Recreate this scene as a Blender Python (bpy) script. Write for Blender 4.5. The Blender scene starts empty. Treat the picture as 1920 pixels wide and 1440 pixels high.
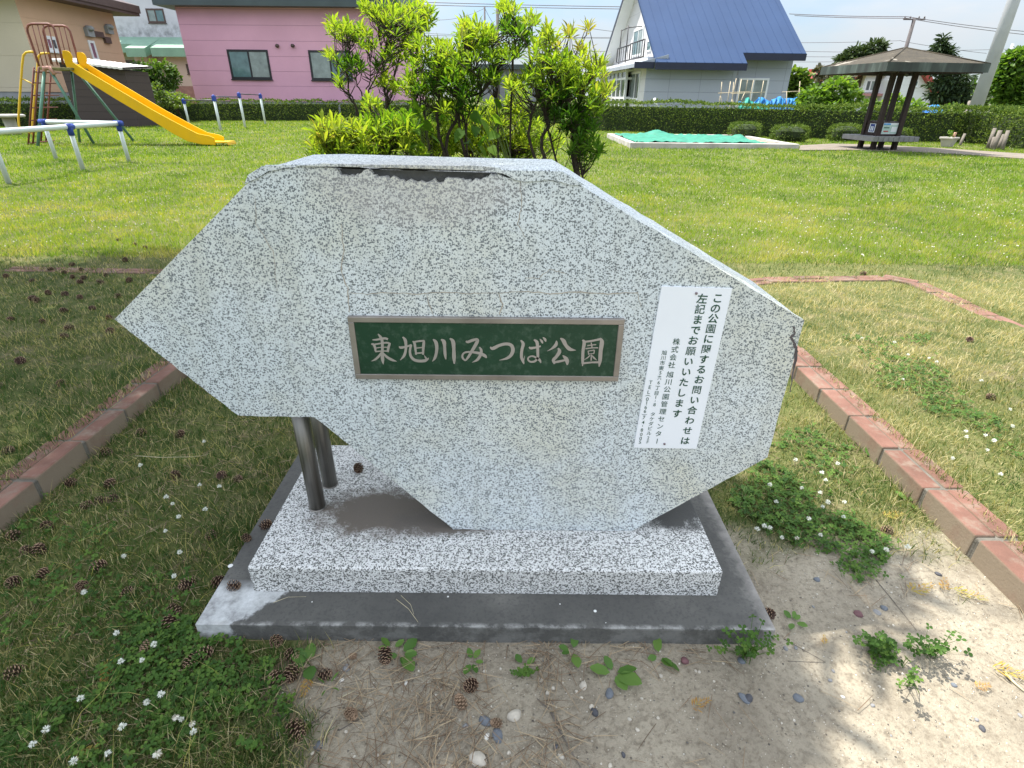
import bpy, bmesh, math, random
import numpy as np
from mathutils import Vector, Matrix
D = bpy.data
SC = bpy.context.scene
COL = SC.collection
R = math.radians
rnd = random.Random(7)
rng = np.random.default_rng(11)

# ------------------------------------------------------------------ camera, sky, sun, exposure
CAM_H, PITCH, ROLL, FOC = 1.15, R(27.47), R(0.55), 1035.0
cd = D.cameras.new("camera")
cam = D.objects.new("camera", cd)
COL.objects.link(cam)
cd.sensor_width = 36.0
cd.lens = 36.0 * FOC / 1920.0
cd.clip_start, cd.clip_end = 0.05, 2000.0
cam.matrix_world = (Matrix.Translation((0, 0, CAM_H)) @ Matrix.Rotation(R(90) - PITCH, 4, 'X')
                    @ Matrix.Rotation(ROLL, 4, 'Z'))
SC.camera = cam

SUN_DIR = Vector((-0.36, 0.22, 0.905)).normalized()       # towards the sun
SUN_EL = math.asin(SUN_DIR.z)
SUN_AZ = math.atan2(SUN_DIR.x, SUN_DIR.y)
W = D.worlds.new("World")
SC.world = W
W.use_nodes = True
wn = W.node_tree
wn.nodes.clear()
w_out = wn.nodes.new('ShaderNodeOutputWorld')
w_bg = wn.nodes.new('ShaderNodeBackground')
w_sky = wn.nodes.new('ShaderNodeTexSky')
w_sky.sky_type = 'NISHITA'
w_sky.sun_disc = False
w_sky.sun_elevation = SUN_EL
w_sky.sun_rotation = SUN_AZ
w_sky.air_density, w_sky.dust_density, w_sky.ozone_density = 1.0, 0.6, 2.0
w_tc = wn.nodes.new('ShaderNodeTexCoord')
w_map = wn.nodes.new('ShaderNodeMapping')
w_map.inputs['Scale'].default_value = (1.0, 1.0, 3.2)
w_map.inputs['Location'].default_value = (0.35, 0.2, 0.1)
w_noise = wn.nodes.new('ShaderNodeTexNoise')
w_noise.inputs['Scale'].default_value = 2.6
w_noise.inputs['Detail'].default_value = 9.0
w_noise.inputs['Roughness'].default_value = 0.55
w_ramp = wn.nodes.new('ShaderNodeValToRGB')
w_ramp.color_ramp.elements[0].position = 0.30
w_ramp.color_ramp.elements[1].position = 0.62
w_mul = wn.nodes.new('ShaderNodeMath')
w_mul.operation = 'MULTIPLY'
w_mul.inputs[1].default_value = 0.95
w_mix = wn.nodes.new('ShaderNodeMixRGB')
L = wn.links.new
L(w_tc.outputs['Generated'], w_map.inputs['Vector'])
L(w_map.outputs['Vector'], w_noise.inputs['Vector'])
L(w_noise.outputs['Fac'], w_ramp.inputs['Fac'])
L(w_ramp.outputs['Color'], w_mul.inputs[0])
L(w_mul.outputs[0], w_mix.inputs['Fac'])
w_xyz = wn.nodes.new('ShaderNodeSeparateXYZ')
L(w_tc.outputs['Generated'], w_xyz.inputs[0])
w_el = wn.nodes.new('ShaderNodeMapRange')                  # 0 at the horizon, 1 from about 30 degrees up
w_el.inputs['From Min'].default_value, w_el.inputs['From Max'].default_value = 0.02, 0.55
w_el.interpolation_type = 'SMOOTHSTEP'
L(w_xyz.outputs[2], w_el.inputs['Value'])
w_cl = wn.nodes.new('ShaderNodeMixRGB')                    # clouds: greyer low down, sunlit overhead
w_cl.inputs['Color1'].default_value = (2.15, 2.28, 2.42, 1)
w_cl.inputs['Color2'].default_value = (7.3, 7.5, 7.6, 1)
L(w_el.outputs[0], w_cl.inputs['Fac'])
L(w_cl.outputs[0], w_mix.inputs['Color2'])
w_lo = wn.nodes.new('ShaderNodeMixRGB')                    # blue of the sky, held down where it meets the horizon
w_lo.inputs['Color1'].default_value = (0.36, 0.41, 0.47, 1)
w_lo.inputs['Color2'].default_value = (1, 1, 1, 1)
L(w_el.outputs[0], w_lo.inputs['Fac'])
w_sm = wn.nodes.new('ShaderNodeMixRGB')
w_sm.blend_type = 'MULTIPLY'
w_sm.inputs['Fac'].default_value = 1.0
L(w_sky.outputs['Color'], w_sm.inputs['Color1'])
L(w_lo.outputs[0], w_sm.inputs['Color2'])
L(w_sm.outputs[0], w_mix.inputs['Color1'])
L(w_mix.outputs['Color'], w_bg.inputs['Color'])
w_bg.inputs['Strength'].default_value = 0.15
L(w_bg.outputs[0], w_out.inputs['Surface'])

sd = D.lights.new("sun", 'SUN')
sd.energy = 4.2
sd.angle = R(0.53)
sd.color = (1.0, 0.95, 0.87)
sun = D.objects.new("sun", sd)
COL.objects.link(sun)
sun.rotation_euler = (-SUN_DIR).to_track_quat('-Z', 'Y').to_euler()
SC.view_settings.view_transform = 'Standard'
SC.view_settings.look = 'None'
SC.view_settings.exposure = 1.2
SC.view_settings.gamma = 1.0
SC.cycles.max_bounces = 8
SC.cycles.transparent_max_bounces = 8

# ------------------------------------------------------------------ measuring: a photo pixel to a point in the place
def pray(px, py):
    x, y = px - 960.0, py - 720.0
    c, s = math.cos(ROLL), math.sin(ROLL)
    x, y = (x * c + y * s) / FOC, (-x * s + y * c) / FOC
    cp, sp = math.cos(PITCH), math.sin(PITCH)
    return Vector((x, cp - y * sp, -sp - y * cp))
def on_z(px, py, z=0.0):
    r = pray(px, py)
    return Vector((0, 0, CAM_H)) + r * ((z - CAM_H) / r.z)
def on_y(px, py, y):
    r = pray(px, py)
    return Vector((0, 0, CAM_H)) + r * (y / r.y)
def on_x(px, py, x):
    r = pray(px, py)
    return Vector((0, 0, CAM_H)) + r * (x / r.x)

# ------------------------------------------------------------------ numpy noise
_perm = rng.permutation(4096)
_vals = rng.random(4096)
def vnoise(x, y, s=1.0, seed=0):
    x = np.asarray(x, float) * s + 1000.3 + seed * 17.7
    y = np.asarray(y, float) * s + 1000.7 + seed * 31.1
    xi, yi = np.floor(x).astype(int), np.floor(y).astype(int)
    fx, fy = x - xi, y - yi
    fx, fy = fx * fx * (3 - 2 * fx), fy * fy * (3 - 2 * fy)
    h = lambda a, b: _vals[(_perm[a & 4095] + b) & 4095]
    return ((h(xi, yi) * (1 - fx) + h(xi + 1, yi) * fx) * (1 - fy)
            + (h(xi, yi + 1) * (1 - fx) + h(xi + 1, yi + 1) * fx) * fy)
def fbm(x, y, s=1.0, seed=0, n=3):
    t, a, tot = 0.0, 1.0, 0.0
    for k in range(n):
        t = t + a * vnoise(x, y, s * 2 ** k, seed + k * 3)
        tot += a
        a *= 0.5
    return t / tot
def sstep(a, b, x):
    t = np.clip((np.asarray(x, float) - a) / (b - a), 0, 1)
    return t * t * (3 - 2 * t)

# ------------------------------------------------------------------ mesh builder
class MB:
    def __init__(s):
        s.v, s.f, s.mi, s.m, s.sm = [], [], [], 0, []
        s.smooth = False
    def add(s, vs, fs):
        o = len(s.v)
        s.v.extend([tuple(p) for p in vs])
        for f in fs:
            s.f.append([i + o for i in f])
            s.mi.append(s.m)
            s.sm.append(s.smooth)
    def box(s, x0, x1, y0, y1, z0, z1, M=None):
        vs = [Vector((x, y, z)) for z in (z0, z1) for y in (y0, y1) for x in (x0, x1)]
        if M is not None:
            vs = [M @ p for p in vs]
        s.add(vs, [(0, 2, 3, 1), (4, 5, 7, 6), (0, 1, 5, 4), (2, 6, 7, 3), (0, 4, 6, 2), (1, 3, 7, 5)])
    def tube(s, pts, r, n=8, caps=True):
        pts = [Vector(p) for p in pts]
        rs = r if isinstance(r, (list, tuple)) else [r] * len(pts)
        vs, fs = [], []
        up = None
        for i, p in enumerate(pts):
            a = pts[max(i - 1, 0)]
            b = pts[min(i + 1, len(pts) - 1)]
            d = (b - a).normalized()
            if up is None:
                up = Vector((0, 0, 1)) if abs(d.z) < 0.9 else Vector((1, 0, 0))
            u = d.cross(up).normalized()
            w = u.cross(d).normalized()
            up = w
            for k in range(n):
                t = 2 * math.pi * k / n
                vs.append(p + (u * math.cos(t) + w * math.sin(t)) * rs[i])
        for i in range(len(pts) - 1):
            for k in range(n):
                fs.append((i * n + k, i * n + (k + 1) % n, (i + 1) * n + (k + 1) % n, (i + 1) * n + k))
        if caps:
            fs.append(tuple(reversed(range(n))))
            fs.append(tuple(range((len(pts) - 1) * n, len(pts) * n)))
        sm = s.smooth
        s.smooth = True
        s.add(vs, fs)
        s.smooth = sm
    def prism(s, poly, y0, y1, axis='y', back=True):
        """polygon (a, b) extruded along an axis: y -> (a, t, b), x -> (t, a, b), z -> (a, b, t)"""
        n = len(poly)
        P = {'y': lambda a, b, t: (a, t, b), 'x': lambda a, b, t: (t, a, b), 'z': lambda a, b, t: (a, b, t)}[axis]
        vs = [P(a, b, y0) for a, b in poly] + [P(a, b, y1) for a, b in poly]
        fs = [tuple(range(n)), tuple(reversed(range(n, 2 * n)))]
        for i in range(n):
            j = (i + 1) % n
            fs.append((i, i + n, j + n, j))
        s.add(vs, fs)
    def lathe(s, prof, n=16, c=(0, 0, 0)):
        vs, fs = [], []
        for r_, z in prof:
            for k in range(n):
                t = 2 * math.pi * k / n
                vs.append((c[0] + r_ * math.cos(t), c[1] + r_ * math.sin(t), c[2] + z))
        for i in range(len(prof) - 1):
            for k in range(n):
                fs.append((i * n + k, i * n + (k + 1) % n, (i + 1) * n + (k + 1) % n, (i + 1) * n + k))
        fs.append(tuple(reversed(range(n))))
        fs.append(tuple(range((len(prof) - 1) * n, len(prof) * n)))
        sm = s.smooth
        s.smooth = True
        s.add(vs, fs)
        s.smooth = sm
    def build(s, name, mats, parent=None, bevel=0.0, loc=None, fix=True):
        me = D.meshes.new(name)
        me.from_pydata(s.v, [], s.f)
        if not isinstance(mats, (list, tuple)):
            mats = [mats]
        for m_ in mats:
            me.materials.append(m_)
        me.polygons.foreach_set('material_index', s.mi)
        me.polygons.foreach_set('use_smooth', s.sm)
        if fix:
            bm = bmesh.new()
            bm.from_mesh(me)
            bmesh.ops.recalc_face_normals(bm, faces=bm.faces)
            bm.to_mesh(me)
            bm.free()
        me.update()
        return obj(name, me, parent, bevel, loc)

def obj(name, me, parent=None, bevel=0.0, loc=None):
    o = D.objects.new(name, me)
    COL.objects.link(o)
    if loc is not None:
        o.location = loc
    if parent is not None:
        o.parent = parent
        if loc is None:
            # parts are modelled in world coordinates unless a place is given
            o.location = (0, 0, 0) if parent.parent is not None else -parent.location
    if bevel:
        b = o.modifiers.new("edge", 'BEVEL')
        b.width, b.segments, b.limit_method, b.angle_limit = bevel, 2, 'ANGLE', R(40)
    return o
def thing(name, label, cat, loc=(0, 0, 0), group=None):
    o = D.objects.new(name, None)
    COL.objects.link(o)
    o.location = loc
    o.empty_display_size = 0.1
    return tag(o, label, cat, group)
def tag(o, label, cat, group=None, kind=None):
    o['label'], o['category'] = label, cat
    if group:
        o['group'] = group
    if kind:
        o['kind'] = kind
    return o
def struct(o, kind='structure'):
    o['kind'] = kind
    return o
def dup(o, loc, rot=None, scale=None, label=None, group=None):
    r = o.copy()
    COL.objects.link(r)
    r.location = loc
    if rot is not None:
        r.rotation_euler = rot
    if scale is not None:
        r.scale = (scale,) * 3 if not isinstance(scale, (tuple, list)) else scale
    if label:
        r['label'] = label
    if group:
        r['group'] = group
    for ch in o.children:
        c = ch.copy()
        COL.objects.link(c)
        c.parent = r
    return r
def fast_mesh(name, V, loops, sizes, attrs=None, mats=(), mat_index=None, smooth=False):
    """one mesh from numpy arrays; attrs = {name: float per vertex}"""
    me = D.meshes.new(name)
    me.vertices.add(len(V))
    me.vertices.foreach_set('co', np.ascontiguousarray(V, dtype=np.float32).ravel())
    me.loops.add(len(loops))
    me.loops.foreach_set('vertex_index', np.ascontiguousarray(loops, dtype=np.int32))
    sizes = np.asarray(sizes, dtype=np.int32)
    me.polygons.add(len(sizes))
    st = np.concatenate([[0], np.cumsum(sizes)[:-1]]).astype(np.int32)
    me.polygons.foreach_set('loop_start', st)
    if mat_index is not None:
        me.polygons.foreach_set('material_index', np.asarray(mat_index, dtype=np.int32))
    me.polygons.foreach_set('use_smooth', np.full(len(sizes), smooth))
    for k, a in (attrs or {}).items():
        at = me.attributes.new(k, 'FLOAT', 'POINT')
        at.data.foreach_set('value', np.ascontiguousarray(a, dtype=np.float32))
    for m_ in mats:
        me.materials.append(m_)
    me.update(calc_edges=True)
    me.validate()
    return me

# ------------------------------------------------------------------ materials
def nodes_of(name):
    m = D.materials.new(name)
    m.use_nodes = True
    nt = m.node_tree
    return m, nt, nt.nodes['Principled BSDF'], nt.nodes['Material Output']
def nd(nt, kind, **kw):
    n = nt.nodes.new('ShaderNode' + kind)
    for k, v in kw.items():
        if hasattr(n, k) and k not in n.inputs:
            setattr(n, k, v)
        else:
            n.inputs[k].default_value = v
    return n
def ramp(nt, src, stops, interp='LINEAR'):
    n = nt.nodes.new('ShaderNodeValToRGB')
    cr = n.color_ramp
    cr.interpolation = interp
    while len(cr.elements) < len(stops):
        cr.elements.new(0.5)
    for e, (p, c) in zip(cr.elements, stops):
        e.position = p
        e.color = (c, c, c, 1) if isinstance(c, (int, float)) else tuple(c) + (1,)
    nt.links.new(src, n.inputs['Fac'])
    return n.outputs['Color']
def mixc(nt, fac, a, b, mode='MIX'):
    n = nt.nodes.new('ShaderNodeMixRGB')
    n.blend_type = mode
    for i, v in ((0, fac), (1, a), (2, b)):
        if isinstance(v, (int, float)):
            n.inputs[i].default_value = v if i == 0 else (v, v, v, 1)
        elif isinstance(v, (tuple, list)):
            n.inputs[i].default_value = tuple(v) + (1,)
        else:
            nt.links.new(v, n.inputs[i])
    return n.outputs[0]
def maths(nt, op, a, b=0.0):
    n = nt.nodes.new('ShaderNodeMath')
    n.operation = op
    for i, v in ((0, a), (1, b)):
        if isinstance(v, (int, float)):
            n.inputs[i].default_value = v
        else:
            nt.links.new(v, n.inputs[i])
    return n.outputs[0]
def noise(nt, scale, detail=4.0, vec=None, rough=0.55):
    n = nd(nt, 'TexNoise', Scale=scale, Detail=detail, Roughness=rough)
    if vec is None:
        vec = nd(nt, 'NewGeometry').outputs['Position']
    nt.links.new(vec, n.inputs['Vector'])
    return n.outputs['Fac']
def bump(nt, bs, h, strength=0.3, dist=0.01):
    b = nd(nt, 'Bump', Strength=strength, Distance=dist)
    nt.links.new(h, b.inputs['Height'])
    nt.links.new(b.outputs['Normal'], bs.inputs['Normal'])
def plain(name, col, rough=0.6, var=0.12, scale=3.0, bmp=0.0, bscale=60.0, metal=0.0, dirt=None, spec=0.4):
    m, nt, bs, out = nodes_of(name)
    f = noise(nt, scale, 6)
    lo = tuple(c * (1 - var) for c in col)
    hi = tuple(min(1, c * (1 + var)) for c in col)
    c = ramp(nt, f, [(0.3, lo), (0.7, hi)])
    if dirt:
        dcol, amt, ds = dirt
        c = mixc(nt, maths(nt, 'MULTIPLY', ramp(nt, noise(nt, ds, 8, rough=0.7), [(0.5, 0.0), (0.72, 1.0)]), amt), c, dcol)
    nt.links.new(c, bs.inputs['Base Color'])
    bs.inputs['Roughness'].default_value = rough
    bs.inputs['Metallic'].default_value = metal
    bs.inputs['Specular IOR Level'].default_value = spec
    if bmp:
        bump(nt, bs, noise(nt, bscale, 5), bmp, 0.01)
    return m
def leafy(name, stops, attr='c', trans=0.45, rough=0.5, tcol=None, spec=0.25):
    """thin leaves: colour from a per-leaf value, light also passes through"""
    m, nt, bs, out = nodes_of(name)
    a = nd(nt, 'Attribute', attribute_name=attr)
    c = ramp(nt, a.outputs['Fac'], stops)
    nt.links.new(c, bs.inputs['Base Color'])
    bs.inputs['Roughness'].default_value = rough
    bs.inputs['Specular IOR Level'].default_value = spec
    t = nd(nt, 'BsdfTranslucent')
    tc = mixc(nt, 1.0, c, tcol or (1.25, 1.3, 0.45), 'MULTIPLY')
    nt.links.new(tc, t.inputs['Color'])
    mx = nd(nt, 'MixShader', Fac=trans)
    nt.links.new(bs.outputs[0], mx.inputs[1])
    nt.links.new(t.outputs[0], mx.inputs[2])
    nt.links.new(mx.outputs[0], out.inputs['Surface'])
    return m

# ================================================================== THE GROUND
YF = 1.12                                    # plane of the monument's front
CURB_R = [(1.362, -0.6), (1.362, 3.15), (1.39, 3.4), (1.48, 3.63), (1.64, 3.78), (1.9, 3.86), (2.75, 3.93), (2.86, 3.82), (2.88, 3.0), (2.9, 0.6)]
CURB_L = [(-1.555, -0.6), (-1.555, 3.2), (-1.6, 3.5), (-1.72, 3.72), (-1.95, 3.86), (-2.3, 3.92), (-3.6, 3.96)]
def seg_dist(x, y, path):
    d = np.full(np.shape(x), 1e9)
    for (ax, ay), (bx, by) in zip(path[:-1], path[1:]):
        l2 = (bx - ax) ** 2 + (by - ay) ** 2
        t = np.clip(((x - ax) * (bx - ax) + (y - ay) * (by - ay)) / l2, 0, 1)
        d = np.minimum(d, np.hypot(x - ax - t * (bx - ax), y - ay - t * (by - ay)))
    return d
def bed(x, y):
    r = sstep(1.40, 1.44, x) * (1 - sstep(2.84, 2.95, x)) * (1 - sstep(2.0, 3.6, y))
    l = (1 - sstep(-1.63, -1.58, x)) * (1 - sstep(2.0, 3.8, y))
    return np.maximum(r, l)
def gz(x, y):
    x, y = np.asarray(x, float), np.asarray(y, float)
    z = 0.06 * bed(x, y) + 0.012 * (fbm(x, y, 4.0, 5) - 0.5)
    z = z + 0.006 * (fbm(x, y, 14.0, 9) - 0.5) + 0.05 * (fbm(x, y, 0.35, 2) - 0.5) * sstep(3.5, 8, y)
    return z
def soil(x, y):
    """1 = bare soil, 0 = turf"""
    x, y = np.asarray(x, float), np.asarray(y, float)
    n = fbm(x, y, 3.2, 21) - 0.5
    n2 = fbm(x, y, 11.0, 25) - 0.5
    a = sstep(-0.52, -0.30, x + 0.5 * n + 0.25 * (y - 0.7)) * (1 - sstep(0.90, 1.0, y + 0.12 * n2)) * (1 - sstep(1.30, 1.34, x))
    b = sstep(0.50, 0.62, x) * (1 - sstep(1.10, 1.30, y - 0.12 * (x - 0.65) + 0.28 * n + 0.14 * n2)) * (1 - sstep(1.30, 1.34, x))
    t = sstep(0.60, 0.72, fbm(x, y, 5.0, 33)) * sstep(0.86, 1.0, x) * 0.75
    return np.clip(np.maximum(a, b) - t * (1 - sstep(1.3, 1.33, x)) * sstep(0.72, 0.85, y), 0, 1)
def grade(fine, lim, step, g=1.13):
    a = [0.0]
    while a[-1] < lim:
        s = step if a[-1] < fine else max(step, (a[-1] - fine) * (g - 1) + step)
        a.append(a[-1] + s)
    return np.array(a)
gxp = grade(2.3, 600, 0.03)
gx = np.concatenate([-gxp[:0:-1], gxp])
gyp = grade(3.6, 700, 0.03)
gyn = -grade(0.3, 60, 0.06, 1.3)[:0:-1]
gy = np.concatenate([gyn, gyp])
X, Y = np.meshgrid(gx, gy)
Z = gz(X, Y)
nx, ny = len(gx), len(gy)
ii = (np.arange(ny - 1)[:, None] * nx + np.arange(nx - 1)[None, :]).ravel()
loops = np.stack([ii, ii + 1, ii + nx + 1, ii + nx], 1).ravel()

m_ground, nt, bs, out = nodes_of("ground_turf_and_soil")
pos = nd(nt, 'NewGeometry').outputs['Position']
sa = nd(nt, 'Attribute', attribute_name='soil').outputs['Fac']
n_big = noise(nt, 0.55, 5, pos)
n_mid = noise(nt, 7.0, 6, pos)
n_fine = noise(nt, 90.0, 6, pos, 0.7)
turf = ramp(nt, n_mid, [(0.32, (0.045, 0.070, 0.018)), (0.5, (0.10, 0.115, 0.038)), (0.68, (0.19, 0.165, 0.09))])
turf = mixc(nt, ramp(nt, n_big, [(0.4, 0.0), (0.62, 0.55)]), turf, (0.20, 0.21, 0.07))
turf = mixc(nt, ramp(nt, n_fine, [(0.35, 0.55), (0.6, 0.0)]), turf, (0.035, 0.040, 0.014))
earth = ramp(nt, noise(nt, 5.0, 8, pos, 0.65), [(0.3, (0.235, 0.205, 0.158)), (0.55, (0.34, 0.30, 0.23)), (0.75, (0.42, 0.375, 0.29))])
earth = mixc(nt, ramp(nt, n_fine, [(0.34, 0.6), (0.5, 0.0)]), earth, (0.15, 0.12, 0.085))
vor = nd(nt, 'TexVoronoi', Scale=95.0)
nt.links.new(pos, vor.inputs['Vector'])
earth = mixc(nt, ramp(nt, noise(nt, 38.0, 6, pos, 0.7), [(0.36, 0.55), (0.50, 0.0)]), earth, (0.16, 0.135, 0.10))
grit = ramp(nt, vor.outputs['Distance'], [(0.14, 1.0), (0.24, 0.0)])
gsel = nd(nt, 'SeparateColor')
nt.links.new(vor.outputs['Color'], gsel.inputs[0])
grit = maths(nt, 'MULTIPLY', grit, ramp(nt, gsel.outputs[0], [(0.62, 0.0), (0.66, 1.0)]))
gritc = ramp(nt, gsel.outputs[1], [(0.0, (0.12, 0.11, 0.10)), (0.5, (0.42, 0.36, 0.27)), (1.0, (0.66, 0.62, 0.54))])
earth = mixc(nt, grit, earth, gritc)
base = mixc(nt, sa, turf, earth)
nt.links.new(base, bs.inputs['Base Color'])
bs.inputs['Roughness'].default_value = 0.95
bs.inputs['Specular IOR Level'].default_value = 0.15
hh = maths(nt, 'ADD', maths(nt, 'MULTIPLY', n_fine, 0.6), maths(nt, 'MULTIPLY', grit, 0.5))
hh = maths(nt, 'ADD', hh, maths(nt, 'MULTIPLY', noise(nt, 38.0, 6, pos, 0.7), 1.2))
bump(nt, bs, hh, 1.0, 0.008)
gme = fast_mesh("ground", np.stack([X.ravel(), Y.ravel(), Z.ravel()], 1), loops, np.full(len(ii), 4),
                {'soil': soil(X, Y).ravel()}, [m_ground], smooth=True)
ground = struct(obj("ground", gme))

# path of trodden earth that runs past the sandbox and under the shelter
m_path = plain("path_earth", (0.19, 0.16, 0.13), 0.95, 0.2, 4.0, 0.5, 120.0, dirt=((0.16, 0.15, 0.10), 0.6, 3.0))
pp = [(1500, 275), (1560, 272), (1650, 274), (1760, 279), (1840, 284), (1930, 290), (2050, 300), (2050, 318), (1930, 300), (1800, 291), (1680, 286), (1590, 284), (1498, 284)]
b = MB()
pw = [on_z(x, y) for x, y in pp]
vs = [(p.x, p.y, float(gz(p.x, p.y)) + 0.03) for p in pw]
cx_, cy_ = sum(p[0] for p in vs) / len(vs), sum(p[1] for p in vs) / len(vs)
b.add(vs + [(p[0], p[1], -0.2) for p in vs], [tuple(range(len(vs)))] + [(i, i + len(vs), (i + 1) % len(vs) + len(vs), (i + 1) % len(vs)) for i in range(len(vs))])
struct(b.build("path", m_path))

# ================================================================== THE MONUMENT
def terrazzo(name, base, base2, chip, scale, cover, rough=0.55, worn=None, stain=True, rag=None, bmp=0.15):
    m, nt, bs, out = nodes_of(name)
    pos = nd(nt, 'NewGeometry').outputs['Position']
    wob = nd(nt, 'TexNoise', Scale=scale * 1.5, Detail=2.0)
    nt.links.new(pos, wob.inputs['Vector'])
    v = nt.nodes.new('ShaderNodeVectorMath')
    v.operation = 'MULTIPLY_ADD'
    nt.links.new(wob.outputs['Color'], v.inputs[0])
    v.inputs[1].default_value = (0.9 / scale,) * 3
    nt.links.new(pos, v.inputs[2])
    def blob(cx, cy, cz, rx, ry, rz, lo, hi, nsc=6.0, namp=1.1):
        mp = nd(nt, 'Mapping', vector_type='POINT')
        mp.inputs['Location'].default_value = (-cx / rx, -cy / ry, -cz / rz)
        mp.inputs['Scale'].default_value = (1 / rx, 1 / ry, 1 / rz)
        nt.links.new(pos, mp.inputs['Vector'])
        ln = nt.nodes.new('ShaderNodeVectorMath')
        ln.operation = 'LENGTH'
        nt.links.new(mp.outputs[0], ln.inputs[0])
        nn = maths(nt, 'MULTIPLY', maths(nt, 'SUBTRACT', noise(nt, nsc, 9, pos, 0.78), 0.5), namp)
        return ramp(nt, maths(nt, 'ADD', ln.outputs['Value'], nn), [(lo, 1.0), (hi, 0.0)])
    rag_k = blob(*rag) if rag else None
    def chips(sc, cov, seed):
        vo = nd(nt, 'TexVoronoi', Scale=sc, Randomness=1.0)
        mp = nd(nt, 'Mapping')
        mp.inputs['Location'].default_value = (seed, seed * 2.3, seed * 0.7)
        nt.links.new(v.outputs[0], mp.inputs['Vector'])
        nt.links.new(mp.outputs[0], vo.inputs['Vector'])
        sp = nd(nt, 'SeparateColor')
        nt.links.new(vo.outputs['Color'], sp.inputs[0])
        thr = maths(nt, 'MULTIPLY', ramp(nt, sp.outputs[0], [(0.30, 0.0), (0.33, 0.58), (1.0, 1.0)]), cov)
        if rag:
            thr = maths(nt, 'ADD', thr, maths(nt, 'MULTIPLY', rag_k, 0.10))
        d = maths(nt, 'SUBTRACT', thr, vo.outputs['Distance'])
        return ramp(nt, d, [(0.0, 0.0), (0.05, 1.0)]), sp.outputs[1]
    c1, r1 = chips(scale, cover, 0.0)
    c2, r2 = chips(scale * 1.9, cover * 0.72, 3.1)
    tone = ramp(nt, noise(nt, 3.0, 7, pos, 0.6), [(0.3, base), (0.7, base2)])
    if stain:
        yel = ramp(nt, noise(nt, 2.6, 7, pos, 0.66), [(0.42, 0.0), (0.68, 0.8)])
        tone = mixc(nt, yel, tone, (base[0] * 0.98, base[1] * 0.88, base[2] * 0.66))
        st = nd(nt, 'Mapping')
        st.inputs['Scale'].default_value = (9.0, 9.0, 0.7)
        nt.links.new(pos, st.inputs['Vector'])
        drip = ramp(nt, noise(nt, 3.0, 6, st.outputs[0], 0.6), [(0.52, 0.0), (0.74, 0.5)])
        tone = mixc(nt, drip, tone, (base[0] * 0.74, base[1] * 0.70, base[2] * 0.62))
    fine = noise(nt, scale * 2.2, 3, pos)
    tone = mixc(nt, ramp(nt, fine, [(0.3, 0.22), (0.55, 0.0)]), tone, tuple(c * 0.55 for c in base))
    chipc = ramp(nt, r1, [(0.0, chip), (0.6, tuple(c * 1.7 for c in chip)), (1.0, tuple(c * 3.2 for c in chip))])
    col = mixc(nt, c1, tone, chipc)
    col = mixc(nt, maths(nt, 'MULTIPLY', c2, 0.75), col, tuple(c * 2.0 for c in chip))
    if rag:                                        # coarse broken surface under the top edge: stones stand out, dirt between
        col = mixc(nt, maths(nt, 'MULTIPLY', rag_k, 0.28), col, (0.56, 0.51, 0.49))
    for w in worn or ():
        col = mixc(nt, blob(*w[:8], *w[9:]), col, w[8])
    nt.links.new(col, bs.inputs['Base Color'])
    bs.inputs['Roughness'].default_value = rough
    bs.inputs['Specular IOR Level'].default_value = 0.35
    bump(nt, bs, maths(nt, 'ADD', maths(nt, 'MULTIPLY', c1, -0.5), noise(nt, 40, 5, pos)), bmp, 0.004)
    return m
m_terr = terrazzo("pale_terrazzo", (0.625, 0.68, 0.70), (0.715, 0.765, 0.785), (0.105, 0.118, 0.125), 258, 0.63,
                  rag=(-0.19, YF, 0.99, 0.24, 0.4, 0.085, 0.6, 1.1, 16.0, 1.0))
m_ped = terrazzo("speckled_terrazzo", (0.66, 0.665, 0.65), (0.76, 0.765, 0.75), (0.060, 0.062, 0.058), 265, 0.70, 0.7,
                 worn=[(-0.34, 1.19, 0.13, 0.25, 0.12, 0.04, 0.55, 1.05, (0.135, 0.115, 0.095), 22.0, 1.5),
                       (-0.16, 1.15, 0.13, 0.19, 0.062, 0.04, 0.65, 1.05, (0.12, 0.105, 0.09), 22.0, 1.3),
                       (0.45, 1.30, 0.13, 0.19, 0.20, 0.05, 0.75, 1.1, (0.085, 0.085, 0.082), 20.0, 1.1)], stain=False, bmp=0.35)
m_core = plain("broken_concrete_core", (0.085, 0.085, 0.082), 0.9, 0.35, 14.0, 0.9, 70.0, dirt=((0.28, 0.24, 0.20), 0.6, 11.0))

m_base, nt, bs, out = nodes_of("weathered_dark_concrete")
pos = nd(nt, 'NewGeometry').outputs['Position']
c = ramp(nt, noise(nt, 5.0, 8, pos, 0.6), [(0.28, (0.062, 0.062, 0.058)), (0.55, (0.095, 0.094, 0.086)), (0.78, (0.16, 0.155, 0.14))])
c = mixc(nt, ramp(nt, noise(nt, 150.0, 4, pos), [(0.35, 0.5), (0.5, 0.0)]), c, (0.05, 0.05, 0.05))
sx = nd(nt, 'SeparateXYZ')
nt.links.new(pos, sx.inputs[0])
nrag = maths(nt, 'MULTIPLY', maths(nt, 'SUBTRACT', noise(nt, 22.0, 8, pos, 0.7), 0.5), 0.10)
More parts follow.
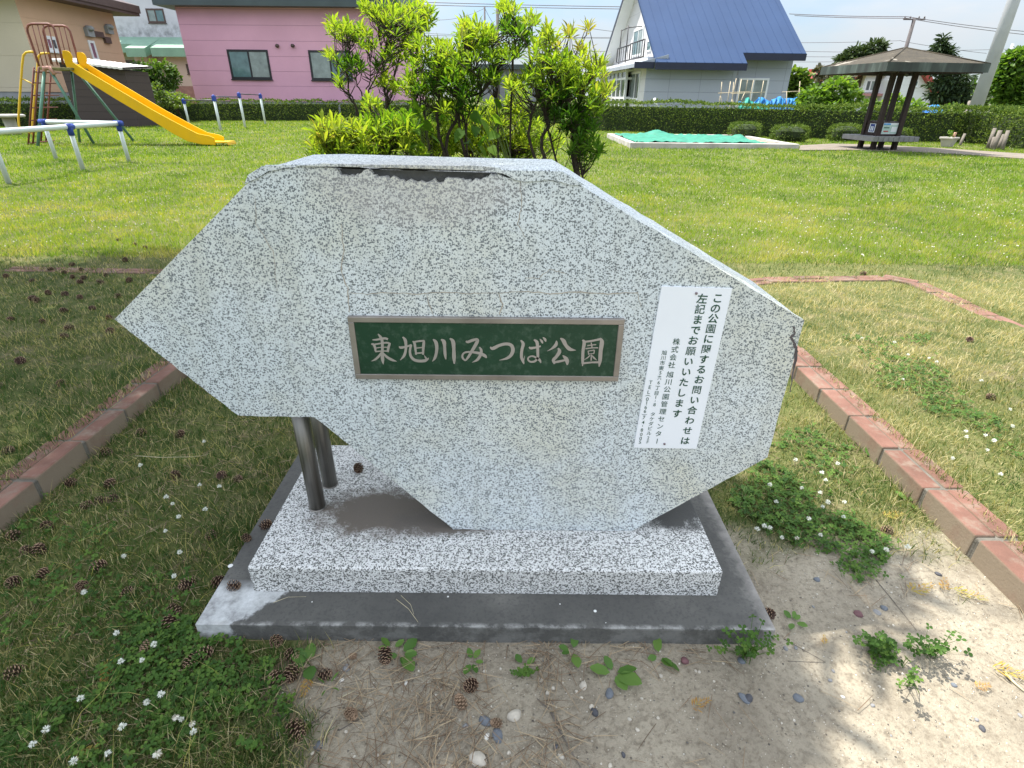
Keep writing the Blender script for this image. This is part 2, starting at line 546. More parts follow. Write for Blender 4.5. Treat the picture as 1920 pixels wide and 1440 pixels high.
# limewash still clinging to the front left corner
edge = maths(nt, 'ADD', maths(nt, 'ADD', sx.outputs[0], 0.610), nrag)
edge = maths(nt, 'ADD', edge, maths(nt, 'MULTIPLY', maths(nt, 'SUBTRACT', sx.outputs[1], 0.93), -0.9))
patch = maths(nt, 'MULTIPLY', ramp(nt, edge, [(0.0, 1.0), (0.012, 0.0)]), ramp(nt, maths(nt, 'SUBTRACT', 1.02, sx.outputs[1]), [(0.0, 0.0), (0.03, 1.0)]))
lime = ramp(nt, noise(nt, 26.0, 9, pos, 0.75), [(0.32, (0.20, 0.20, 0.20)), (0.5, (0.42, 0.435, 0.435)), (0.7, (0.60, 0.62, 0.62))])
c = mixc(nt, patch, c, lime)
# pale bloom along the front arris and at the right corner
top = ramp(nt, maths(nt, 'ABSOLUTE', maths(nt, 'SUBTRACT', sx.outputs[1], 0.884)), [(0.002, 1.0), (0.012, 0.0)])
top = maths(nt, 'MULTIPLY', top, ramp(nt, sx.outputs[2], [(0.0455, 0.25), (0.0485, 1.0)]))
c = mixc(nt, maths(nt, 'MULTIPLY', top, ramp(nt, noise(nt, 18.0, 6, pos, 0.7), [(0.45, 0.0), (0.6, 0.8)])), c, (0.42, 0.42, 0.40))
rgt = ramp(nt, maths(nt, 'ADD', sx.outputs[0], nrag), [(0.585, 0.0), (0.63, 0.55)])
c = mixc(nt, rgt, c, (0.42, 0.39, 0.36))
nt.links.new(c, bs.inputs['Base Color'])
bs.inputs['Roughness'].default_value = 0.85
bump(nt, bs, maths(nt, 'ADD', noise(nt, 120.0, 5, pos), maths(nt, 'MULTIPLY', patch, 0.8)), 0.35, 0.004)

m_white = plain("white_specks", (0.75, 0.76, 0.74), 0.8, 0.05)
m_steel, nt, bs, out = nodes_of("brushed_steel")
pos = nd(nt, 'NewGeometry').outputs['Position']
st = nd(nt, 'Mapping')
st.inputs['Scale'].default_value = (260, 260, 4)
nt.links.new(pos, st.inputs['Vector'])
f = noise(nt, 1.0, 4, st.outputs[0])
nt.links.new(ramp(nt, f, [(0.3, (0.20, 0.19, 0.172)), (0.7, (0.31, 0.295, 0.27))]), bs.inputs['Base Color'])
nt.links.new(ramp(nt, f, [(0.3, 0.40), (0.7, 0.56)]), bs.inputs['Roughness'])
bs.inputs['Metallic'].default_value = 1.0

MON = thing("stone_monument", "pale speckled stone park monument shaped like a broad arrow on a stepped base", "monument", (-0.06, 1.24, 0))
b = MB()
b.box(-0.735, 0.622, 0.882, 1.60, -0.06, 0.050)
for px, py, r_ in ((1116, 1145, .0042), (1050, 1132, .0018), (1136, 1167, .0012), (840, 1118, .0026), (585, 1128, .0016), (432, 1060, .007), (560, 905, .004)):
    p = on_z(px, py, 0.0512)
    b.m = 1
    b.lathe([(r_ * 1.0, -0.001), (r_ * .9, 0.0006), (r_ * .5, 0.0013)], 9, (p.x, p.y, 0.050))
b.build("base_slab", [m_base, m_white], MON, 0.006)
b = MB()
b.box(-0.640, 0.518, 0.981, 1.515, 0.046, 0.131)
b.build("pedestal", m_ped, MON, 0.005)
for i, (px, py) in enumerate(((596, 950), (619, 908))):
    p = on_z(px, py, 0.131)
    b = MB()
    b.tube([(p.x, p.y, 0.12), (p.x, p.y, 0.50)], 0.0215, 24)
    b.tube([(p.x, p.y, 0.129), (p.x, p.y, 0.134)], 0.024, 24)
    b.build("support_post", m_steel, MON)

T = lambda px, py: (lambda p: (p.x, p.z))(on_y(px, py, YF))
OUT = [(-0.861, 0.716), (-0.646, 0.476), (-0.466, 0.474), (-0.152, 0.132), (0.322, 0.132), (0.628, 0.372), (0.628, 0.728)]
def jag(pts, amp, sub=5, seed=1):
    q = random.Random(seed)
    o = []
    for (ax, az), (bx, bz) in zip(pts[:-1], pts[1:]):
        for k in range(sub):
            t = k / sub
            e = 0 if (k == 0 and not o) else amp
            o.append((ax + (bx - ax) * t + q.uniform(-e, e), az + (bz - az) * t + q.uniform(-e, e)))
    o.append(pts[-1])
    return o
crack_l = [T(*p) for p in ((463, 344), (482, 334), (505, 321), (532, 316), (560, 312), (592, 310), (612, 314), (632, 317))]
notch = [T(*p) for p in ((632, 318), (640, 327), (655, 331), (672, 325), (690, 319), (703, 328), (712, 334), (735, 333), (760, 339), (790, 341), (812, 338), (828, 342), (845, 334), (862, 336), (885, 338), (905, 334), (920, 329), (935, 324))]
crack_r = [T(*p) for p in ((940, 329), (962, 336), (985, 341), (1005, 339), (1028, 337), (1052, 341), (1070, 347), (1090, 356))]
xe_ = crack_r[-1][0]
END = (xe_, 1.022 + (xe_ - 0.09) * (0.728 - 1.022) / (0.628 - 0.09))
crack_r[-1] = END
lower = jag(crack_l, .0012, 3, 2) + jag(notch, .003, 4, 3) + jag(crack_r, .0012, 3, 4)
b = MB()
OUTJ = jag(OUT + [END], .0011, 16, 31)
b.prism(OUTJ + lower[::-1][1:], YF, YF + 0.016)
b.build("stone_panel", m_terr, MON, 0.0025)
# the core behind the facing: dark where the facing has fallen, faced on its edges
def inset(poly, d):
    cx = sum(p[0] for p in poly) / len(poly)
    cz = sum(p[1] for p in poly) / len(poly)
    return [(x - d * math.copysign(1, x - cx), z - d * math.copysign(1, z - cz)) for x, z in poly]
full = OUTJ + [(0.09, 1.0215), (-0.06, 1.0225), (-0.40, 1.0285), (-0.475, 1.0265), (-0.505, 1.011), (-0.520, 0.996)]
b = MB()
pl = inset(full, 0.0012)
n = len(pl)
b.add([(x, YF + 0.0145, z) for x, z in pl] + [(x, 1.408, z) for x, z in pl], [])
b.f += [list(range(n))]
b.mi += [1]
b.sm += [False]
b.f += [list(reversed(range(n, 2 * n)))] + [[i, i + n, (i + 1) % n + n, (i + 1) % n] for i in range(n)]
b.mi += [0] * (n + 1)
b.sm += [False] * (n + 1)
b.build("panel_core", [m_terr, m_core], MON, 0.004)
# the lifted strip along the top, with the gap of the crack below it
up_l = [(x, z + .0022) for x, z in crack_l[:6]]
mid = [T(*p) for p in ((600, 306), (625, 307), (660, 308), (700, 308), (760, 309), (800, 310), (860, 310), (905, 310), (938, 313), (944, 322))]
up_r = [(x, z + .0022) for x, z in crack_r[1:]]
capl = jag(up_l + mid + up_r, .0008, 3, 8)
b = MB()
b.prism(capl + [(0.09, 1.024), (-0.06, 1.025), (-0.40, 1.031), (-0.477, 1.0285), (-0.507, 1.0125)], YF - 0.003, YF + 0.0135)
b.build("broken_top_edge", m_terr, MON, 0.003)
b = MB()
def ribbon(b, pts, w, y):
    n = len(pts)
    vs = []
    for i, (x, z) in enumerate(pts):
        ax, az = pts[max(i - 1, 0)]
        bx, bz = pts[min(i + 1, n - 1)]
        l = math.hypot(bx - ax, bz - az) or 1
        ww = w * (0.45 + 0.55 * math.sin(math.pi * (i + .6) / (n + .2))) * rnd.uniform(.6, 1.3)
        nx_, nz_ = -(bz - az) / l * ww / 2, (bx - ax) / l * ww / 2
        vs += [(x + nx_, y, z + nz_), (x - nx_, y, z - nz_)]
    b.add(vs, [(2 * i, 2 * i + 1, 2 * i + 3, 2 * i + 2) for i in range(n - 1)])
m_crk = plain("brown_hairline", (0.37, 0.33, 0.275), 0.9, 0.25, 30)
m_crk2 = plain("dark_crack", (0.10, 0.085, 0.085), 0.9, 0.3, 30)
for pts, w in (([(640, 420), (644, 470), (640, 510), (652, 540), (655, 585)], .0022), ([(655, 548), (690, 551), (730, 548), (775, 551), (820, 548), (880, 550), (930, 549)], .0016),
               ([(930, 549), (980, 546), (1030, 550), (1090, 547), (1140, 551), (1195, 548), (1202, 575)], .0018),
               ([(975, 330), (978, 390), (970, 420), (985, 445)], .0013), ([(800, 551), (806, 575), (812, 590)], .0018), ([(935, 549), (942, 570), (936, 590)], .002),
               ([(985, 520), (1010, 522), (1030, 505), (1060, 512)], .0014), ([(520, 545), (512, 470), (480, 420), (478, 365)], .0012)):
    ribbon(b, jag([T(*p) for p in pts], .0014, 5, len(pts)), w * 1.3, YF - 0.0006)
b.build("hairline_crack", m_crk, MON, fix=False)
b = MB()
ribbon(b, jag([T(*p) for p in ((1487, 612), (1490, 624), (1483, 632), (1490, 645), (1493, 655), (1491, 675), (1487, 700), (1481, 735))], .0012, 4, 5), .0062, YF - 0.0007)
b.build("crack", m_crk2, MON, fix=False)
b = MB()
ribbon(b, jag([T(*p) for p in ((596, 311), (640, 316), (700, 318), (760, 319), (820, 320), (880, 321), (930, 322))], .0006, 4, 9), .0034, YF + 0.0139)
b.build("crack", plain("black_gap", (0.01, 0.01, 0.01), 1.0), MON, fix=False)

# lettering ---------------------------------------------------------
_gl = {}
DENSE = {'園': .34, '願': .25, '関': .3, '問': .5, '記': .55, '管': .4, '旭': .8, '東': .75}
def glyph(ch, off):
    off *= DENSE.get(ch, 1.0)
    if (ch, off) in _gl:
        return _gl[(ch, off)]
    cu = D.curves.new("glyph", 'FONT')
    cu.body, cu.resolution_u, cu.offset = ch, 3, off
    o = D.objects.new("glyph", cu)
    COL.objects.link(o)
    dg = bpy.context.evaluated_depsgraph_get()
    me = D.meshes.new_from_object(o.evaluated_get(dg))
    vs = [(v.co.x, v.co.y) for v in me.vertices]
    fs = [list(p.vertices) for p in me.polygons]
    D.objects.remove(o)
    D.curves.remove(cu)
    D.meshes.remove(me)
    xs, ys = [v[0] for v in vs], [v[1] for v in vs]
    wide = ord(ch) > 0x2000
    cx, cy = (0.5, 0.38) if wide else ((min(xs) + max(xs)) / 2, (min(ys) + max(ys)) / 2)
    _gl[(ch, off)] = ([(x - cx, y - cy) for x, y in vs], fs)
    return _gl[(ch, off)]
def write(b, ch, x, z, size, y, off=0.0, rot=0.0, sx=1.0, sy=1.0, slant=0.0):
    vs, fs = glyph(ch, off)
    c, s = math.cos(rot), math.sin(rot)
    o = []
    for gx_, gy_ in vs:
        u, v = gx_ * size * sx, gy_ * size * sy
        u += v * slant
        o.append((x + u * c - v * s, y, z + u * s + v * c))
    b.add(o, fs)
m_plate, nt, bs, out = nodes_of("dull_plate_metal")
nt.links.new(ramp(nt, noise(nt, 12.0, 6), [(0.3, (0.25, 0.225, 0.205)), (0.7, (0.38, 0.345, 0.32))]), bs.inputs['Base Color'])
bs.inputs['Metallic'].default_value = 0.7
bs.inputs['Roughness'].default_value = 0.5
m_green = plain("green_plate_enamel", (0.0075, 0.040, 0.020), 0.45, 0.18, 6.0, dirt=((0.10, 0.15, 0.11), 0.5, 45.0))
x0, x1, z0, z1 = -0.3535, 0.240, 0.5815, 0.7305
b = MB()
w = 0.0125
for q in ((x0, x1, z1 - w, z1), (x0, x1, z0, z0 + w), (x0, x0 + w, z0 + w, z1 - w), (x1 - w, x1, z0 + w, z1 - w)):
    b.box(q[0], q[1], YF - 0.010, YF + 0.004, q[2], q[3])
plate = b.build("name_plate", m_plate, MON, 0.0012)
b = MB()
b.box(x0 + w - .001, x1 - w + .001, YF - 0.0075, YF + 0.003, z0 + w - .001, z1 - w + .001)
b.build("green_panel", m_green, plate)
b = MB()
# 東旭川みつば公園 in brush strokes: (x, y, width) as measured on two enlargements of the plate
BRUSH_A = [[(160,72,12),(185,102,28),(200,140,30),(203,200,28),(203,260,28),(205,320,36),(212,372,6)], [(106,130,12),(150,128,20),(225,115,24),(258,125,24)], [(94,172,14),(116,176,26),(130,205,24),(136,242,20)],
           [(108,178,18),(180,166,16),(250,158,20),(285,172,20)], [(276,168,22),(263,205,26),(256,250,22)], [(130,212,10),(200,203,11),(260,203,11)], [(132,246,16),(200,240,14),(262,241,16)],
           [(197,255,22),(165,295,24),(130,325,20),(92,341,3)], [(205,256,18),(250,300,28),(300,328,28),(346,342,4)],
           [(371,193,12),(385,206,28),(440,196,20),(492,180,22)], [(488,176,22),(476,230,24),(482,285,28),(515,325,32),(565,338,32),(622,335,32),(652,318,18),(658,305,5)], [(645,325,22),(630,305,18),(616,280,4)],
           [(404,100,14),(428,130,32),(436,180,28),(432,240,26),(415,290,25),(378,330,5)], [(503,142,14),(520,162,26),(528,210,24),(536,276,18)], [(508,152,18),(560,142,20),(618,138,22)],
           [(614,134,18),(612,160,28),(607,210,27),(605,276,20)], [(525,212,13),(605,203,13)], [(530,262,17),(605,256,17)],
           [(704,124,14),(730,150,36),(740,200,34),(735,260,30),(720,310,27),(695,343,4)], [(782,124,14),(810,146,40),(818,200,30),(822,270,30),(830,322,12)], [(869,114,14),(900,145,40),(908,220,34),(910,300,38),(913,366,14)],
           [(1029,140,16),(1045,150,28),(1095,132,30),(1138,124,26),(1138,148,34),(1110,200,34),(1080,250,30),(1050,300,26),(1022,335,14)],
           [(1024,335,16),(998,312,22),(993,282,20),(1012,256,20),(1052,248,22),(1110,252,26),(1170,264,32),(1215,287,34),(1231,308,10)], [(1160,200,14),(1178,230,28),(1172,275,30),(1140,325,28),(1088,351,4)]]
BRUSH_B = [[(103,200,12),(128,215,36),(190,186,32),(260,170,32),(312,186,36),(326,235,38),(305,285,34),(260,315,26),(191,331,4)],
           [(404,134,14),(428,170,32),(415,230,30),(411,300,30),(430,352,22),(436,370,6)], [(428,352,20),(434,325,12),(443,288,3)], [(486,200,14),(505,212,28),(550,205,22),(602,192,18)],
           [(533,128,14),(562,150,32),(570,200,30),(572,260,28),(570,310,26),(540,342,24),(500,346,20),(476,326,18),(484,301,16),(520,291,18),(560,308,22),(590,330,28),(602,358,10)],
           [(592,121,6),(612,145,24),(620,166,10)], [(622,104,6),(643,125,26),(651,148,10)],
           [(664,241,3),(710,216,20),(750,180,36),(757,138,12)], [(794,113,12),(825,138,40),(850,185,36),(890,222,38),(948,232,4)], [(772,210,14),(786,245,38),(756,295,34),(726,330,34),(738,368,14)],
           [(722,352,26),(790,341,26),(855,326,20)], [(818,283,10),(848,312,40),(862,345,38),(862,378,12)],
           [(1012,130,14),(1030,155,34),(1018,240,31),(1015,330,30),(1013,388,10)], [(1022,150,22),(1100,140,22),(1190,122,24)], [(1186,112,14),(1204,150,42),(1192,240,40),(1186,330,38),(1176,394,10)],
           [(1012,362,24),(1100,352,20),(1185,350,24)], [(1060,186,13),(1110,179,12),(1148,175,13)], [(1098,154,10),(1104,185,14),(1106,212,12)], [(1042,216,13),(1110,208,12),(1168,207,14)],
           [(1068,238,11),(1074,276,10)], [(1068,239,10),(1105,234,11),(1128,232,12),(1124,268,10)], [(1072,268,9),(1122,264,9)], [(1088,280,12),(1062,305,13),(1028,326,4)], [(1100,274,12),(1098,334,14)], [(1106,282,9),(1130,310,17),(1154,330,4)]]
def brush(b, pts, ox, oy, y):
    f = 5.292
    P = [(*T(ox + x_ / f, oy + z_ / f), w_ / f * 0.00113) for x_, z_, w_ in pts]
    Q = [P[0]] + P + [P[-1]]
    o = []
    for i in range(1, len(Q) - 2):
        for j in range(5):
            t = j / 5
            o.append(tuple(.5 * (2 * Q[i][k] + (Q[i + 1][k] - Q[i - 1][k]) * t + (2 * Q[i - 1][k] - 5 * Q[i][k] + 4 * Q[i + 1][k] - Q[i + 2][k]) * t * t
                                 + (3 * Q[i][k] - Q[i - 1][k] - 3 * Q[i + 1][k] + Q[i + 2][k]) * t ** 3) for k in range(3)))
    o.append(P[-1])
    n, vs = len(o), []
    for i, (x_, z_, w_) in enumerate(o):
        a, c = o[max(i - 1, 0)], o[min(i + 1, n - 1)]
        l = math.hypot(c[0] - a[0], c[1] - a[1]) or 1
        nx_, nz_ = -(c[1] - a[1]) / l * w_ / 2, (c[0] - a[0]) / l * w_ / 2
        vs += [(x_ + nx_, y, z_ + nz_), (x_ - nx_, y, z_ - nz_)]
    b.add(vs, [(2 * i, 2 * i + 1, 2 * i + 3, 2 * i + 2) for i in range(n - 1)])
for k, (lst, ox) in enumerate(((BRUSH_A, 680), (BRUSH_B, 900))):
    for i, st_k in enumerate(lst):
        brush(b, st_k, ox, 610, YF - 0.0079 - 0.00004 * i)
b.build("lettering", plain("plate_letter_metal", (0.40, 0.37, 0.35), .5, .1, 12, metal=.5), plate, fix=False)

# white notice screwed to the panel
m_notice = plain("white_notice_sheet", (0.80, 0.83, 0.88), 0.4, 0.02, 8.0)
m_ink = plain("dark_green_ink", (0.020, 0.075, 0.045), 0.6, 0.1, 30)
m_blot = plain("screw_rust", (0.22, 0.17, 0.19), 0.7, 0.2, 60)
ntc = thing("notice_sign", "white upright notice sheet with columns of green Japanese writing on the monument's right", "sign", (0.378, YF, 0.6))
b = MB()
q = [T(1240, 536), T(1372, 540), T(1305, 840), T(1188, 838)]
b.prism(q, YF - 0.0035, YF + 0.001)
b.build("sheet", m_notice, ntc)
b = MB()
def col_text(chars, size, off, sx=1.0):
    for ch, zx, zy in chars:
        x_, z_ = T(1160 + zx / 4.235, 520 + zy / 4.235)
        rot = R(-1.7)
        if ch in "()-ー":
            rot += R(-90)
        write(b, ch, x_, z_, size, YF - 0.0041, off, rot, sx)
def along(s, a, e):
    n = len(s)
    return [(ch, a[0] + (e[0] - a[0]) * i / (n - 1), a[1] + (e[1] - a[1]) * i / (n - 1)) for i, ch in enumerate(s) if ch != ' ']
col_text(along("この公園に関するお問い合わせは", (783, 160), (524, 1290)), .0228, 0.022)
col_text(along("左記までお願いいたします", (660, 165), (459, 1075)), .0228, 0.022)
col_text(along("株式会社", (455, 505), (418, 690)) + along("旭川公園管理センター", (405, 765), (302, 1293)), .0168, 0.008)
col_text(along("旭川市東", (360, 592), (336, 715)) + [('5', 328, 752), ('条', 322, 792), ('6', 315, 830), ('丁', 306, 870), ('目', 298, 912), ('1', 292, 944), ('-', 287, 975), ('8', 282, 1005)]
         + along("タケダビル", (268, 1080), (238, 1230)) + [('2', 232, 1268), ('F', 228, 1300)], .0122, 0.006)
col_text([('T', 252, 828), ('E', 245, 866), ('L', 236, 905), ('(', 229, 934), ('0', 225, 960), ('1', 220, 990), ('6', 213, 1025), ('6', 207, 1056), (')', 201, 1083),
          ('7', 198, 1108), ('4', 192, 1145), ('-', 187, 1173), ('8', 182, 1205), ('0', 177, 1240), ('0', 172, 1272), ('5', 167, 1302)], .0132, 0.004)
b.build("lettering", m_ink, ntc, fix=False)
for zx, zy in ((612, 122), (360, 1315)):
    x_, z_ = T(1160 + zx / 4.235, 520 + zy / 4.235)
    b = MB()
    b.tube([(x_, YF - .0055, z_), (x_, YF - .002, z_)], .0028, 10)
    b.build("screw", m_blot, ntc)

# ================================================================== BRICK EDGING
def curb_top(x, y):
    d = 0.072 - (0.068 if x < 0 else 0.062) * float(sstep(2.4, 3.6, y))
    return min(d, 0.010) if x > 2.6 else d
m_brick, nt, bs, out = nodes_of("red_edging_brick")
pos = nd(nt, 'NewGeometry').outputs['Position']
c = ramp(nt, noise(nt, 6.0, 8, pos, 0.6), [(0.25, (0.085, 0.042, 0.028)), (0.5, (0.165, 0.078, 0.054)), (0.75, (0.235, 0.125, 0.092))])
c = mixc(nt, ramp(nt, noise(nt, 14.0, 8, pos, 0.7), [(0.5, 0.0), (0.66, 0.75)]), c, (0.20, 0.16, 0.12))
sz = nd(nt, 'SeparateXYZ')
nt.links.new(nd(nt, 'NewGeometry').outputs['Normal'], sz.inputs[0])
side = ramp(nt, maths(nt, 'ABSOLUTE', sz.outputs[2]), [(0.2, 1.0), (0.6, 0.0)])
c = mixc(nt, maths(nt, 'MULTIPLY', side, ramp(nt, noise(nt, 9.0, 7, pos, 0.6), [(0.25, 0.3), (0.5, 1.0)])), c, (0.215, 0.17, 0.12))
nt.links.new(c, bs.inputs['Base Color'])
bs.inputs['Roughness'].default_value = 0.85
bump(nt, bs, noise(nt, 90.0, 6, pos, 0.65), 0.4, 0.004)
m_mort = plain("edging_mortar", (0.13, 0.12, 0.10), 0.95, 0.25, 20, 0.5, 90)
def edging(path, label, seed):
    q = random.Random(seed)
    b = MB()
    L_, pos_ = [], 0.0
    segs = list(zip(path[:-1], path[1:]))
    tot = sum(math.hypot(c[0] - a[0], c[1] - a[1]) for a, c in segs)
    def at(s):
        for a, c in segs:
            l = math.hypot(c[0] - a[0], c[1] - a[1])
            if s <= l or (a, c) == segs[-1]:
                t = min(s / l, 1.0)
                return Vector((a[0] + (c[0] - a[0]) * t, a[1] + (c[1] - a[1]) * t, 0)), math.atan2(c[1] - a[1], c[0] - a[0])
            s -= l
    s = 0.0
    while s < tot:
        p, a = at(s + 0.11)
        zt = curb_top(p.x, p.y)
        b.m = 1
        b.box(-0.113, 0.113, -0.058, 0.058, -0.08, zt - 0.006, Matrix.Translation(p) @ Matrix.Rotation(a, 4, 'Z'))
        b.m = 0
        for side_ in (-1, 1):
            lenh = 0.105 + q.uniform(-.003, .002)
            M = Matrix.Translation(p + Vector((0, 0, q.uniform(-.003, .003)))) @ Matrix.Rotation(a + q.uniform(-.012, .012), 4, 'Z') @ Matrix.Rotation(q.uniform(-.02, .02), 4, 'X')
            y0 = 0.003 if side_ > 0 else -0.0625 + q.uniform(-.003, .003)
            b.box(-lenh, lenh, y0, y0 + 0.0595, -0.06, zt, M)
        s += 0.2215
    o = b.build("brick_edging", [m_brick, m_mort], None, 0.005)
    return tag(o, label, "edging")
edging(CURB_R, "low red brick edging bounding the sunlit dry grass bed right of the monument", 3)
edging(CURB_L, "low red brick edging in the shade bounding the grass left of the monument", 4)

# ================================================================== PLANTS CLOSE BY
def basis(d, roll):
    """orthonormal frames (N,3,3): x along d, z roughly up, rolled about d"""
    d = d / np.linalg.norm(d, axis=1, keepdims=True)
    up = np.tile([0.0, 0.0, 1.0], (len(d), 1))
    par = np.abs(d[:, 2]) > 0.97
    up[par] = [1.0, 0, 0]
    s = np.cross(up, d)
    s /= np.linalg.norm(s, axis=1, keepdims=True)
    u = np.cross(d, s)
    c, n = np.cos(roll)[:, None], np.sin(roll)[:, None]
    return np.stack([d, s * c + u * n, u * c - s * n], 1)
def scatter(tv, tf, P, B, S):
    """template copied N times into one set of arrays"""
    tv = np.asarray(tv, float)
    N, k = len(P), len(tv)
    S = np.asarray(S, float)
    S = S[:, None, None] if S.ndim == 1 else S[:, None, :]
    V = np.einsum('nki,nij->nkj', tv[None] * S, B) + P[:, None, :]
    lp = np.concatenate([np.asarray(f) for f in tf])
    loops = (lp[None, :] + (np.arange(N) * k)[:, None]).ravel()
    sizes = np.tile([len(f) for f in tf], N)
    return V.reshape(-1, 3), loops, sizes
def leaf_mesh(name, parts, mats, smooth=False):
    """parts: (V, loops, sizes, c per vertex, material index)"""
    o, Vs, Ls, Ss, Cs, Ms = 0, [], [], [], [], []
    for V, l, s, c, mi in parts:
        Vs.append(V)
        Ls.append(l + o)
        Ss.append(s)
        Cs.append(c)
        Ms.append(np.full(len(s), mi))
        o += len(V)
    return fast_mesh(name, np.concatenate(Vs), np.concatenate(Ls), np.concatenate(Ss), {'c': np.concatenate(Cs)}, mats, np.concatenate(Ms), smooth)
LANCE_V = [(0, 0, 0), (.38, 0, -.015), (.72, 0, -.01), (1, 0, -.07), (.38, .088, .03), (.72, .098, .028), (.38, -.088, .03), (.72, -.098, .028)]
LANCE_F = [(0, 1, 4), (0, 6, 1), (1, 2, 5, 4), (1, 6, 7, 2), (2, 3, 5), (2, 7, 3)]
HEART_V = [(0, 0, 0), (.35, 0, -.03), (1, 0, -.16), (-.08, .2, .03), (.15, .40, .05), (.5, .34, .02), (.8, .14, -.06), (-.08, -.2, .03), (.15, -.40, .05), (.5, -.34, .02), (.8, -.14, -.06)]
HEART_F = [(0, 1, 4, 3), (1, 5, 4), (1, 2, 6, 5), (0, 7, 8, 1), (1, 8, 9), (1, 9, 10, 2)]
OVAL_V = [(0, 0, 0), (.5, 0, -.02), (1, 0, -.08), (.22, .24, .03), (.62, .30, .02), (.9, .14, -.04), (.22, -.24, .03), (.62, -.30, .02), (.9, -.14, -.04)]
OVAL_F = [(0, 1, 4, 3), (1, 2, 5, 4), (0, 6, 7, 1), (1, 7, 8, 2)]
def smooth(pts, k=4):
    P = [pts[0]] + list(pts) + [pts[-1]]
    o = []
    for i in range(1, len(P) - 2):
        for j in range(k):
            t = j / k
            a, b_, c, d = P[i - 1], P[i], P[i + 1], P[i + 2]
            o.append(.5 * ((2 * b_) + (c - a) * t + (2 * a - 5 * b_ + 4 * c - d) * t * t + (3 * b_ - a - 3 * c + d) * t ** 3))
    return o + [pts[-1]]
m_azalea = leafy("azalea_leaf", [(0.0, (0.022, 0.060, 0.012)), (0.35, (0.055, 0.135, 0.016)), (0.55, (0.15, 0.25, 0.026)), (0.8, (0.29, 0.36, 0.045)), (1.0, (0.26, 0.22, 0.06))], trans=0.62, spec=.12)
m_stem = plain("shrub_bark", (0.055, 0.042, 0.033), 0.9, 0.35, 30, 0.5, 140)
def shrub(name, label, yd, blobs, stems, foot, spread=0.17, lsize=0.058, cat="shrub"):
    q = np.random.default_rng(len(blobs) * 7 + len(stems))
    base = Vector((foot[0], foot[1], float(gz(*foot))))
    t = thing(name, label, cat, base)
    sb = MB()
    nodes_ = []
    for st in stems:
        dy0 = q.normal(0, 0.06)
        pts = []
        for i, (zx, zy) in enumerate(st):
            p = on_y(560 + zx / 3.2, zy / 3.2, yd + dy0 * (i + 1) / len(st) * 1.6)
            pts.append(p)
        root = Vector((base.x + (pts[0].x - base.x) * .35, base.y + (pts[0].y - base.y) * .3, base.z - .05))
        pts = [root, (root + pts[0]) / 2 + Vector((0.02, 0, .03))] + pts
        r0 = 0.0108 if len(st) > 3 else 0.007
        pts = [p + Vector((q.normal(0, .003), q.normal(0, .006), 0)) for p in smooth(pts)]
        n = len(pts)
        sb.tube(pts, [r0 * (1 - 0.78 * i / (n - 1)) for i in range(n)], 7)
        for a, c in zip(pts[4:-1], pts[5:]):
            nodes_.append(a)
            nodes_.append((a + c) / 2)
        nodes_.append(pts[-1])
    NP = np.array([list(p) for p in nodes_])
    P, Dr, C, Rl, S = [], [], [], [], []
    for (zx, zy, rx, ry, cnt, tone) in blobs:
        for k in range(int(cnt * 1.75)):
            a, rr = q.random() * 2 * math.pi, math.sqrt(q.random())
            px, py = 560 + (zx + rx * rr * math.cos(a)) / 3.2, (zy + ry * rr * math.sin(a)) / 3.2
            w = on_y(px, py, yd + q.normal(0, spread))
            wv = np.array(list(w))
            dd = np.linalg.norm((NP - wv) * [1.5, 1.2, .8], axis=1) + np.where(NP[:, 2] > wv[2] - 0.06, 0.8, 0)
            j = int(np.argmin(dd))
            s0 = Vector(NP[j])
            if (w - s0).length < 0.6:
                mid_ = (s0 + w) / 2 + Vector((q.normal(0, .012), q.normal(0, .012), -0.012))
                sb.tube([s0, mid_, w], [.0028, .0021, .0013], 4, False)
            ax = np.array([q.normal(0, .38), q.normal(0, .38), 1.0]) + 0.25 * np.array([w.x - base.x, w.y - base.y, 0])
            ax /= np.linalg.norm(ax)
            t1 = np.cross(ax, [0.3, 1, 0.1])
            t1 /= np.linalg.norm(t1)
            t2 = np.cross(ax, t1)
            nl = int(q.integers(7, 12))
            ls = lsize * q.uniform(.7, 1.2)
            ph = q.random() * 6.28
            for i in range(nl):
                th = ph + i * 2.4
                el = q.uniform(.15, .95) if i > 2 else q.uniform(.8, 1.25)
                d = (t1 * math.cos(th) + t2 * math.sin(th)) * math.cos(el) + ax * math.sin(el)
                P.append(wv - ax * 0.012 * (i / nl) * 2)
                Dr.append(d)
                S.append(ls * q.uniform(.65, 1.1))
                Rl.append(q.normal(0, .35))
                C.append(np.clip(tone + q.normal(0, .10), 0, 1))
    sb.build("stem", m_stem, t, fix=False)
    P, Dr, C, Rl, S = map(np.array, (P, Dr, C, Rl, S))
    V, l, s = scatter(LANCE_V, LANCE_F, P, basis(Dr, Rl), S)
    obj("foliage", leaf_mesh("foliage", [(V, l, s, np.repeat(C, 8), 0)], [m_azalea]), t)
    return t
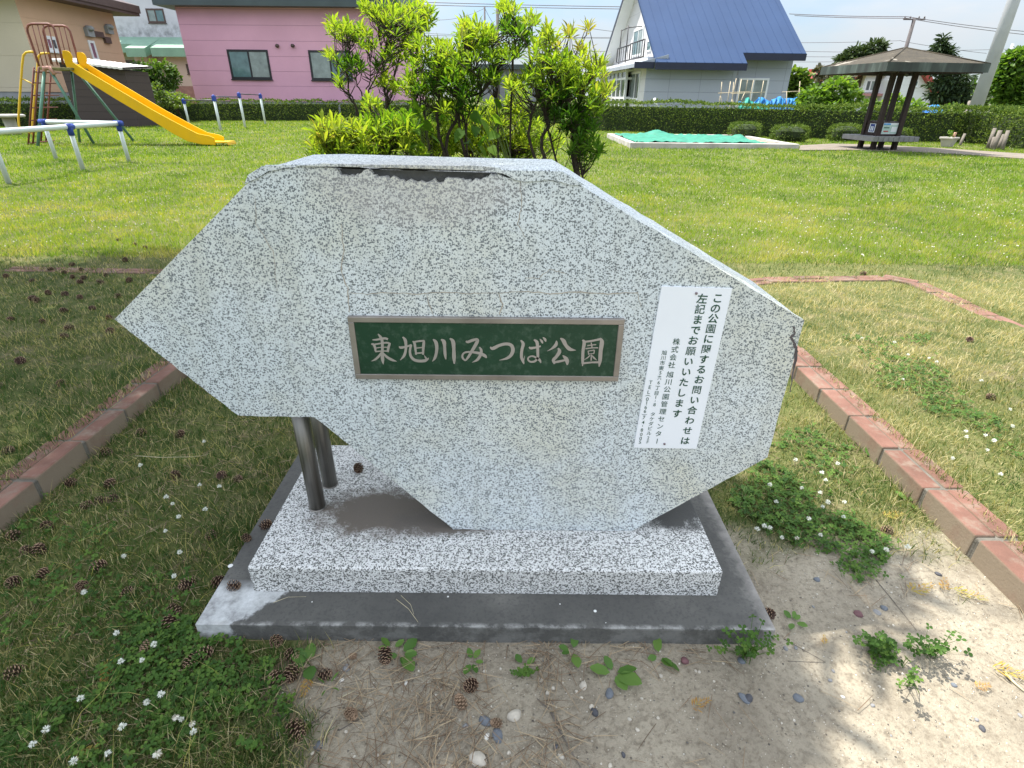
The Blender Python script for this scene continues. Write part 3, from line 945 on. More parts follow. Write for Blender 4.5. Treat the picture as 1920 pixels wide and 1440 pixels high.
shrub("azalea_shrub", "azalea with bare leaning stems and bright whorled leaves in front of the pink house", 3.45,
      [(300, 200, 115, 52, 26, .66), (205, 160, 42, 42, 5, .72), (430, 60, 55, 48, 10, .70), (540, 95, 100, 68, 22, .66), (700, 85, 72, 62, 16, .68), (795, 90, 36, 45, 5, .68),
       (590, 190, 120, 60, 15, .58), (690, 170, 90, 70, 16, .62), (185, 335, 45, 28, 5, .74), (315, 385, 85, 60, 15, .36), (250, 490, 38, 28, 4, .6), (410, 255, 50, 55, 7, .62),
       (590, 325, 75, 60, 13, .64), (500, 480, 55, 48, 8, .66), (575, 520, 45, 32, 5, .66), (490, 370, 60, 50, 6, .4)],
      [[(385, 800), (345, 650), (300, 560), (298, 400), (300, 260)], [(345, 650), (260, 530), (230, 390)], [(525, 660), (520, 560), (495, 300), (470, 130)], [(525, 640), (580, 440), (640, 200), (700, 90)],
       [(400, 640), (430, 480), (440, 290)], [(390, 620), (345, 500), (360, 400)], [(520, 560), (480, 460)], [(415, 620), (480, 420), (560, 140)]], (-1.05, 3.5))
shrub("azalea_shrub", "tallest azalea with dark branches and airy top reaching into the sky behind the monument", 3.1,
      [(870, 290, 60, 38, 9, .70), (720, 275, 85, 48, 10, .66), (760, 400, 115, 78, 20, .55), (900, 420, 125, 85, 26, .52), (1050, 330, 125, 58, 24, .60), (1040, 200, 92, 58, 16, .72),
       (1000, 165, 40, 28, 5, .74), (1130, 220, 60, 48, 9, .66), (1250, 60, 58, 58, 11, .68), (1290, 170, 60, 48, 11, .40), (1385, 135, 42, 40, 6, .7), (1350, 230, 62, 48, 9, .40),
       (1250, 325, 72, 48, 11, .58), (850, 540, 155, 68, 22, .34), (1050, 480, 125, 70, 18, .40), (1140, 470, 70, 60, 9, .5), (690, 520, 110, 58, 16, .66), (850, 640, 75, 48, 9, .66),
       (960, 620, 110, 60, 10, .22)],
      [[(890, 895), (950, 700), (965, 600), (1100, 550), (1200, 400), (1290, 270), (1335, 180)], [(790, 895), (760, 700), (700, 600), (690, 400), (685, 230)], [(860, 890), (830, 700), (850, 560), (830, 430), (860, 290)],
       [(985, 890), (960, 700), (955, 500), (1010, 350), (1040, 180)], [(965, 600), (900, 480), (880, 380)], [(1180, 430), (1170, 260), (1240, 70)], [(1290, 270), (1360, 220), (1390, 120)], [(1000, 800), (1100, 560), (1050, 420)]], (-.12, 3.15))
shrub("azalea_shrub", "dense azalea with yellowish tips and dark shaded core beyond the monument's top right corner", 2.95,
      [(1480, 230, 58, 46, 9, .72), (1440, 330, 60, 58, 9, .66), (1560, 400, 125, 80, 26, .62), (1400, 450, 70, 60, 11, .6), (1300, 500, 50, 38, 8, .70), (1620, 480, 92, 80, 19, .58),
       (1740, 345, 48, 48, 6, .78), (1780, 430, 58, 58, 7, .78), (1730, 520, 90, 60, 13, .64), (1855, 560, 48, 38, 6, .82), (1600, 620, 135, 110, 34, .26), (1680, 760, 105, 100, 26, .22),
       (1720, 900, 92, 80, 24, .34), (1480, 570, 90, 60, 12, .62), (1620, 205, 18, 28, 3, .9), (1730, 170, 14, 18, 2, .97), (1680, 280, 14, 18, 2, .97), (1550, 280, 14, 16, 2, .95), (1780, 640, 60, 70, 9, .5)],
      [[(1465, 895), (1500, 740), (1455, 600), (1400, 450), (1380, 300), (1330, 200)], [(1400, 895), (1420, 640), (1520, 480), (1500, 270)], [(1650, 995), (1640, 800), (1580, 700), (1590, 500), (1560, 370)],
       [(1650, 900), (1690, 600), (1745, 480), (1800, 400)], [(1640, 800), (1770, 680), (1860, 560)], [(1590, 500), (1600, 330), (1625, 200)], [(1600, 450), (1660, 330), (1730, 160)], [(1455, 600), (1470, 400), (1480, 230)]], (.62, 3.0))
shrub("azalea_shrub", "low spreading lime green azalea peeping over the monument's top left edge", 2.75,
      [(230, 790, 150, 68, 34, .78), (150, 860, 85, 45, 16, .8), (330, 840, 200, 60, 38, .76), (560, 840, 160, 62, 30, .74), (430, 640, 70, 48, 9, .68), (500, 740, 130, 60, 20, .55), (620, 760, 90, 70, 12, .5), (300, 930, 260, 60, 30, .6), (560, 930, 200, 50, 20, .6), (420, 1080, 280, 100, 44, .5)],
      [[(230, 980), (200, 860), (150, 800)], [(330, 990), (340, 860), (290, 760)], [(520, 990), (560, 880), (520, 760), (440, 640)], [(420, 990), (430, 900)], [(640, 990), (640, 850), (600, 740)]], (-.75, 2.75), 0.13, 0.062)
shrub("azalea_shrub", "low leafy azalea between the dark branching stems behind the middle of the monument", 3.6,
      [(1280, 800, 125, 80, 30, .72), (1250, 650, 120, 80, 26, .68), (1130, 740, 100, 90, 22, .7), (1330, 880, 120, 50, 20, .72), (1050, 850, 110, 60, 22, .68), (760, 830, 90, 70, 20, .6), (1330, 560, 60, 50, 8, .62),
       (1240, 930, 200, 50, 18, .55), (880, 810, 130, 80, 34, .66), (1000, 740, 110, 90, 30, .68), (860, 890, 200, 45, 34, .7), (1150, 870, 150, 50, 28, .72), (740, 760, 80, 70, 18, .55), (1400, 810, 80, 80, 20, .66), (900, 700, 90, 60, 14, .5), (1490, 850, 85, 70, 20, .68), (1150, 1090, 260, 100, 40, .5)],
      [[(1180, 990), (1220, 800), (1250, 640)], [(1280, 990), (1290, 850), (1330, 600)], [(1040, 990), (1100, 800)], [(780, 990), (770, 850)]], (.2, 3.65), 0.15)

# tall weed with heart-shaped leaves growing up through the azaleas
m_heart = leafy("heart_leaf", [(0.0, (0.03, 0.09, 0.012)), (0.5, (0.08, 0.17, 0.02)), (1.0, (0.16, 0.27, 0.03))], trans=0.55)
def heart_weed(label, spots, foot, yd):
    base = Vector((foot[0], foot[1], 0))
    t = thing("heart_leaf_weed", label, "weed", base)
    b, P, Dr, S, C, Rl = MB(), [], [], [], [], []
    for k, (zx, zy) in enumerate(spots):
        p = on_y(560 + zx / 3.2, zy / 3.2, yd + rnd.uniform(-.2, .2))
        s0 = Vector((base.x + (p.x - base.x) * .5, base.y, max(0.02, p.z - .22)))
        b.tube([Vector((base.x + rnd.uniform(-.03, .03), base.y, -.03)), s0, p], [.004, .003, .0016], 5, False)
        P.append(list(p))
        Dr.append([rnd.uniform(-1, 1), rnd.uniform(-1, .6), rnd.uniform(-.7, .05)])
        S.append(rnd.uniform(.05, .085))
        C.append(rnd.uniform(.2, 1))
        Rl.append(rnd.gauss(0, .5))
    b.build("stem", m_azstem, t, fix=False)
    P, Dr, S, C, Rl = map(np.array, (P, Dr, S, C, Rl))
    V, l, s = scatter(HEART_V, HEART_F, P, basis(Dr, Rl), S)
    obj("foliage", leaf_mesh("foliage", [(V, l, s, np.repeat(C, len(HEART_V)), 0)], [m_heart], True), t)
m_azstem = plain("weed_stem", (0.12, 0.17, 0.05), 0.7, 0.2)
heart_weed("tall weed with broad heart-shaped leaves between the first two azaleas behind the monument",
           [(650, 610), (610, 660), (700, 600), (660, 700), (720, 680), (620, 770), (680, 760), (760, 640), (740, 740), (590, 700), (800, 820), (700, 830), (640, 860), (560, 720)], (-.45, 3.0), 2.85)
heart_weed("tall weed with broad heart-shaped leaves amid the azaleas behind the monument's middle",
           [(1090, 610), (1130, 650), (1160, 700), (1100, 720), (1180, 620), (1060, 760), (1120, 820), (1080, 870), (1190, 800), (1040, 680), (1150, 880), (980, 780), (1010, 850), (1200, 740)], (.05, 2.9), 2.8)

# ------------------------------------------------------------------ turf
m_grass = leafy("grass_blade", [(0.0, (0.46, 0.40, 0.17)), (0.22, (0.42, 0.40, 0.10)), (0.42, (0.25, 0.335, 0.040)), (0.7, (0.155, 0.265, 0.024)), (1.0, (0.05, 0.12, 0.016))],
                trans=0.42, rough=0.55, tcol=(1.35, 1.3, 0.5))
SAND = (3.0, 7.38, 15.55, 19.6)
def keep_turf(x, y, p_soil=0.0):
    k = rng.random(len(x)) > np.maximum(0, soil(x, y) - p_soil) * 1.02
    k &= ~((x > -0.755) & (x < 0.642) & (y > 0.865) & (y < 1.61))
    k &= ~((x > SAND[0]) & (x < SAND[1]) & (y > SAND[2]) & (y < SAND[3]))
    dc = np.minimum(seg_dist(x, y, CURB_R), seg_dist(x, y, CURB_L))
    far_c = (y > 3.3)
    inner = ((x > 1.37) & (x < 2.86)) | (x < -1.555)           # turf of the beds creeps over the second row of bricks
    u = rng.random(len(x))
    k &= (dc > 0.068) | (inner & (u < .45 + .5 * (fbm(x, y, 7.0, 45) > .47)) & (dc > np.where(x < 0, -1, .012))) | ((y > 3.4) & (x < 0) & (u < .97)) | ((y > 3.2) & (x > 0) & (u < .95))
    # path
    xx, yy = x[:, None], y[:, None]
    px_, py_ = np.array([v[0] for v in vs_path]), np.array([v[1] for v in vs_path])
    x2, y2 = np.roll(px_, -1), np.roll(py_, -1)
    far = y > 10
    if far.any():
        c = ((py_ > yy[far]) != (y2 > yy[far])) & (xx[far] < (x2 - px_) * (yy[far] - py_) / (y2 - py_ + 1e-9) + px_)
        ins = (c.sum(1) % 2 == 1)
        k[np.where(far)[0][ins]] = False
    return k
vs_path = [on_z(x, y) for x, y in pp]
m_turf = leafy("turf_blade", [(0.0, (0.56, 0.49, 0.28)), (0.2, (0.33, 0.30, 0.135)), (0.38, (0.105, 0.150, 0.038)), (0.7, (0.055, 0.115, 0.024)), (1.0, (0.030, 0.080, 0.016))],
               trans=0.36, rough=0.55, tcol=(1.3, 1.25, 0.55))
def blades(name, x, y, h, w, c, lean, segs=2, mat=None):
    N = len(x)
    dc = np.minimum(seg_dist(x, y, CURB_R), seg_dist(x, y, CURB_L)) if segs == 2 else np.ones(N)
    z = gz(x, y) - 0.004 + np.where((dc < .062) & (y < 3.2), np.maximum(0, .070 - gz(x, y)), 0)
    a = rng.random(N) * 2 * np.pi
    d = np.stack([np.cos(a), np.sin(a), np.zeros(N)], 1)
    la = rng.random(N) * 2 * np.pi
    ld = np.stack([np.cos(la), np.sin(la), np.zeros(N)], 1) * (lean * h)[:, None]
    P = np.stack([x, y, z], 1)
    upv = np.stack([np.zeros(N), np.zeros(N), h * np.sqrt(np.clip(1 - lean ** 2 * .8, .05, 1))], 1)
    w2 = (w / 2)[:, None]
    if segs == 2:
        m_ = P + upv * .55 + ld * .28
        V = np.stack([P - d * w2, P + d * w2, m_ + d * w2 * .8, m_ - d * w2 * .8, P + upv + ld], 1).reshape(-1, 3)
        lp = np.array([0, 1, 2, 3, 3, 2, 4])
        sizes = np.tile([4, 3], N)
        k = 5
    else:
        V = np.stack([P - d * w2, P + d * w2, P + upv + ld], 1).reshape(-1, 3)
        lp = np.array([0, 1, 2])
        sizes = np.full(N, 3)
        k = 3
    loops = (lp[None, :] + (np.arange(N) * k)[:, None]).ravel()
    me = fast_mesh(name, V, loops, sizes, {'c': np.repeat(c, k)}, [mat or m_grass])
    return obj(name, me)
def frustum_pts(N, y0, y1):
    y = y0 * (y1 / y0) ** rng.random(N)
    x = (rng.random(N) * 2 - 1) * (y * 1.0 + (2.2 if y1 < 6 else 1.5))
    return x, y
def tone(x, y):
    """share of green against straw: patchy; the mown bed on the right is the driest"""
    n = fbm(x, y, 1.7, 41) * .6 + fbm(x, y, 6.0, 47) * .4
    t = 0.60 + 1.5 * (n - .5) + 0.10 * sstep(5, 9, y)
    dry = sstep(1.3, 1.5, x) * (1 - sstep(3.7, 4.1, y))
    t -= dry * (0.22 + 0.34 * sstep(1.9, 2.6, y))
    t -= 0.16 * sstep(3.0, 4.4, y) * (1 - sstep(5.5, 9.0, y))
    t += 0.15 * (x < -0.6) * (1 - sstep(1.4, 2.4, y)) + 0.03 * (x < -0.7) * sstep(1.8, 2.4, y) * (1 - sstep(3, 4, y))
    return t
x, y = frustum_pts(470000, 0.34, 4.6)
k = keep_turf(x, y)
x, y = x[k], y[k]
N = len(x)
tt = tone(x, y)
c = np.clip(tt + rng.normal(0, .20, N), 0, 1)
straw = rng.random(N) < 0.20
c[straw] = rng.random(straw.sum()) * .2
h = rng.uniform(.018, .046, N) * (0.35 + 1.3 * fbm(x, y, 5.0, 51))
lean = rng.uniform(.25, .98, N)
g1 = blades("lawn_grass", x, y, h, rng.uniform(.0010, .0022, N) * (1 + .25 * y), c, lean, 2, m_turf)
tag(g1, "short uneven turf of green and straw blades around the monument", "grass", None, "stuff")
x, y = frustum_pts(460000, 4.3, 33.0)
k = keep_turf(x, y)
x, y = x[k], y[k]
N = len(x)
c = np.clip(.58 + .75 * (tone(x, y) - .62) + rng.normal(0, .13, N), 0, 1)
g2 = blades("lawn_grass", x, y, rng.uniform(.022, .055, N) * (0.7 + .6 * fbm(x, y, 1.5, 52)) * (1 + .02 * y), .0013 * y * rng.uniform(.5, 1.3, N), c, rng.uniform(.15, .8, N), 1)
tag(g2, "sunlit park lawn stretching from the monument to the hedges", "grass", None, "stuff")
# long dead stems lying in the shaded turf
N = 1500
x = rng.uniform(-3.2, -0.4, N)
y = rng.uniform(0.5, 3.0, N)
k = keep_turf(x, y)
x, y = x[k], y[k]
N = len(x)
g3 = blades("dry_grass", x, y, rng.uniform(.05, .15, N), rng.uniform(.0012, .002, N), rng.random(N) * .2, rng.uniform(.85, 1.08, N))
tag(g3, "long dead straw stems lying across the shaded turf", "dry grass", None, "stuff")

# ------------------------------------------------------------------ clover: leaves as ground cover, near flower heads one by one
m_clover = leafy("clover_leaf", [(0.0, (0.034, 0.082, 0.014)), (0.5, (0.060, 0.132, 0.020)), (1.0, (0.115, 0.20, 0.032))], trans=0.3, rough=0.6)
def trefoil():
    V, F = [(0, 0, 0)], []
    for k in range(3):
        a = k * 2.094
        pts = [(.12, -.13, .02), (.42, -.36, .10), (.80, -.30, .10), (.93, 0, .03), (.80, .30, .10), (.42, .36, .10), (.12, .13, .02)]
        o = len(V)
        V += [(u * math.cos(a) - v * math.sin(a), u * math.sin(a) + v * math.cos(a), w) for u, v, w in pts]
        m0 = len(V)
        V.append((.5 * math.cos(a), .5 * math.sin(a), -.01))
        for i in range(6):
            F.append((m0, o + i, o + i + 1))
        F.append((m0, o + 6, 0, o))
    return V, F
TV, TF = trefoil()
def in_poly(x, y, poly):
    c = np.zeros(len(x), bool)
    for (ax, ay), (bx, by) in zip(poly, poly[1:] + poly[:1]):
        c ^= ((ay > y) != (by > y)) & (x < (bx - ax) * (y - ay) / (by - ay + 1e-12) + ax)
    return c
def clover_patch(pix, N, label, smin=.0075, smax=.0125, edge=.42):
    poly = [(p.x, p.y) for p in (on_z(*q_) for q_ in pix)]
    xs, ys = [p[0] for p in poly], [p[1] for p in poly]
    x, y = rng.uniform(min(xs), max(xs), N * 3), rng.uniform(min(ys), max(ys), N * 3)
    sd_ = seg_dist(x, y, poly + poly[:1])
    k = in_poly(x, y, poly) & (fbm(x, y, 9.0, 61) + .25 * rng.random(len(x)) > edge + .12 + .30 * (1 - sstep(0, .10, sd_)))
    k &= ~((x > -0.745) & (x < 0.632) & (y > 0.875) & (y < 1.605))
    k &= (np.minimum(seg_dist(x, y, CURB_R), seg_dist(x, y, CURB_L)) > .075)
    x, y = x[k][:N], y[k][:N]
    n = len(x)
    z = gz(x, y) + rng.uniform(.006, .024, n)
    s = rng.uniform(smin, smax, n)
    nrm = np.stack([rng.normal(0, .3, n), rng.normal(-.15, .3, n), np.ones(n)], 1)
    nrm /= np.linalg.norm(nrm, axis=1, keepdims=True)
    a = rng.random(n) * 6.28
    d = np.stack([np.cos(a), np.sin(a), np.zeros(n)], 1)
    d -= nrm * (d * nrm).sum(1, keepdims=True)
    d /= np.linalg.norm(d, axis=1, keepdims=True)
    B = np.stack([d, np.cross(nrm, d), nrm], 1)
    P = np.stack([x, y, z], 1)
    V, l, sz_ = scatter(TV, TF, P, B, s)
    c = np.repeat(np.clip(.5 + rng.normal(0, .3, n), 0, 1), len(TV))
    SV = [(0, -.0006, 0), (0, .0006, 0), (1, .0005, 0), (1, -.0005, 0)]
    root = np.stack([x + rng.normal(0, .006, n), y + rng.normal(0, .006, n), gz(x, y) - .003], 1)
    dv = P - root
    ln = np.linalg.norm(dv, axis=1)
    S3 = np.stack([ln, np.ones(n), np.ones(n)], 1)
    V2, l2, s2 = scatter(SV, [(0, 1, 2, 3)], root, basis(dv, rng.random(n) * 3), S3)
    me = leaf_mesh("clover_leaves", [(V, l, sz_, c, 0), (V2, l2, s2, np.full(len(V2), .7), 0)], [m_clover])
    return tag(obj("clover_leaves", me), label, "clover", None, "stuff")
clover_patch([(250, 1150), (380, 1165), (450, 1200), (560, 1215), (580, 1300), (480, 1440), (440, 1560), (-20, 1560), (-20, 1330), (120, 1300), (190, 1230)], 1350, "thick low clover carpet in the shade at the monument's front left corner", edge=.40)
clover_patch([(0, 900), (300, 1000), (420, 1100), (380, 1180), (100, 1330), (-80, 1300)], 500, "thin clover sprinkled through the turf left of the base slab", edge=.5)
clover_patch([(1330, 930), (1450, 860), (1560, 930), (1640, 990), (1720, 1040), (1690, 1090), (1600, 1100), (1540, 1050), (1440, 1040), (1360, 985)], 900, "clover patch in half shade beside the monument's right end", edge=.40)
clover_patch([(1420, 830), (1520, 760), (1600, 850), (1640, 900), (1500, 920)], 260, "sparse sunlit clover between the monument and the right brick edging", edge=.5)
clover_patch([(1560, 640), (1760, 640), (1800, 760), (1920, 860), (1930, 960), (1760, 820), (1620, 740)], 1200, "sunlit clover running along the bed behind the right brick edging", edge=.42)
clover_patch([(1600, 1150), (1680, 1170), (1720, 1250), (1640, 1260)], 120, "ragged clover tuft on the bare soil right of the base", edge=.3)

m_petal, nt, bs, out = nodes_of("clover_petal")
a_ = nd(nt, 'Attribute', attribute_name='c').outputs['Fac']
nt.links.new(ramp(nt, a_, [(0.0, (0.30, 0.24, 0.16)), (0.3, (0.62, 0.60, 0.50)), (0.7, (0.74, 0.76, 0.68))]), bs.inputs['Base Color'])
bs.inputs['Roughness'].default_value = 0.8
def flower_parts(seed, faded):
    q = np.random.default_rng(seed)
    n = 46
    i = np.arange(n)
    zz = 1 - 1.55 * (i + .5) / n
    th = i * 2.39996
    rr = np.sqrt(np.clip(1 - zz ** 2, 0, 1))
    d = np.stack([rr * np.cos(th), rr * np.sin(th), zz], 1)
    d += q.normal(0, .12, d.shape)
    if faded:
        d[:, 2] -= .9
    P = np.zeros((n, 3)) + d * .0022
    PV = [(0, -.10, 0), (0, .10, 0), (.6, .16, .03), (.6, -.16, .03), (1, .05, .0), (1, -.05, 0)]
    V, l, s = scatter(PV, [(0, 1, 2, 3), (3, 2, 4, 5)], P, basis(d, q.random(n) * 3), q.uniform(.0062, .0086, n) * (1.2 if faded else 1))
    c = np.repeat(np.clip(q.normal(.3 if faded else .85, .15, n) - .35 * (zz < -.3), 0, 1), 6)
    return V, l, s, c
m_fstem = plain("clover_flower_stem", (0.07, 0.13, 0.03), 0.7, 0.2)
flower_me = []
for sd_, fd in ((1, 0), (2, 0), (3, 1)):
    V, l, s, c = flower_parts(sd_, fd)
    V[:, 2] += .052
    SV = np.array([(-.0006, 0, -.005), (.0006, 0, -.005), (.0006, 0, .043), (-.0006, 0, .043), (0, -.0006, -.005), (0, .0006, -.005), (0, .0006, .043), (0, -.0006, .043)])
    flower_me.append(leaf_mesh("clover_flower", [(V, l, s, c, 0), (SV, np.array([0, 1, 2, 3, 4, 5, 6, 7]), np.array([4, 4]), np.zeros(8), 1)], [m_petal, m_fstem]))
def flowers(pix, label, group, faded=(), hz=.9):
    for i, (px, py) in enumerate(pix):
        p = on_z(px, py, 0.04)
        me = flower_me[2] if i in faded else flower_me[i % 2]
        o = obj("clover_flower", me)
        o.location = (p.x, p.y, float(gz(p.x, p.y)) - .004)
        o.rotation_euler = (rnd.gauss(0, .15), rnd.gauss(0, .15), rnd.uniform(0, 6))
        s_ = rnd.uniform(.60, .85)
        o.scale = (s_, s_, s_)
        tag(o, label, "clover flower", group)
zm = lambda pts, f, ox, oy: [(ox + a / f, oy + b_ / f) for a, b_ in pts]
flowers(zm([(1523, 258), (1068, 445), (1480, 590), (1615, 615), (1240, 685), (1265, 722), (1515, 775), (1350, 830), (1240, 920), (1338, 1082), (895, 1115), (1325, 1270), (565, 242), (620, 1395)], 4, 0, 760),
        "round white clover head standing in shaded turf left of the base slab", "clover flowers in the turf left of the base slab")
flowers(zm([(855, 392), (1160, 488), (1070, 615), (890, 655), (590, 910), (1115, 900), (1205, 905), (1340, 1000), (1265, 1060), (1420, 1075), (345, 1135), (920, 1155), (1445, 1170), (230, 1245), (800, 1320), (1175, 1325), (615, 1365)], 4, 0, 1080),
        "white clover head rising from the thick shaded clover carpet at front left", "clover flowers in the front left carpet", faded=(8, 9, 15))
flowers(zm([(525, 790), (550, 925), (660, 955), (400, 1010), (330, 1145), (320, 1175), (390, 1170), (430, 1195), (645, 1030), (690, 1015), (805, 1025), (795, 1095), (575, 1108), (650, 1185), (520, 1205), (1010, 1280), (950, 1283), (1150, 1278), (385, 925), (690, 890), (640, 850), (755, 805)], 3, 1320, 600),
        "white clover head in the half-shaded patch between monument and right edging", "clover flowers between the monument and the right edging", faded=(14,))
flowers(zm([(880, 140), (1070, 170), (1245, 265), (1125, 245), (1095, 385), (1540, 405), (1445, 700), (1450, 725), (1555, 720), (1595, 765), (1540, 790), (1365, 835), (1645, 945), (1785, 870), (1780, 400), (1700, 660), (1300, 300), (1690, 560)], 3, 1320, 600),
        "white clover head in full sun inside the dry bed beyond the right edging", "clover flowers in the sunlit bed on the right")
# far heads, too many and too small to count
x, y = frustum_pts(4600, 4.3, 26.0)
k = keep_turf(x, y) & (fbm(x, y, .7, 71) + .2 * rng.random(len(x)) > .52)
x, y = x[k], y[k]
N = len(x)
OV = [(1, 0, 0), (-1, 0, 0), (0, 1, 0), (0, -1, 0), (0, 0, 1), (0, 0, -1)]
OF = [(0, 2, 4), (2, 1, 4), (1, 3, 4), (3, 0, 4), (2, 0, 5), (1, 2, 5), (3, 1, 5), (0, 3, 5)]
P = np.stack([x, y, gz(x, y) + rng.uniform(.05, .085, N)], 1)
V, l, s = scatter(OV, OF, P, np.tile(np.eye(3), (N, 1, 1)), rng.uniform(.0035, .007, N) * (1 + .02 * y))
tag(obj("clover_blossoms", leaf_mesh("clover_blossoms", [(V, l, s, np.full(len(V), .28), 0)], [m_petal])), "countless white clover heads dotting the sunlit lawn", "clover flowers", None, "stuff")

# ------------------------------------------------------------------ broad-leaved weeds along the base
m_plantain = leafy("plantain_leaf", [(0.0, (0.05, 0.12, 0.025)), (0.5, (0.085, 0.175, 0.035)), (1.0, (0.13, 0.23, 0.05))], trans=0.3, rough=0.5)
def rosette(px, py, leaves, label, cat="weed", name="plantain_weed", tpl=(OVAL_V, OVAL_F), mat=None, up=.35):
    """leaves: (dx px, dy px, length m) tip offsets as seen in the photo"""
    p = on_z(px, py, 0.0)
    p.z = float(gz(p.x, p.y))
    P, Dr, S, C, Rl = [], [], [], [], []
    for dx, dy, ln in leaves:
        t = on_z(px + dx, py + dy, 0.0)
        d = Vector((t.x - p.x, t.y - p.y, 0))
        d = d.normalized() if d.length > 1e-4 else Vector((0, -1, 0))
        P.append([p.x + d.x * .008, p.y + d.y * .008, p.z + .006])
        Dr.append([d.x, d.y, rnd.uniform(.1, .9) * up + .1])
        S.append(ln * .84)
        C.append(rnd.uniform(.2, 1))
        Rl.append(rnd.gauss(0, .25))
    P, Dr, S, C, Rl = map(np.array, (P, Dr, S, C, Rl))
    V, l, s = scatter(tpl[0], tpl[1], P, basis(Dr, Rl), S)
    o = obj(name, leaf_mesh(name, [(V, l, s, np.repeat(C, len(tpl[0])), 0)], [mat or m_plantain], True))
    return tag(o, label, cat)
rosette(578, 1246, [(-18, -6, .045), (10, -42, .05), (-22, -20, .05), (8, 40, .06), (-30, 10, .035)], "weed of four broad rounded leaves at the base slab's front left, beside pine cones")
rosette(735, 1218, [(-14, -12, .035), (-16, 2, .028), (12, -6, .03)], "small round-leaved weed just below the base slab, left of a larger one")
rosette(752, 1228, [(22, 32, .06), (30, -26, .05), (-14, 4, .03), (20, 0, .035), (44, 4, .036), (4, 14, .03)], "broad-leaved weed with one large hanging leaf under the base slab's front edge")
rosette(885, 1243, [(-6, -22, .03), (12, -16, .03), (-10, 18, .035), (8, 20, .03), (18, 2, .022)], "small weed above a dark pine cone in front of the base slab")
rosette(1074, 1222, [(4, -26, .045), (8, 28, .048), (-44, -8, .032), (-12, 4, .025)], "weed with two upright oval leaves at the middle of the base slab's front")
rosette(1236, 1232, [(-6, -26, .045), (26, 22, .055), (8, 10, .04), (-14, 6, .03)], "pale green weed with paired oblong leaves right of the slab's middle")
rosette(1150, 1266, [(-46, -8, .055), (40, 22, .07), (70, -10, .055), (20, 30, .05), (-6, -10, .04)], "sprawling flat weed of long leaves lying on the soil before the slab")
rosette(982, 1250, [(-12, -16, .03), (12, 14, .032), (-6, 20, .034), (14, -8, .028)], "tiny crinkled weed on soil directly before the slab's centre", name="small_weed")
rosette(1486, 1168, [(-10, -10, .028), (12, 6, .03), (2, -16, .026), (-4, 12, .03), (10, -8, .024)], "lone light green seedling on bare soil off the slab's right front corner", name="seedling")
rosette(615, 1288, [(-14, -10, .03), (12, -12, .032), (-6, 14, .028), (16, 8, .03), (2, -20, .03)], "small spiky weed on the soil below the broad rounded one", name="small_weed", tpl=(LANCE_V, LANCE_F))
rosette(1705, 942, [(-16, -8, .05), (14, -12, .05), (6, 12, .045)], "bright yellow-green broad seedling at the foot of the right brick edging", name="seedling")
rosette(1630, 860, [(0, -24, .05), (-10, -14, .045), (8, -10, .04)], "upright wilted pale weed against the right brick edging", name="small_weed", up=1.2)
rosette(1400, 930, [(-10, -16, .045), (10, 18, .055), (-8, 20, .04)], "long-leaved weed by the slab's right edge in shade", name="small_weed")
def bush_weed(px, py, w, h, n, label, name="trefoil_weed", tone_=.5):
    p0 = on_z(px, py, 0)
    P, nn = [], []
    for i in range(n):
        q_ = on_y(px + rnd.gauss(0, w / 2.6), py - abs(rnd.gauss(0, h / 1.7)), p0.y - rnd.uniform(.0, .05))
        P.append([q_.x, q_.y, max(q_.z, float(gz(q_.x, q_.y)) + .008)])
        nn.append([rnd.gauss(0, .4), rnd.gauss(-.3, .4), 1])
    P, nn = np.array(P), np.array(nn)
    nn /= np.linalg.norm(nn, axis=1, keepdims=True)
    a = rng.random(n) * 6.28
    d = np.stack([np.cos(a), np.sin(a), np.zeros(n)], 1)
    d -= nn * (d * nn).sum(1, keepdims=True)
    d /= np.linalg.norm(d, axis=1, keepdims=True)
    V, l, s = scatter(TV, TF, P, np.stack([d, np.cross(nn, d), nn], 1), rng.uniform(.0065, .012, n))
    root = np.tile([p0.x, p0.y, float(gz(p0.x, p0.y)) - .002], (n, 1)) + rng.normal(0, .008, (n, 3)) * [1, 1, 0]
    dv = P - root
    V2, l2, s2 = scatter([(0, -.0008, 0), (0, .0008, 0), (1, .0005, 0), (1, -.0005, 0)], [(0, 1, 2, 3)], root, basis(dv, rng.random(n) * 3),
                         np.stack([np.linalg.norm(dv, axis=1), np.ones(n), np.ones(n)], 1))
    me = leaf_mesh(name, [(V, l, s, np.repeat(np.clip(rng.normal(tone_, .25, n), 0, 1), len(TV)), 0), (V2, l2, s2, np.full(len(V2), .5), 0)], [m_clover])
    return tag(obj(name, me), label, "weed")
bush_weed(1398, 1228, 70, 48, 60, "leafy trefoil weed climbing over the base slab's front right corner")
bush_weed(985, 1262, 40, 12, 14, "thin trefoil sprouts in front of the slab left of its middle")
bush_weed(1640, 1210, 60, 22, 40, "dark low trefoil mat on soil off the slab's right corner", tone_=.3)
bush_weed(1745, 1225, 70, 40, 54, "scraggly dark trefoil weed on soil near the right edging", tone_=.25)
bush_weed(1705, 1285, 22, 26, 12, "little withered trefoil sprig alone on sunlit soil at right", tone_=.6)
bush_weed(470, 1400, 40, 20, 16, "trefoil sprouts at the soil's left margin by the clover carpet")

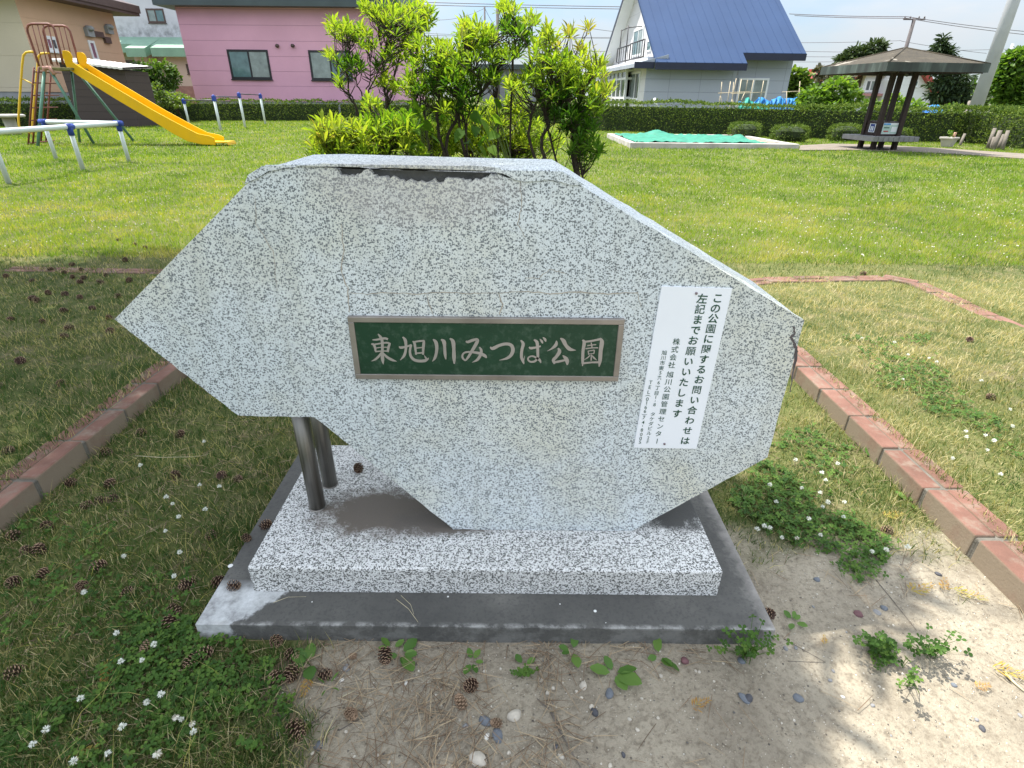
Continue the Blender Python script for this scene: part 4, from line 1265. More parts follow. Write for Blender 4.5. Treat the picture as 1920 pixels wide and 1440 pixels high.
# ------------------------------------------------------------------ pine cones
m_cone = plain("pine_cone_scale", (0.050, 0.024, 0.016), 0.7, 0.35, 60)
m_cone2 = plain("weathered_cone_scale", (0.20, 0.135, 0.085), 0.8, 0.35, 60)
m_tip = plain("cone_scale_tip", (0.31, 0.21, 0.135), 0.8, 0.25, 80)
def cone_mesh(seed, open_, mat):
    q = random.Random(seed)
    b = MB()
    b.lathe([(.002, -.018), (.006, -.010), (.006, .006), (.002, .016)], 7)
    n = 58
    for i in range(n):
        t = (i + .5) / n
        th = i * 2.39996
        zz = -.017 + .034 * t
        rad = (.0165 if open_ else .0125) * math.sin(math.pi * (t * .80 + .14)) ** .75
        el = (-.35 + 1.35 * t) if open_ else (.25 + .95 * t)
        d = Vector((math.cos(th) * math.cos(el), math.sin(th) * math.cos(el), math.sin(el)))
        s_ = Vector((-math.sin(th), math.cos(th), 0))
        u = d.cross(s_)
        o = Vector((0, 0, zz)) + d * .003
        w = .0042 * (.7 + .5 * math.sin(math.pi * t)) * q.uniform(.85, 1.1)
        l_ = rad + .002
        e = o + d * l_
        k = .0016
        b.m = 0
        b.add([o - s_ * w * .4, o + s_ * w * .4, e + s_ * w + u * k * .3, e - s_ * w + u * k * .3, e + s_ * w - u * k, e - s_ * w - u * k],
              [(0, 1, 2, 3), (0, 5, 4, 1), (0, 3, 5), (1, 4, 2)])
        b.m = 1
        b.add([e + s_ * w + u * k * .3, e - s_ * w + u * k * .3, e - s_ * w - u * k, e + s_ * w - u * k, e + d * .0022], [(0, 1, 4), (1, 2, 4), (2, 3, 4), (3, 0, 4)])
    o = b.build("pine_cone", [mat, m_tip], None, fix=False)
    me = o.data
    D.objects.remove(o)
    return me
CONES = [cone_mesh(1, True, m_cone), cone_mesh(2, True, m_cone), cone_mesh(3, False, m_cone2)]
def cones(pix, label, group=None, kind=0, zbase=None, size=1.0):
    for px, py in pix:
        p = on_z(px, py, 0.012 if zbase is None else zbase + .012)
        o = obj("pine_cone", CONES[2 if kind == 2 else rnd.choice((0, 1))])
        s_ = .70 * size * rnd.uniform(.85, 1.15)
        z_ = (float(gz(p.x, p.y)) if zbase is None else zbase) + .0135 * s_
        o.location = (p.x, p.y, z_)
        o.rotation_euler = (R(90) + rnd.uniform(-.5, .5), rnd.uniform(-.4, .4), rnd.uniform(0, 6.28))
        o.scale = (s_, s_, s_)
        tag(o, label, "pine cone", group)
cones(zm([(540, 380), (480, 440), (610, 420), (625, 480), (545, 475), (600, 512), (750, 515), (970, 505), (795, 460), (240, 500), (45, 470), (490, 615), (365, 605), (605, 645), (280, 670), (885, 625), (700, 735), (490, 760), (100, 835), (335, 850),
          (830, 820), (540, 910), (500, 975), (845, 935), (190, 1190), (20, 1385), (490, 1360), (380, 420), (940, 350), (250, 650)], 4, 0, 400),
      "dark open pine cone on the shaded lawn beyond the left brick edging", "pine cones on the shaded lawn beyond the left edging", size=1.15)
cones(zm([(1005, 232), (1088, 256), (890, 195)], 4, 0, 400), "dark pine cone at the far edge of the tree's shade by the monument's left slope", "pine cones at the edge of the shade", size=1.15)
cones(zm([(795, 345), (1060, 200), (1345, 210), (530, 570), (640, 740), (745, 700), (840, 690), (1315, 515), (820, 580), (350, 900), (100, 975), (195, 1080), (295, 1085), (1580, 960), (735, 1205), (320, 1260), (95, 1320),
          (610, 1345), (955, 1395), (1405, 1340), (1780, 545), (1660, 520), (110, 440)], 4, 0, 760),
      "dark open pine cone in the shaded turf between the left edging and the base slab", "pine cones between the left edging and the slab")
cones(zm([(95, 720), (1300, 250), (1430, 640), (1530, 580), (1265, 350)], 4, 0, 1080), "dark pine cone sunk in the clover carpet at the front left", "pine cones in the front left clover")
cones(zm([(1100, 520)], 4, 0, 1080), "tan half-closed pine cone beside a white clover head in the clover carpet", kind=2)
cones(zm([(395, 540), (285, 440), (290, 700), (390, 665), (620, 670)], 3.692, 440, 1080), "dark pine cone by the broad rounded weed at the slab's front left", "pine cones beside the rounded weed")
cones(zm([(425, 1060)], 3.692, 440, 1080), "large dark open pine cone on soil nearest the photo's lower edge", size=1.2)
cones(zm([(800, 945)], 3.692, 440, 1080), "tan closed pine cone alone on needle-strewn soil", kind=2)
cones(zm([(1040, 540)], 3.692, 440, 1080), "brown pine cone under the broad-leaved weed at the slab's front edge")
cones(zm([(820, 540)], 3.692, 440, 1080), "grey weathered pine cone on the soil between two weeds", kind=2, size=.8)
cones(zm([(1635, 750)], 3.692, 440, 1080), "blackish pine cone on soil, touching a tan one below it", size=1.05)
cones(zm([(1570, 880)], 3.692, 440, 1080), "tan pine cone on soil just below a blackish one", kind=2)
cones(zm([(1820, 1010)], 3.692, 440, 1080), "tan pine cone wedged between blue-grey stones", kind=2)
cones([(672, 876)], "brown open pine cone resting on the speckled pedestal", zbase=.131)
cones([(437, 1096)], "brown pine cone on the limewashed front left corner of the base slab", zbase=.05)
cones([(411, 1091)], "dark pine cone at the outer left edge of the base slab", zbase=.0)
cones([(497, 982), (461, 1006)], "dark pine cone leaning on the left side of the pedestal", "pine cones on the slab's left ledge", zbase=.05, size=.9)
cones([(1443, 1148)], "blackish pine cone touching the base slab's right front corner")
cones([(1665, 992)], "dark pine cone in the clover at the foot of the right brick edging")
cones([(1813, 649)], "dark pine cone high up in the dry sunlit bed on the right", size=1.1)
cones([(1848, 767)], "reddish dark pine cone in the dry bed near the photo's right border", size=1.1)
cones([(1618, 513)], "lone pine cone on the far rim of the right bed's edging", size=1.2)

# ------------------------------------------------------------------ stones, needles, twigs, fallen sprays
def stone_mesh(seed, mat):
    bm = bmesh.new()
    bmesh.ops.create_icosphere(bm, subdivisions=2, radius=1.0)
    q = np.random.default_rng(seed)
    off = q.uniform(0, 100, 3)
    for v in bm.verts:
        n = math.sin(v.co.x * 2.3 + off[0]) * .12 + math.sin(v.co.y * 2.9 + off[1]) * .12 + math.sin(v.co.z * 2.1 + off[2] + v.co.x) * .1
        v.co *= 1 + n
        v.co.z *= .55
        v.co.y *= .78
    me = D.meshes.new("pebble")
    bm.to_mesh(me)
    bm.free()
    me.materials.append(mat)
    me.polygons.foreach_set('use_smooth', [True] * len(me.polygons))
    return me
ST = {'p': plain("pale_stone", (0.46, 0.42, 0.35), 0.85, 0.2, 60, .3, 200), 'g': plain("grey_stone", (0.22, 0.22, 0.22), 0.8, 0.2, 60, .3, 200), 'b': plain("blue_grey_stone", (0.13, 0.145, 0.165), 0.75, 0.2, 60, .3, 200),
      'd': plain("dark_stone", (0.065, 0.066, 0.075), 0.7, 0.25, 60, .2, 200), 'm': plain("maroon_stone", (0.13, 0.06, 0.065), 0.7, 0.25, 60, .2, 200), 'w': plain("white_stone", (0.66, 0.64, 0.58), 0.8, 0.15, 60, .2, 200)}
stone_me = {}
def pebble(px, py, wpx, tone_, label, group=None, flat=1.0):
    p = on_z(px, py, 0.0)
    dist = math.hypot(p.y, CAM_H) * .98
    r_ = wpx / 2 * dist / FOC * .9
    kk = (tone_, rnd.randrange(3))
    if kk not in stone_me:
        stone_me[kk] = stone_mesh(len(stone_me) * 3 + 1, ST[tone_])
    o = obj("pebble", stone_me[kk])
    o.location = (p.x, p.y, float(gz(p.x, p.y)) + r_ * .12 * flat)
    o.rotation_euler = (rnd.uniform(-.15, .15), rnd.uniform(-.15, .15), rnd.uniform(0, 6))
    o.scale = (r_, r_, r_ * flat)
    tag(o, label, "pebble", group)
F2 = lambda a, b_: (440 + a / 3.692, 1080 + b_ / 3.692)
F3 = lambda a, b_: (940 + a / 3.692, 1080 + b_ / 3.692)
F4 = lambda a, b_: (1400 + a / 3.692, 1060 + b_ / 3.692)
for pt, w_, k_, lb in ((F2(1690, 1270), 33, 'p', "largest round pale stone half buried at the photo's lower edge"), (F2(1745, 1110), 14, 'w', "whitish pebble beside the blue-grey stone cluster"),
                       (F2(1820, 1110), 26, 'b', "flat blue-grey stone below the wedged pine cone"), (F2(1740, 1010), 24, 'b', "angular blue-grey stone left of the wedged pine cone"),
                       (F2(1600, 1040), 12, 'g', "small grey pebble left of the blue-grey stones"), (F2(300, 1090), 17, 'g', "greenish grey pebble left of the large dark pine cone"),
                       (F2(580, 1170), 20, 'b', "blue-grey pebble right of the large dark pine cone"), (F2(775, 630), 17, 'g', "round grey-brown stone under the grey weathered pine cone"),
                       (F2(740, 720), 10, 'w', "small white chip on soil below the round grey-brown stone"), (F2(1185, 742), 9, 'w', "white pebble below the big hanging weed leaf"),
                       (F3(100, 965), 28, 'p', "pale rough stone amid needles right of the wedged pine cone"), (F3(565, 760), 17, 'p', "pale squarish pebble below the slab's middle"),
                       (F3(750, 815), 20, 'b', "slate grey stone in front of the slab's middle"), (F3(645, 945), 18, 'd', "dark stone with a whitish cap on the soil"), (F3(622, 908), 12, 'p', "pale pebble capping a dark stone"),
                       (F3(1680, 845), 22, 'b', "flat slate stone on soil left of the sunlit patch"), (F3(1265, 590), 17, 'm', "brownish stone right of the oblong-leaved weed"),
                       (F3(1660, 585), 17, 'b', "bluish stone under the trefoil weed at the slab's corner"), (F3(845, 1245), 10, 'd', "dark oval pebble near the photo's lower edge"),
                       (F3(375, 1190), 11, 'd', "dark pebble left of the long bare twig's end"), (F3(410, 1245), 13, 'p', "cream pebble near the lower edge beside the twig"),
                       (F4(770, 340), 18, 'm', "maroon flat stone touching the dark trefoil mat"), (F4(905, 325), 16, 'g', "light grey flat stone right of the maroon one"), (F4(950, 295), 15, 'b', "slim grey stone behind the light grey one"),
                       (F4(485, 100), 14, 'b', "blue-grey stone on soil right of the slab's rear corner"), (F4(355, 910), 22, 'b', "dark slate flat stone at the border of the sunlit patch"),
                       (F4(10, 930), 18, 'd', "dark stone level with the slate one but farther left"), (F4(665, 910), 8, 'w', "tiny white stone shining in the sunlit patch"),
                       (F4(1630, 1135), 13, 'd', "dark pebble casting a shadow on sunlit soil at lower right"), (F4(1435, 830), 12, 'b', "grey pebble on sunlit soil below the scraggly weed"),
                       (F4(1325, 65), 12, 'd', "dark stone by fallen yellow sprays near the right edging")):
    pebble(pt[0], pt[1], w_, k_, lb, None, .55 if 'flat' in lb else 1.0)
for a, b_, w_ in ((1345, 660, 5), (1370, 665, 6), (1535, 600, 6), (970, 855, 6), (940, 1075, 7), (885, 1000, 7), (755, 1310, 8), (55, 1225, 8), (325, 805, 9), (520, 800, 7), (550, 845, 7), (360, 775, 8), (275, 720, 10), (1105, 700, 8), (1470, 730, 5), (1085, 990, 6), (930, 650, 4)):
    pebble(*F3(a, b_), w_ + 1, 'p', "small pale pebble on the shaded bare soil in front of the slab", "pale pebbles before the slab")
for a, b_, w_ in ((1065, 1290, 7), (995, 1240, 7), (770, 1075, 6), (495, 1005, 9), (1560, 1000, 5), (1730, 660, 7), (1840, 640, 5), (1395, 825, 5), (1500, 830, 5), (540, 1225, 7)):
    pebble(*F2(a, b_), w_ + 1, 'p', "small pale pebble on needle-strewn soil left of the slab's middle", "pale pebbles among the needles")
for a, b_, w_ in ((580, 795, 8), (870, 970, 8), (270, 575, 9), (340, 570, 7), (600, 730, 7), (1890, 1040, 8), (1590, 1070, 8), (690, 465, 4), (460, 288, 6), (1000, 1180, 4)):
    pebble(*F4(a, b_), w_ + 1, 'g', "small grey pebble on the soil right of the slab", "grey pebbles right of the slab")
# grit: countless crumbs of stone on the bare soil
N = 7000
x, y = rng.uniform(-.75, 1.32, N), rng.uniform(.38, 1.35, N)
k = (soil(x, y) > .45) & ~((x > -0.745) & (x < 0.632) & (y > 0.875) & (y < 1.605))
x, y = x[k], y[k]
N = len(x)
V, l, s = scatter(OV, OF, np.stack([x, y, gz(x, y)], 1), basis(rng.normal(0, 1, (N, 3)), rng.random(N) * 6), rng.uniform(.0008, .0022, N) * rng.uniform(.6, 1.0, N) * (1 + 1.2 * (rng.random(N) < .08)))
m_grit, nt, bs, out = nodes_of("soil_grit")
nt.links.new(ramp(nt, nd(nt, 'Attribute', attribute_name='c').outputs['Fac'], [(0.0, (0.10, 0.095, 0.09)), (0.4, (0.30, 0.26, 0.20)), (1.0, (0.62, 0.58, 0.50))]), bs.inputs['Base Color'])
bs.inputs['Roughness'].default_value = .9
tag(obj("gravel", leaf_mesh("gravel", [(V, l, s, np.repeat(rng.random(N), 6), 0)], [m_grit])), "fine grit scattered over the bare soil before the slab", "grit", None, "stuff")
# needles
m_needle, nt, bs, out = nodes_of("dry_needle")
nt.links.new(ramp(nt, nd(nt, 'Attribute', attribute_name='c').outputs['Fac'], [(0.0, (0.10, 0.064, 0.038)), (0.5, (0.20, 0.14, 0.085)), (1.0, (0.37, 0.29, 0.18))]), bs.inputs['Base Color'])
bs.inputs['Roughness'].default_value = .8
N = 3000
x = rng.normal(-.12, .36, N)
y = rng.uniform(.40, .875, N)
x2, y2 = rng.uniform(.62, 1.35, 500), rng.uniform(.75, 1.9, 500)
x3, y3 = rng.uniform(-1.5, -.74, 1600), rng.uniform(.5, 2.4, 1600)
x, y = np.concatenate([x, x2, x3]), np.concatenate([y, y2, y3])
k = (fbm(x, y, 6.0, 81) + .3 * rng.random(len(x)) > .50) & ~((x > -0.745) & (x < 0.632) & (y > 0.878) & (y < 1.605))
k &= ~((x > .12) & (x < .62) & (y < .82) & (rng.random(len(x)) < .88)) & ~((x > .5) & (y < 1.0) & (rng.random(len(x)) < .9))
x, y = x[k], y[k]
N = len(x)
a = rng.random(N) * 6.28
NV = [(0, -.0007, 0), (0, .0007, 0), (.5, .0008, .02), (.5, -.0008, .02), (1, .0003, 0), (1, -.0003, 0)]
ln = rng.uniform(.03, .075, N)
dz = rng.normal(0, .05, N)
B = basis(np.stack([np.cos(a), np.sin(a), dz], 1), rng.normal(0, .3, N))
V, l, s = scatter(NV, [(0, 1, 2, 3), (3, 2, 4, 5)], np.stack([x, y, gz(x, y) + .0025 + np.abs(dz) * ln + rng.uniform(0, .003, N)], 1), B, np.stack([ln, np.ones(N), ln], 1))
tag(obj("pine_needles", leaf_mesh("pine_needles", [(V, l, s, np.repeat(rng.random(N), 6), 0)], [m_needle])), "brown fallen pine needles littering the soil and turf round the slab", "pine needles", None, "stuff")
m_twig = plain("grey_twig", (0.14, 0.12, 0.10), 0.9, 0.3, 50)
m_straw = plain("bleached_straw", (0.46, 0.41, 0.28), 0.8, 0.2, 50)
def twig(pix, r_, label, mat, zb=None, name="twig"):
    b = MB()
    pts = []
    for px, py in pix:
        p = on_z(px, py, .004 if zb is None else zb)
        pts.append((p.x, p.y, (float(gz(p.x, p.y)) if zb is None else zb) + r_))
    b.tube(pts, [r_ * (1 - .6 * i / (len(pts) - 1)) for i in range(len(pts))], 6)
    tag(b.build(name, mat, fix=False), label, name.replace('_', ' '))
twig([F3(340, 930), F3(400, 1060), F3(470, 1190), F3(550, 1320)], .0022, "long bare grey twig on soil before the slab, running to the lower edge", m_twig)
twig([F3(250, 840), F3(330, 920), F3(390, 1000)], .0012, "thin grey twig joining the head of the long bare one", m_twig)
twig([F2(500, 1030), F2(580, 980), F2(660, 915)], .0018, "short grey twig above the blue-grey pebble left of the slab's middle", m_twig)
twig([F2(720, 1060), F2(830, 1000), F2(940, 950)], .0013, "curved dark twig under the tan closed pine cone", m_twig)
twig([F2(730, 835), F2(820, 790), F2(860, 750)], .0013, "pale straw stalk on soil below the grey weathered pine cone", m_straw, name="straw_stalk")
twig([F2(1500, 1300), F2(1640, 1220), F2(1800, 1150)], .0010, "pale straw stalk pointing to the cluster of blue-grey stones", m_straw, name="straw_stalk")
twig([(743, 1124), (766, 1142), (784, 1167)], .0010, "paired dry needle lying on the base slab's dark front ledge", m_straw, .05, "dry_needle")
twig([(752, 1117), (770, 1134), (776, 1152)], .0008, "shorter dry needle crossing toward the pair on the front ledge", m_straw, .05, "dry_needle")
twig([(513, 1130), (540, 1120), (574, 1119)], .0008, "dry needle near the limewashed corner on the front ledge", m_straw, .05, "dry_needle")
twig([(254, 855), (300, 858), (360, 857), (390, 853)], .0010, "long pale grass stalk lying level in the turf left of the slab", m_straw, .03, "straw_stalk")
twig([F4(260, 500), F4(400, 580), F4(550, 660)], .0009, "brown twig angled across soil right of the slab's front corner", m_twig)
twig([F4(290, 655), F4(420, 660), F4(550, 662)], .0008, "straight brown twig meeting the angled one on the right soil", m_twig)
twig([F4(900, 100), F4(1010, 230), F4(1090, 330), F4(1180, 440)], .0010, "slim brown twig slanting toward the scraggly weed at right", m_twig)
twig([F4(1780, 740), F4(1850, 810), F4(1920, 870)], .0042, "whitish bleached stick at the photo's right border", m_straw, name="stick")
# fallen scale-leaf sprays
m_spray = leafy("withered_spray", [(0.0, (0.24, 0.10, 0.035)), (0.5, (0.42, 0.26, 0.07)), (1.0, (0.34, 0.32, 0.07))], trans=0.2, rough=.7)
def spray(px, py, wpx, ang, tone_, label):
    p = on_z(px, py, .008)
    sc = wpx * math.hypot(p.y, CAM_H) / FOC
    z_ = float(gz(p.x, p.y)) + .010
    P, Dr, S, Rl = [], [], [], []
    for i in range(9):
        t = i / 8
        for sgn in (-1, 1):
            a = ang + sgn * (.75 - .25 * t)
            o_ = (p.x + math.cos(ang) * sc * (t - .5), p.y + math.sin(ang) * sc * (t - .5))
            L2 = sc * .42 * (1 - .65 * t)
            for k_ in range(3):
                P.append([o_[0] + math.cos(a) * L2 * k_ * .3, o_[1] + math.sin(a) * L2 * k_ * .3, z_ + rnd.uniform(0, .006)])
                a2 = a + rnd.uniform(-.5, .5)
                Dr.append([math.cos(a2), math.sin(a2), rnd.uniform(-.15, .35)])
                S.append(L2 * .5 + .003)
                Rl.append(rnd.uniform(-.6, .6))
    P, Dr, S, Rl = map(np.array, (P, Dr, S, Rl))
    V, l, s = scatter(LANCE_V, LANCE_F, P, basis(Dr, Rl), np.stack([S, S * .9, S], 1))
    C = np.repeat(np.clip(rng.normal(tone_, .18, len(P)), 0, 1), 8)
    tag(obj("cypress_spray", leaf_mesh("cypress_spray", [(V, l, s, C, 0)], [m_spray])), label, "fallen spray")
spray(205, 1250, 30, 1.2, .9, "fading yellow-green cypress spray in the clover carpet at front left")
spray(200, 1272, 26, -1.2, .3, "browning cypress spray just below the yellow-green one in the clover")
spray(155, 1418, 36, .6, .8, "yellowish cypress spray at the lower left edge of the clover")
spray(575, 1288, 30, -1.6, .45, "two-tone brown cypress spray beneath the rounded weed")
spray(1312, 1323, 32, .4, .4, "single orange-brown cypress spray on bare soil right of the middle")
spray(1725, 1105, 46, .3, .65, "yellow cypress spray on sunlit soil nearest the slab's side")
spray(1815, 1115, 44, -.5, .85, "greenish yellow cypress spray beside the right brick edging")
spray(1770, 1098, 30, .9, .4, "orange cypress spray between two yellow ones on the right")
spray(1895, 1262, 52, -.4, .7, "large golden cypress spray by the bleached stick at right")
spray(1840, 1290, 24, .2, .35, "small orange cypress spray left of the bleached stick")
spray(1545, 1203, 16, 1.1, .5, "tiny cypress fragment in a spot of sun on the right soil")
spray(1672, 968, 36, .2, .7, "pale yellow cypress spray in the clover below the right edging")

# ================================================================== LARGER PLANTS
m_hleaf = leafy("hedge_leaf", [(0.0, (0.038, 0.070, 0.018)), (0.5, (0.085, 0.140, 0.030)), (1.0, (0.19, 0.245, 0.052))], trans=0.25, rough=0.75, spec=.08)
m_hcore = plain("hedge_inside", (0.030, 0.045, 0.016), 1.0, 0.4, 8)
m_bleaf = leafy("broad_leaf", [(0.0, (0.040, 0.085, 0.018)), (0.5, (0.085, 0.155, 0.028)), (1.0, (0.17, 0.24, 0.045))], trans=0.42)
m_vleaf = leafy("vine_leaf", [(0.0, (0.055, 0.12, 0.02)), (0.5, (0.10, 0.19, 0.03)), (1.0, (0.19, 0.28, 0.05))], trans=0.5)
m_dleaf = leafy("dark_conifer_leaf", [(0.0, (0.020, 0.040, 0.018)), (0.5, (0.038, 0.066, 0.026)), (1.0, (0.065, 0.095, 0.035))], trans=0.15, rough=.7)
m_bark = plain("tree_bark", (0.095, 0.072, 0.055), 0.95, 0.35, 12, 0.8, 60)
def hedge(path, label, tops, width=.8, dens=420, ls=.05):
    """path: ground points along the near face; tops: heights"""
    P, Dn = [], []
    core = MB()
    for (a, b_), (ha, hb) in zip(zip(path[:-1], path[1:]), zip(tops[:-1], tops[1:])):
        ax, ay, bx, by = a[0], a[1], b_[0], b_[1]
        l = math.hypot(bx - ax, by - ay)
        nx_, ny_ = -(by - ay) / l, (bx - ax) / l
        if nx_ * ax + ny_ * ay < 0:
            nx_, ny_ = -nx_, -ny_
        n = int(l * dens * 3.0)
        t = rng.random(n)
        f = rng.random(n)
        H = ha + (hb - ha) * t
        front = f < .48
        top = (f >= .48) & (f < .86)
        v = np.where(front, 0, np.where(top, rng.random(n) * width, width))
        z = np.where(top, H, H * rng.random(n) ** .8)
        X_, Y_ = ax + (bx - ax) * t, ay + (by - ay) * t
        lump = (fbm(X_ * 1.0 + Y_ * .7, z * 1.0, 2.2, 91) - .5) * .17 + (fbm(X_ + Y_ * .7, z, 7.0, 93) - .5) * .10
        v = v + np.where(front, -lump, np.where(top, 0, lump)) + rng.normal(0, .025, n)
        z = z + np.where(top, lump + np.abs(rng.normal(0, .035, n)) - .01, 0) - np.where(front, 0.05 * (z > .9 * H), 0)
        P.append(np.stack([X_ + nx_ * v, Y_ + ny_ * v, np.maximum(z, .03)], 1))
        nr = np.where(front[:, None], [[-nx_, -ny_, .35]], np.where(top[:, None], [[0, 0, 1.0]], [[nx_, ny_, .3]]))
        Dn.append(nr + rng.normal(0, .55, (n, 3)))
        e = .19
        M = lambda x_, y_, h_: [(x_ + nx_ * e, y_ + ny_ * e, 0), (x_ + nx_ * e, y_ + ny_ * e, h_ - .11), (x_ + nx_ * (width - e), y_ + ny_ * (width - e), h_ - .11), (x_ + nx_ * (width - e), y_ + ny_ * (width - e), 0)]
        core.add(M(ax, ay, ha) + M(bx, by, hb), [(0, 1, 5, 4), (1, 2, 6, 5), (2, 3, 7, 6), (0, 3, 2, 1), (4, 5, 6, 7)])
    P, Dn = np.concatenate(P), np.concatenate(Dn)
    n = len(P)
    V, l, s = scatter(LANCE_V, LANCE_F, P, basis(Dn + rng.normal(0, .5, (n, 3)), rng.random(n) * 6), np.stack([rng.uniform(.7, 1.35, n) * ls * 1.15] * 3, 1) * [1, 2.3, 1])
    c = np.repeat(np.clip(.55 + rng.normal(0, .28, n) + .5 * (fbm(P[:, 0] + P[:, 1], P[:, 2], 1.3, 95) - .5), 0, 1), 8)
    CV = np.array(core.v)
    cl = np.array([i for f in core.f for i in f])
    me = leaf_mesh("hedge", [(V, l, s, c, 0), (CV, cl, np.array([len(f) for f in core.f]), np.zeros(len(CV)), 1)], [m_hleaf, m_hcore])
    return tag(obj("hedge", me), label, "hedge")
def xy(px, py):
    p = on_z(px, py, 0)
    return (p.x, p.y)
hedge([(-24, 20.3), (-18.6, 22.6), (-16.6, 28.4), (-8.9, 31.2), (2.2, 29.5)], "long clipped hedge at the back of the lawn before the pink house and beige house", [.85, .88, .85, .86, .86], .9, 300, .06)
hp = [(2.2, 24.8), xy(1130, 246), xy(1400, 256), xy(1560, 261), xy(1720, 266), (15.2, 18.4)]
hedge(hp, "long clipped hedge in front of the blue-roofed house and the shelter", [.98, .98, .96, .95, .93, .92], .85, 420, .055)
hedge([xy(1738, 264), xy(1830, 270), xy(1925, 280), (15.4, 12.5), (16.8, 9.6)], "clipped hedge turning toward the viewer beyond the log stakes at right", [.93, .92, .9, .9, .9], .85, 560, .05)

def crown_pts(blobs, hollow=.55):
    """blobs: (center Vector, rx, ry, rz, n) -> points, outward directions"""
    P, Dn = [], []
    for c, rx, ry, rz, n in blobs:
        d = rng.normal(0, 1, (n, 3))
        d /= np.linalg.norm(d, axis=1, keepdims=True)
        r_ = (hollow + (1 - hollow) * rng.random(n)) * (1 + .35 * (fbm(d[:, 0] * 2 + c.x, d[:, 2] * 2 + d[:, 1] * 1.7 + c.z, 1.6, 97) - .5))
        P.append(np.array(list(c)) + d * r_[:, None] * [rx, ry, rz])
        Dn.append(d)
    return np.concatenate(P), np.concatenate(Dn)
def plant(name, label, cat, blobs, mat, ls, foot, tpl=(OVAL_V, OVAL_F), r0=.03, limbs=6, droop=.0, tone_=.5, group=None, tall=0.0, trunkmat=None, wide=1.0, hollow=.5):
    """blobs in the photo: (px, py, rx px, ry px, y metres, n)"""
    bl = []
    for px, py, rx, ry, yd, n in blobs:
        c = on_y(px, py, yd)
        k = (on_y(px + 1, py, yd) - c).length
        k2 = (on_y(px, py - 1, yd) - c).length
        bl.append((c, rx * k, max(rx * k * .85, ry * k2 * .7), ry * k2, n))
    base = Vector((foot[0], foot[1], float(gz(*foot))))
    t = thing(name, label, cat, base, group)
    b = MB()
    tops = [c for c, *_ in bl]
    top = max(tops, key=lambda c: c.z)
    mid_ = Vector((base.x * .7 + top.x * .3, base.y * .7 + top.y * .3, base.z + (top.z - base.z) * .5))
    b.tube([base - Vector((0, 0, .1)), mid_, top], [r0, r0 * .7, r0 * .15], 8)
    for c, rx, ry, rz, n in bl[:limbs * 4]:
        s0 = base + (mid_ - base) * rnd.uniform(.4, 1.0)
        b.tube([s0, (s0 + c) / 2 + Vector((0, 0, .05 * rz)), c + Vector((rnd.uniform(-.3, .3) * rx, 0, rnd.uniform(0, .4) * rz))], [r0 * .45, r0 * .3, r0 * .08], 5, False)
        for k in range(3):
            e = c + Vector((rnd.uniform(-.7, .7) * rx, rnd.uniform(-.7, .7) * ry, rnd.uniform(-.5, .7) * rz))
            b.tube([(s0 + c) / 2, e], [r0 * .22, r0 * .06], 4, False)
    b.build("trunk" if cat == "tree" else "stem", trunkmat or m_bark, t, fix=False)
    P, Dn = crown_pts(bl, hollow)
    n = len(P)
    dirs = Dn * [1, 1, .6] + rng.normal(0, .6, (n, 3)) - np.array([0, 0, droop])
    V, l, s = scatter(tpl[0], tpl[1], P, basis(dirs, rng.normal(0, .7, n)), np.stack([rng.uniform(.7, 1.25, n) * ls] * 3, 1) * [1, wide, 1])
    k = len(tpl[0])
    c = np.repeat(np.clip(tone_ + rng.normal(0, .2, n) + .6 * (fbm(P[:, 0] + P[:, 1] * .6, P[:, 2], 1.1 / max(ls * 8, .4), 99) - .5), 0, 1), k)
    obj("crown" if cat == "tree" else "foliage", leaf_mesh("crown", [(V, l, s, c, 0)], [mat]), t)
    return t

# five clipped round shrubs before the hedge
def clipped(px0, px1, py0, py1, yd, label):
    c = on_y((px0 + px1) / 2, (py0 + py1) / 2, yd)
    rx = (on_y(px1, py1, yd).x - on_y(px0, py1, yd).x) / 2
    top = on_y((px0 + px1) / 2, py0, yd).z
    n = 1500
    d = rng.normal(0, 1, (n, 3))
    d /= np.linalg.norm(d, axis=1, keepdims=True)
    sg = np.sign(d) * np.abs(d) ** .62
    sg[:, 2] = np.where(sg[:, 2] > 0, sg[:, 2], sg[:, 2] * .9)
    h2 = top / 2
    P = np.stack([c.x + sg[:, 0] * rx, yd + .35 + sg[:, 1] * rx * .75, h2 * 1.02 + sg[:, 2] * h2 * .98], 1) + rng.normal(0, .018, (n, 3))
    V, l, s = scatter(LANCE_V, LANCE_F, P, basis(d + rng.normal(0, .5, (n, 3)), rng.random(n) * 6), np.stack([rng.uniform(.8, 1.3, n) * .055] * 3, 1) * [1, 1.9, 1])
    b = MB()
    b.lathe([(rx * .55, 0), (rx * .82, h2 * .6), (rx * .85, h2 * 1.3), (rx * .55, h2 * 1.8)], 12, (c.x, yd + .35, 0))
    CV = np.array(b.v)
    cl = np.array([i for f in b.f for i in f])
    cc = np.repeat(np.clip(.6 + rng.normal(0, .2, n), 0, 1), 8)
    me = leaf_mesh("clipped_shrub", [(V, l, s, cc, 0), (CV, cl, np.array([len(f) for f in b.f]), np.zeros(len(CV)), 1)], [m_hleaf, m_hcore])
    tag(obj("clipped_shrub", me), label, "shrub", "clipped round shrubs before the hedge")
clipped(1377, 1430, 231, 262, 19.0, "leftmost clipped round shrub, its flank behind the sandbox rim")
clipped(1460, 1521, 236, 267, 18.2, "flat-topped clipped shrub between the sandbox corner and the shelter")
clipped(1570, 1622, 235, 258, 18.6, "clipped round shrub showing left of the shelter's notice box")
clipped(1683, 1717, 244, 260, 18.4, "small clipped shrub showing right of the shelter's notice box")

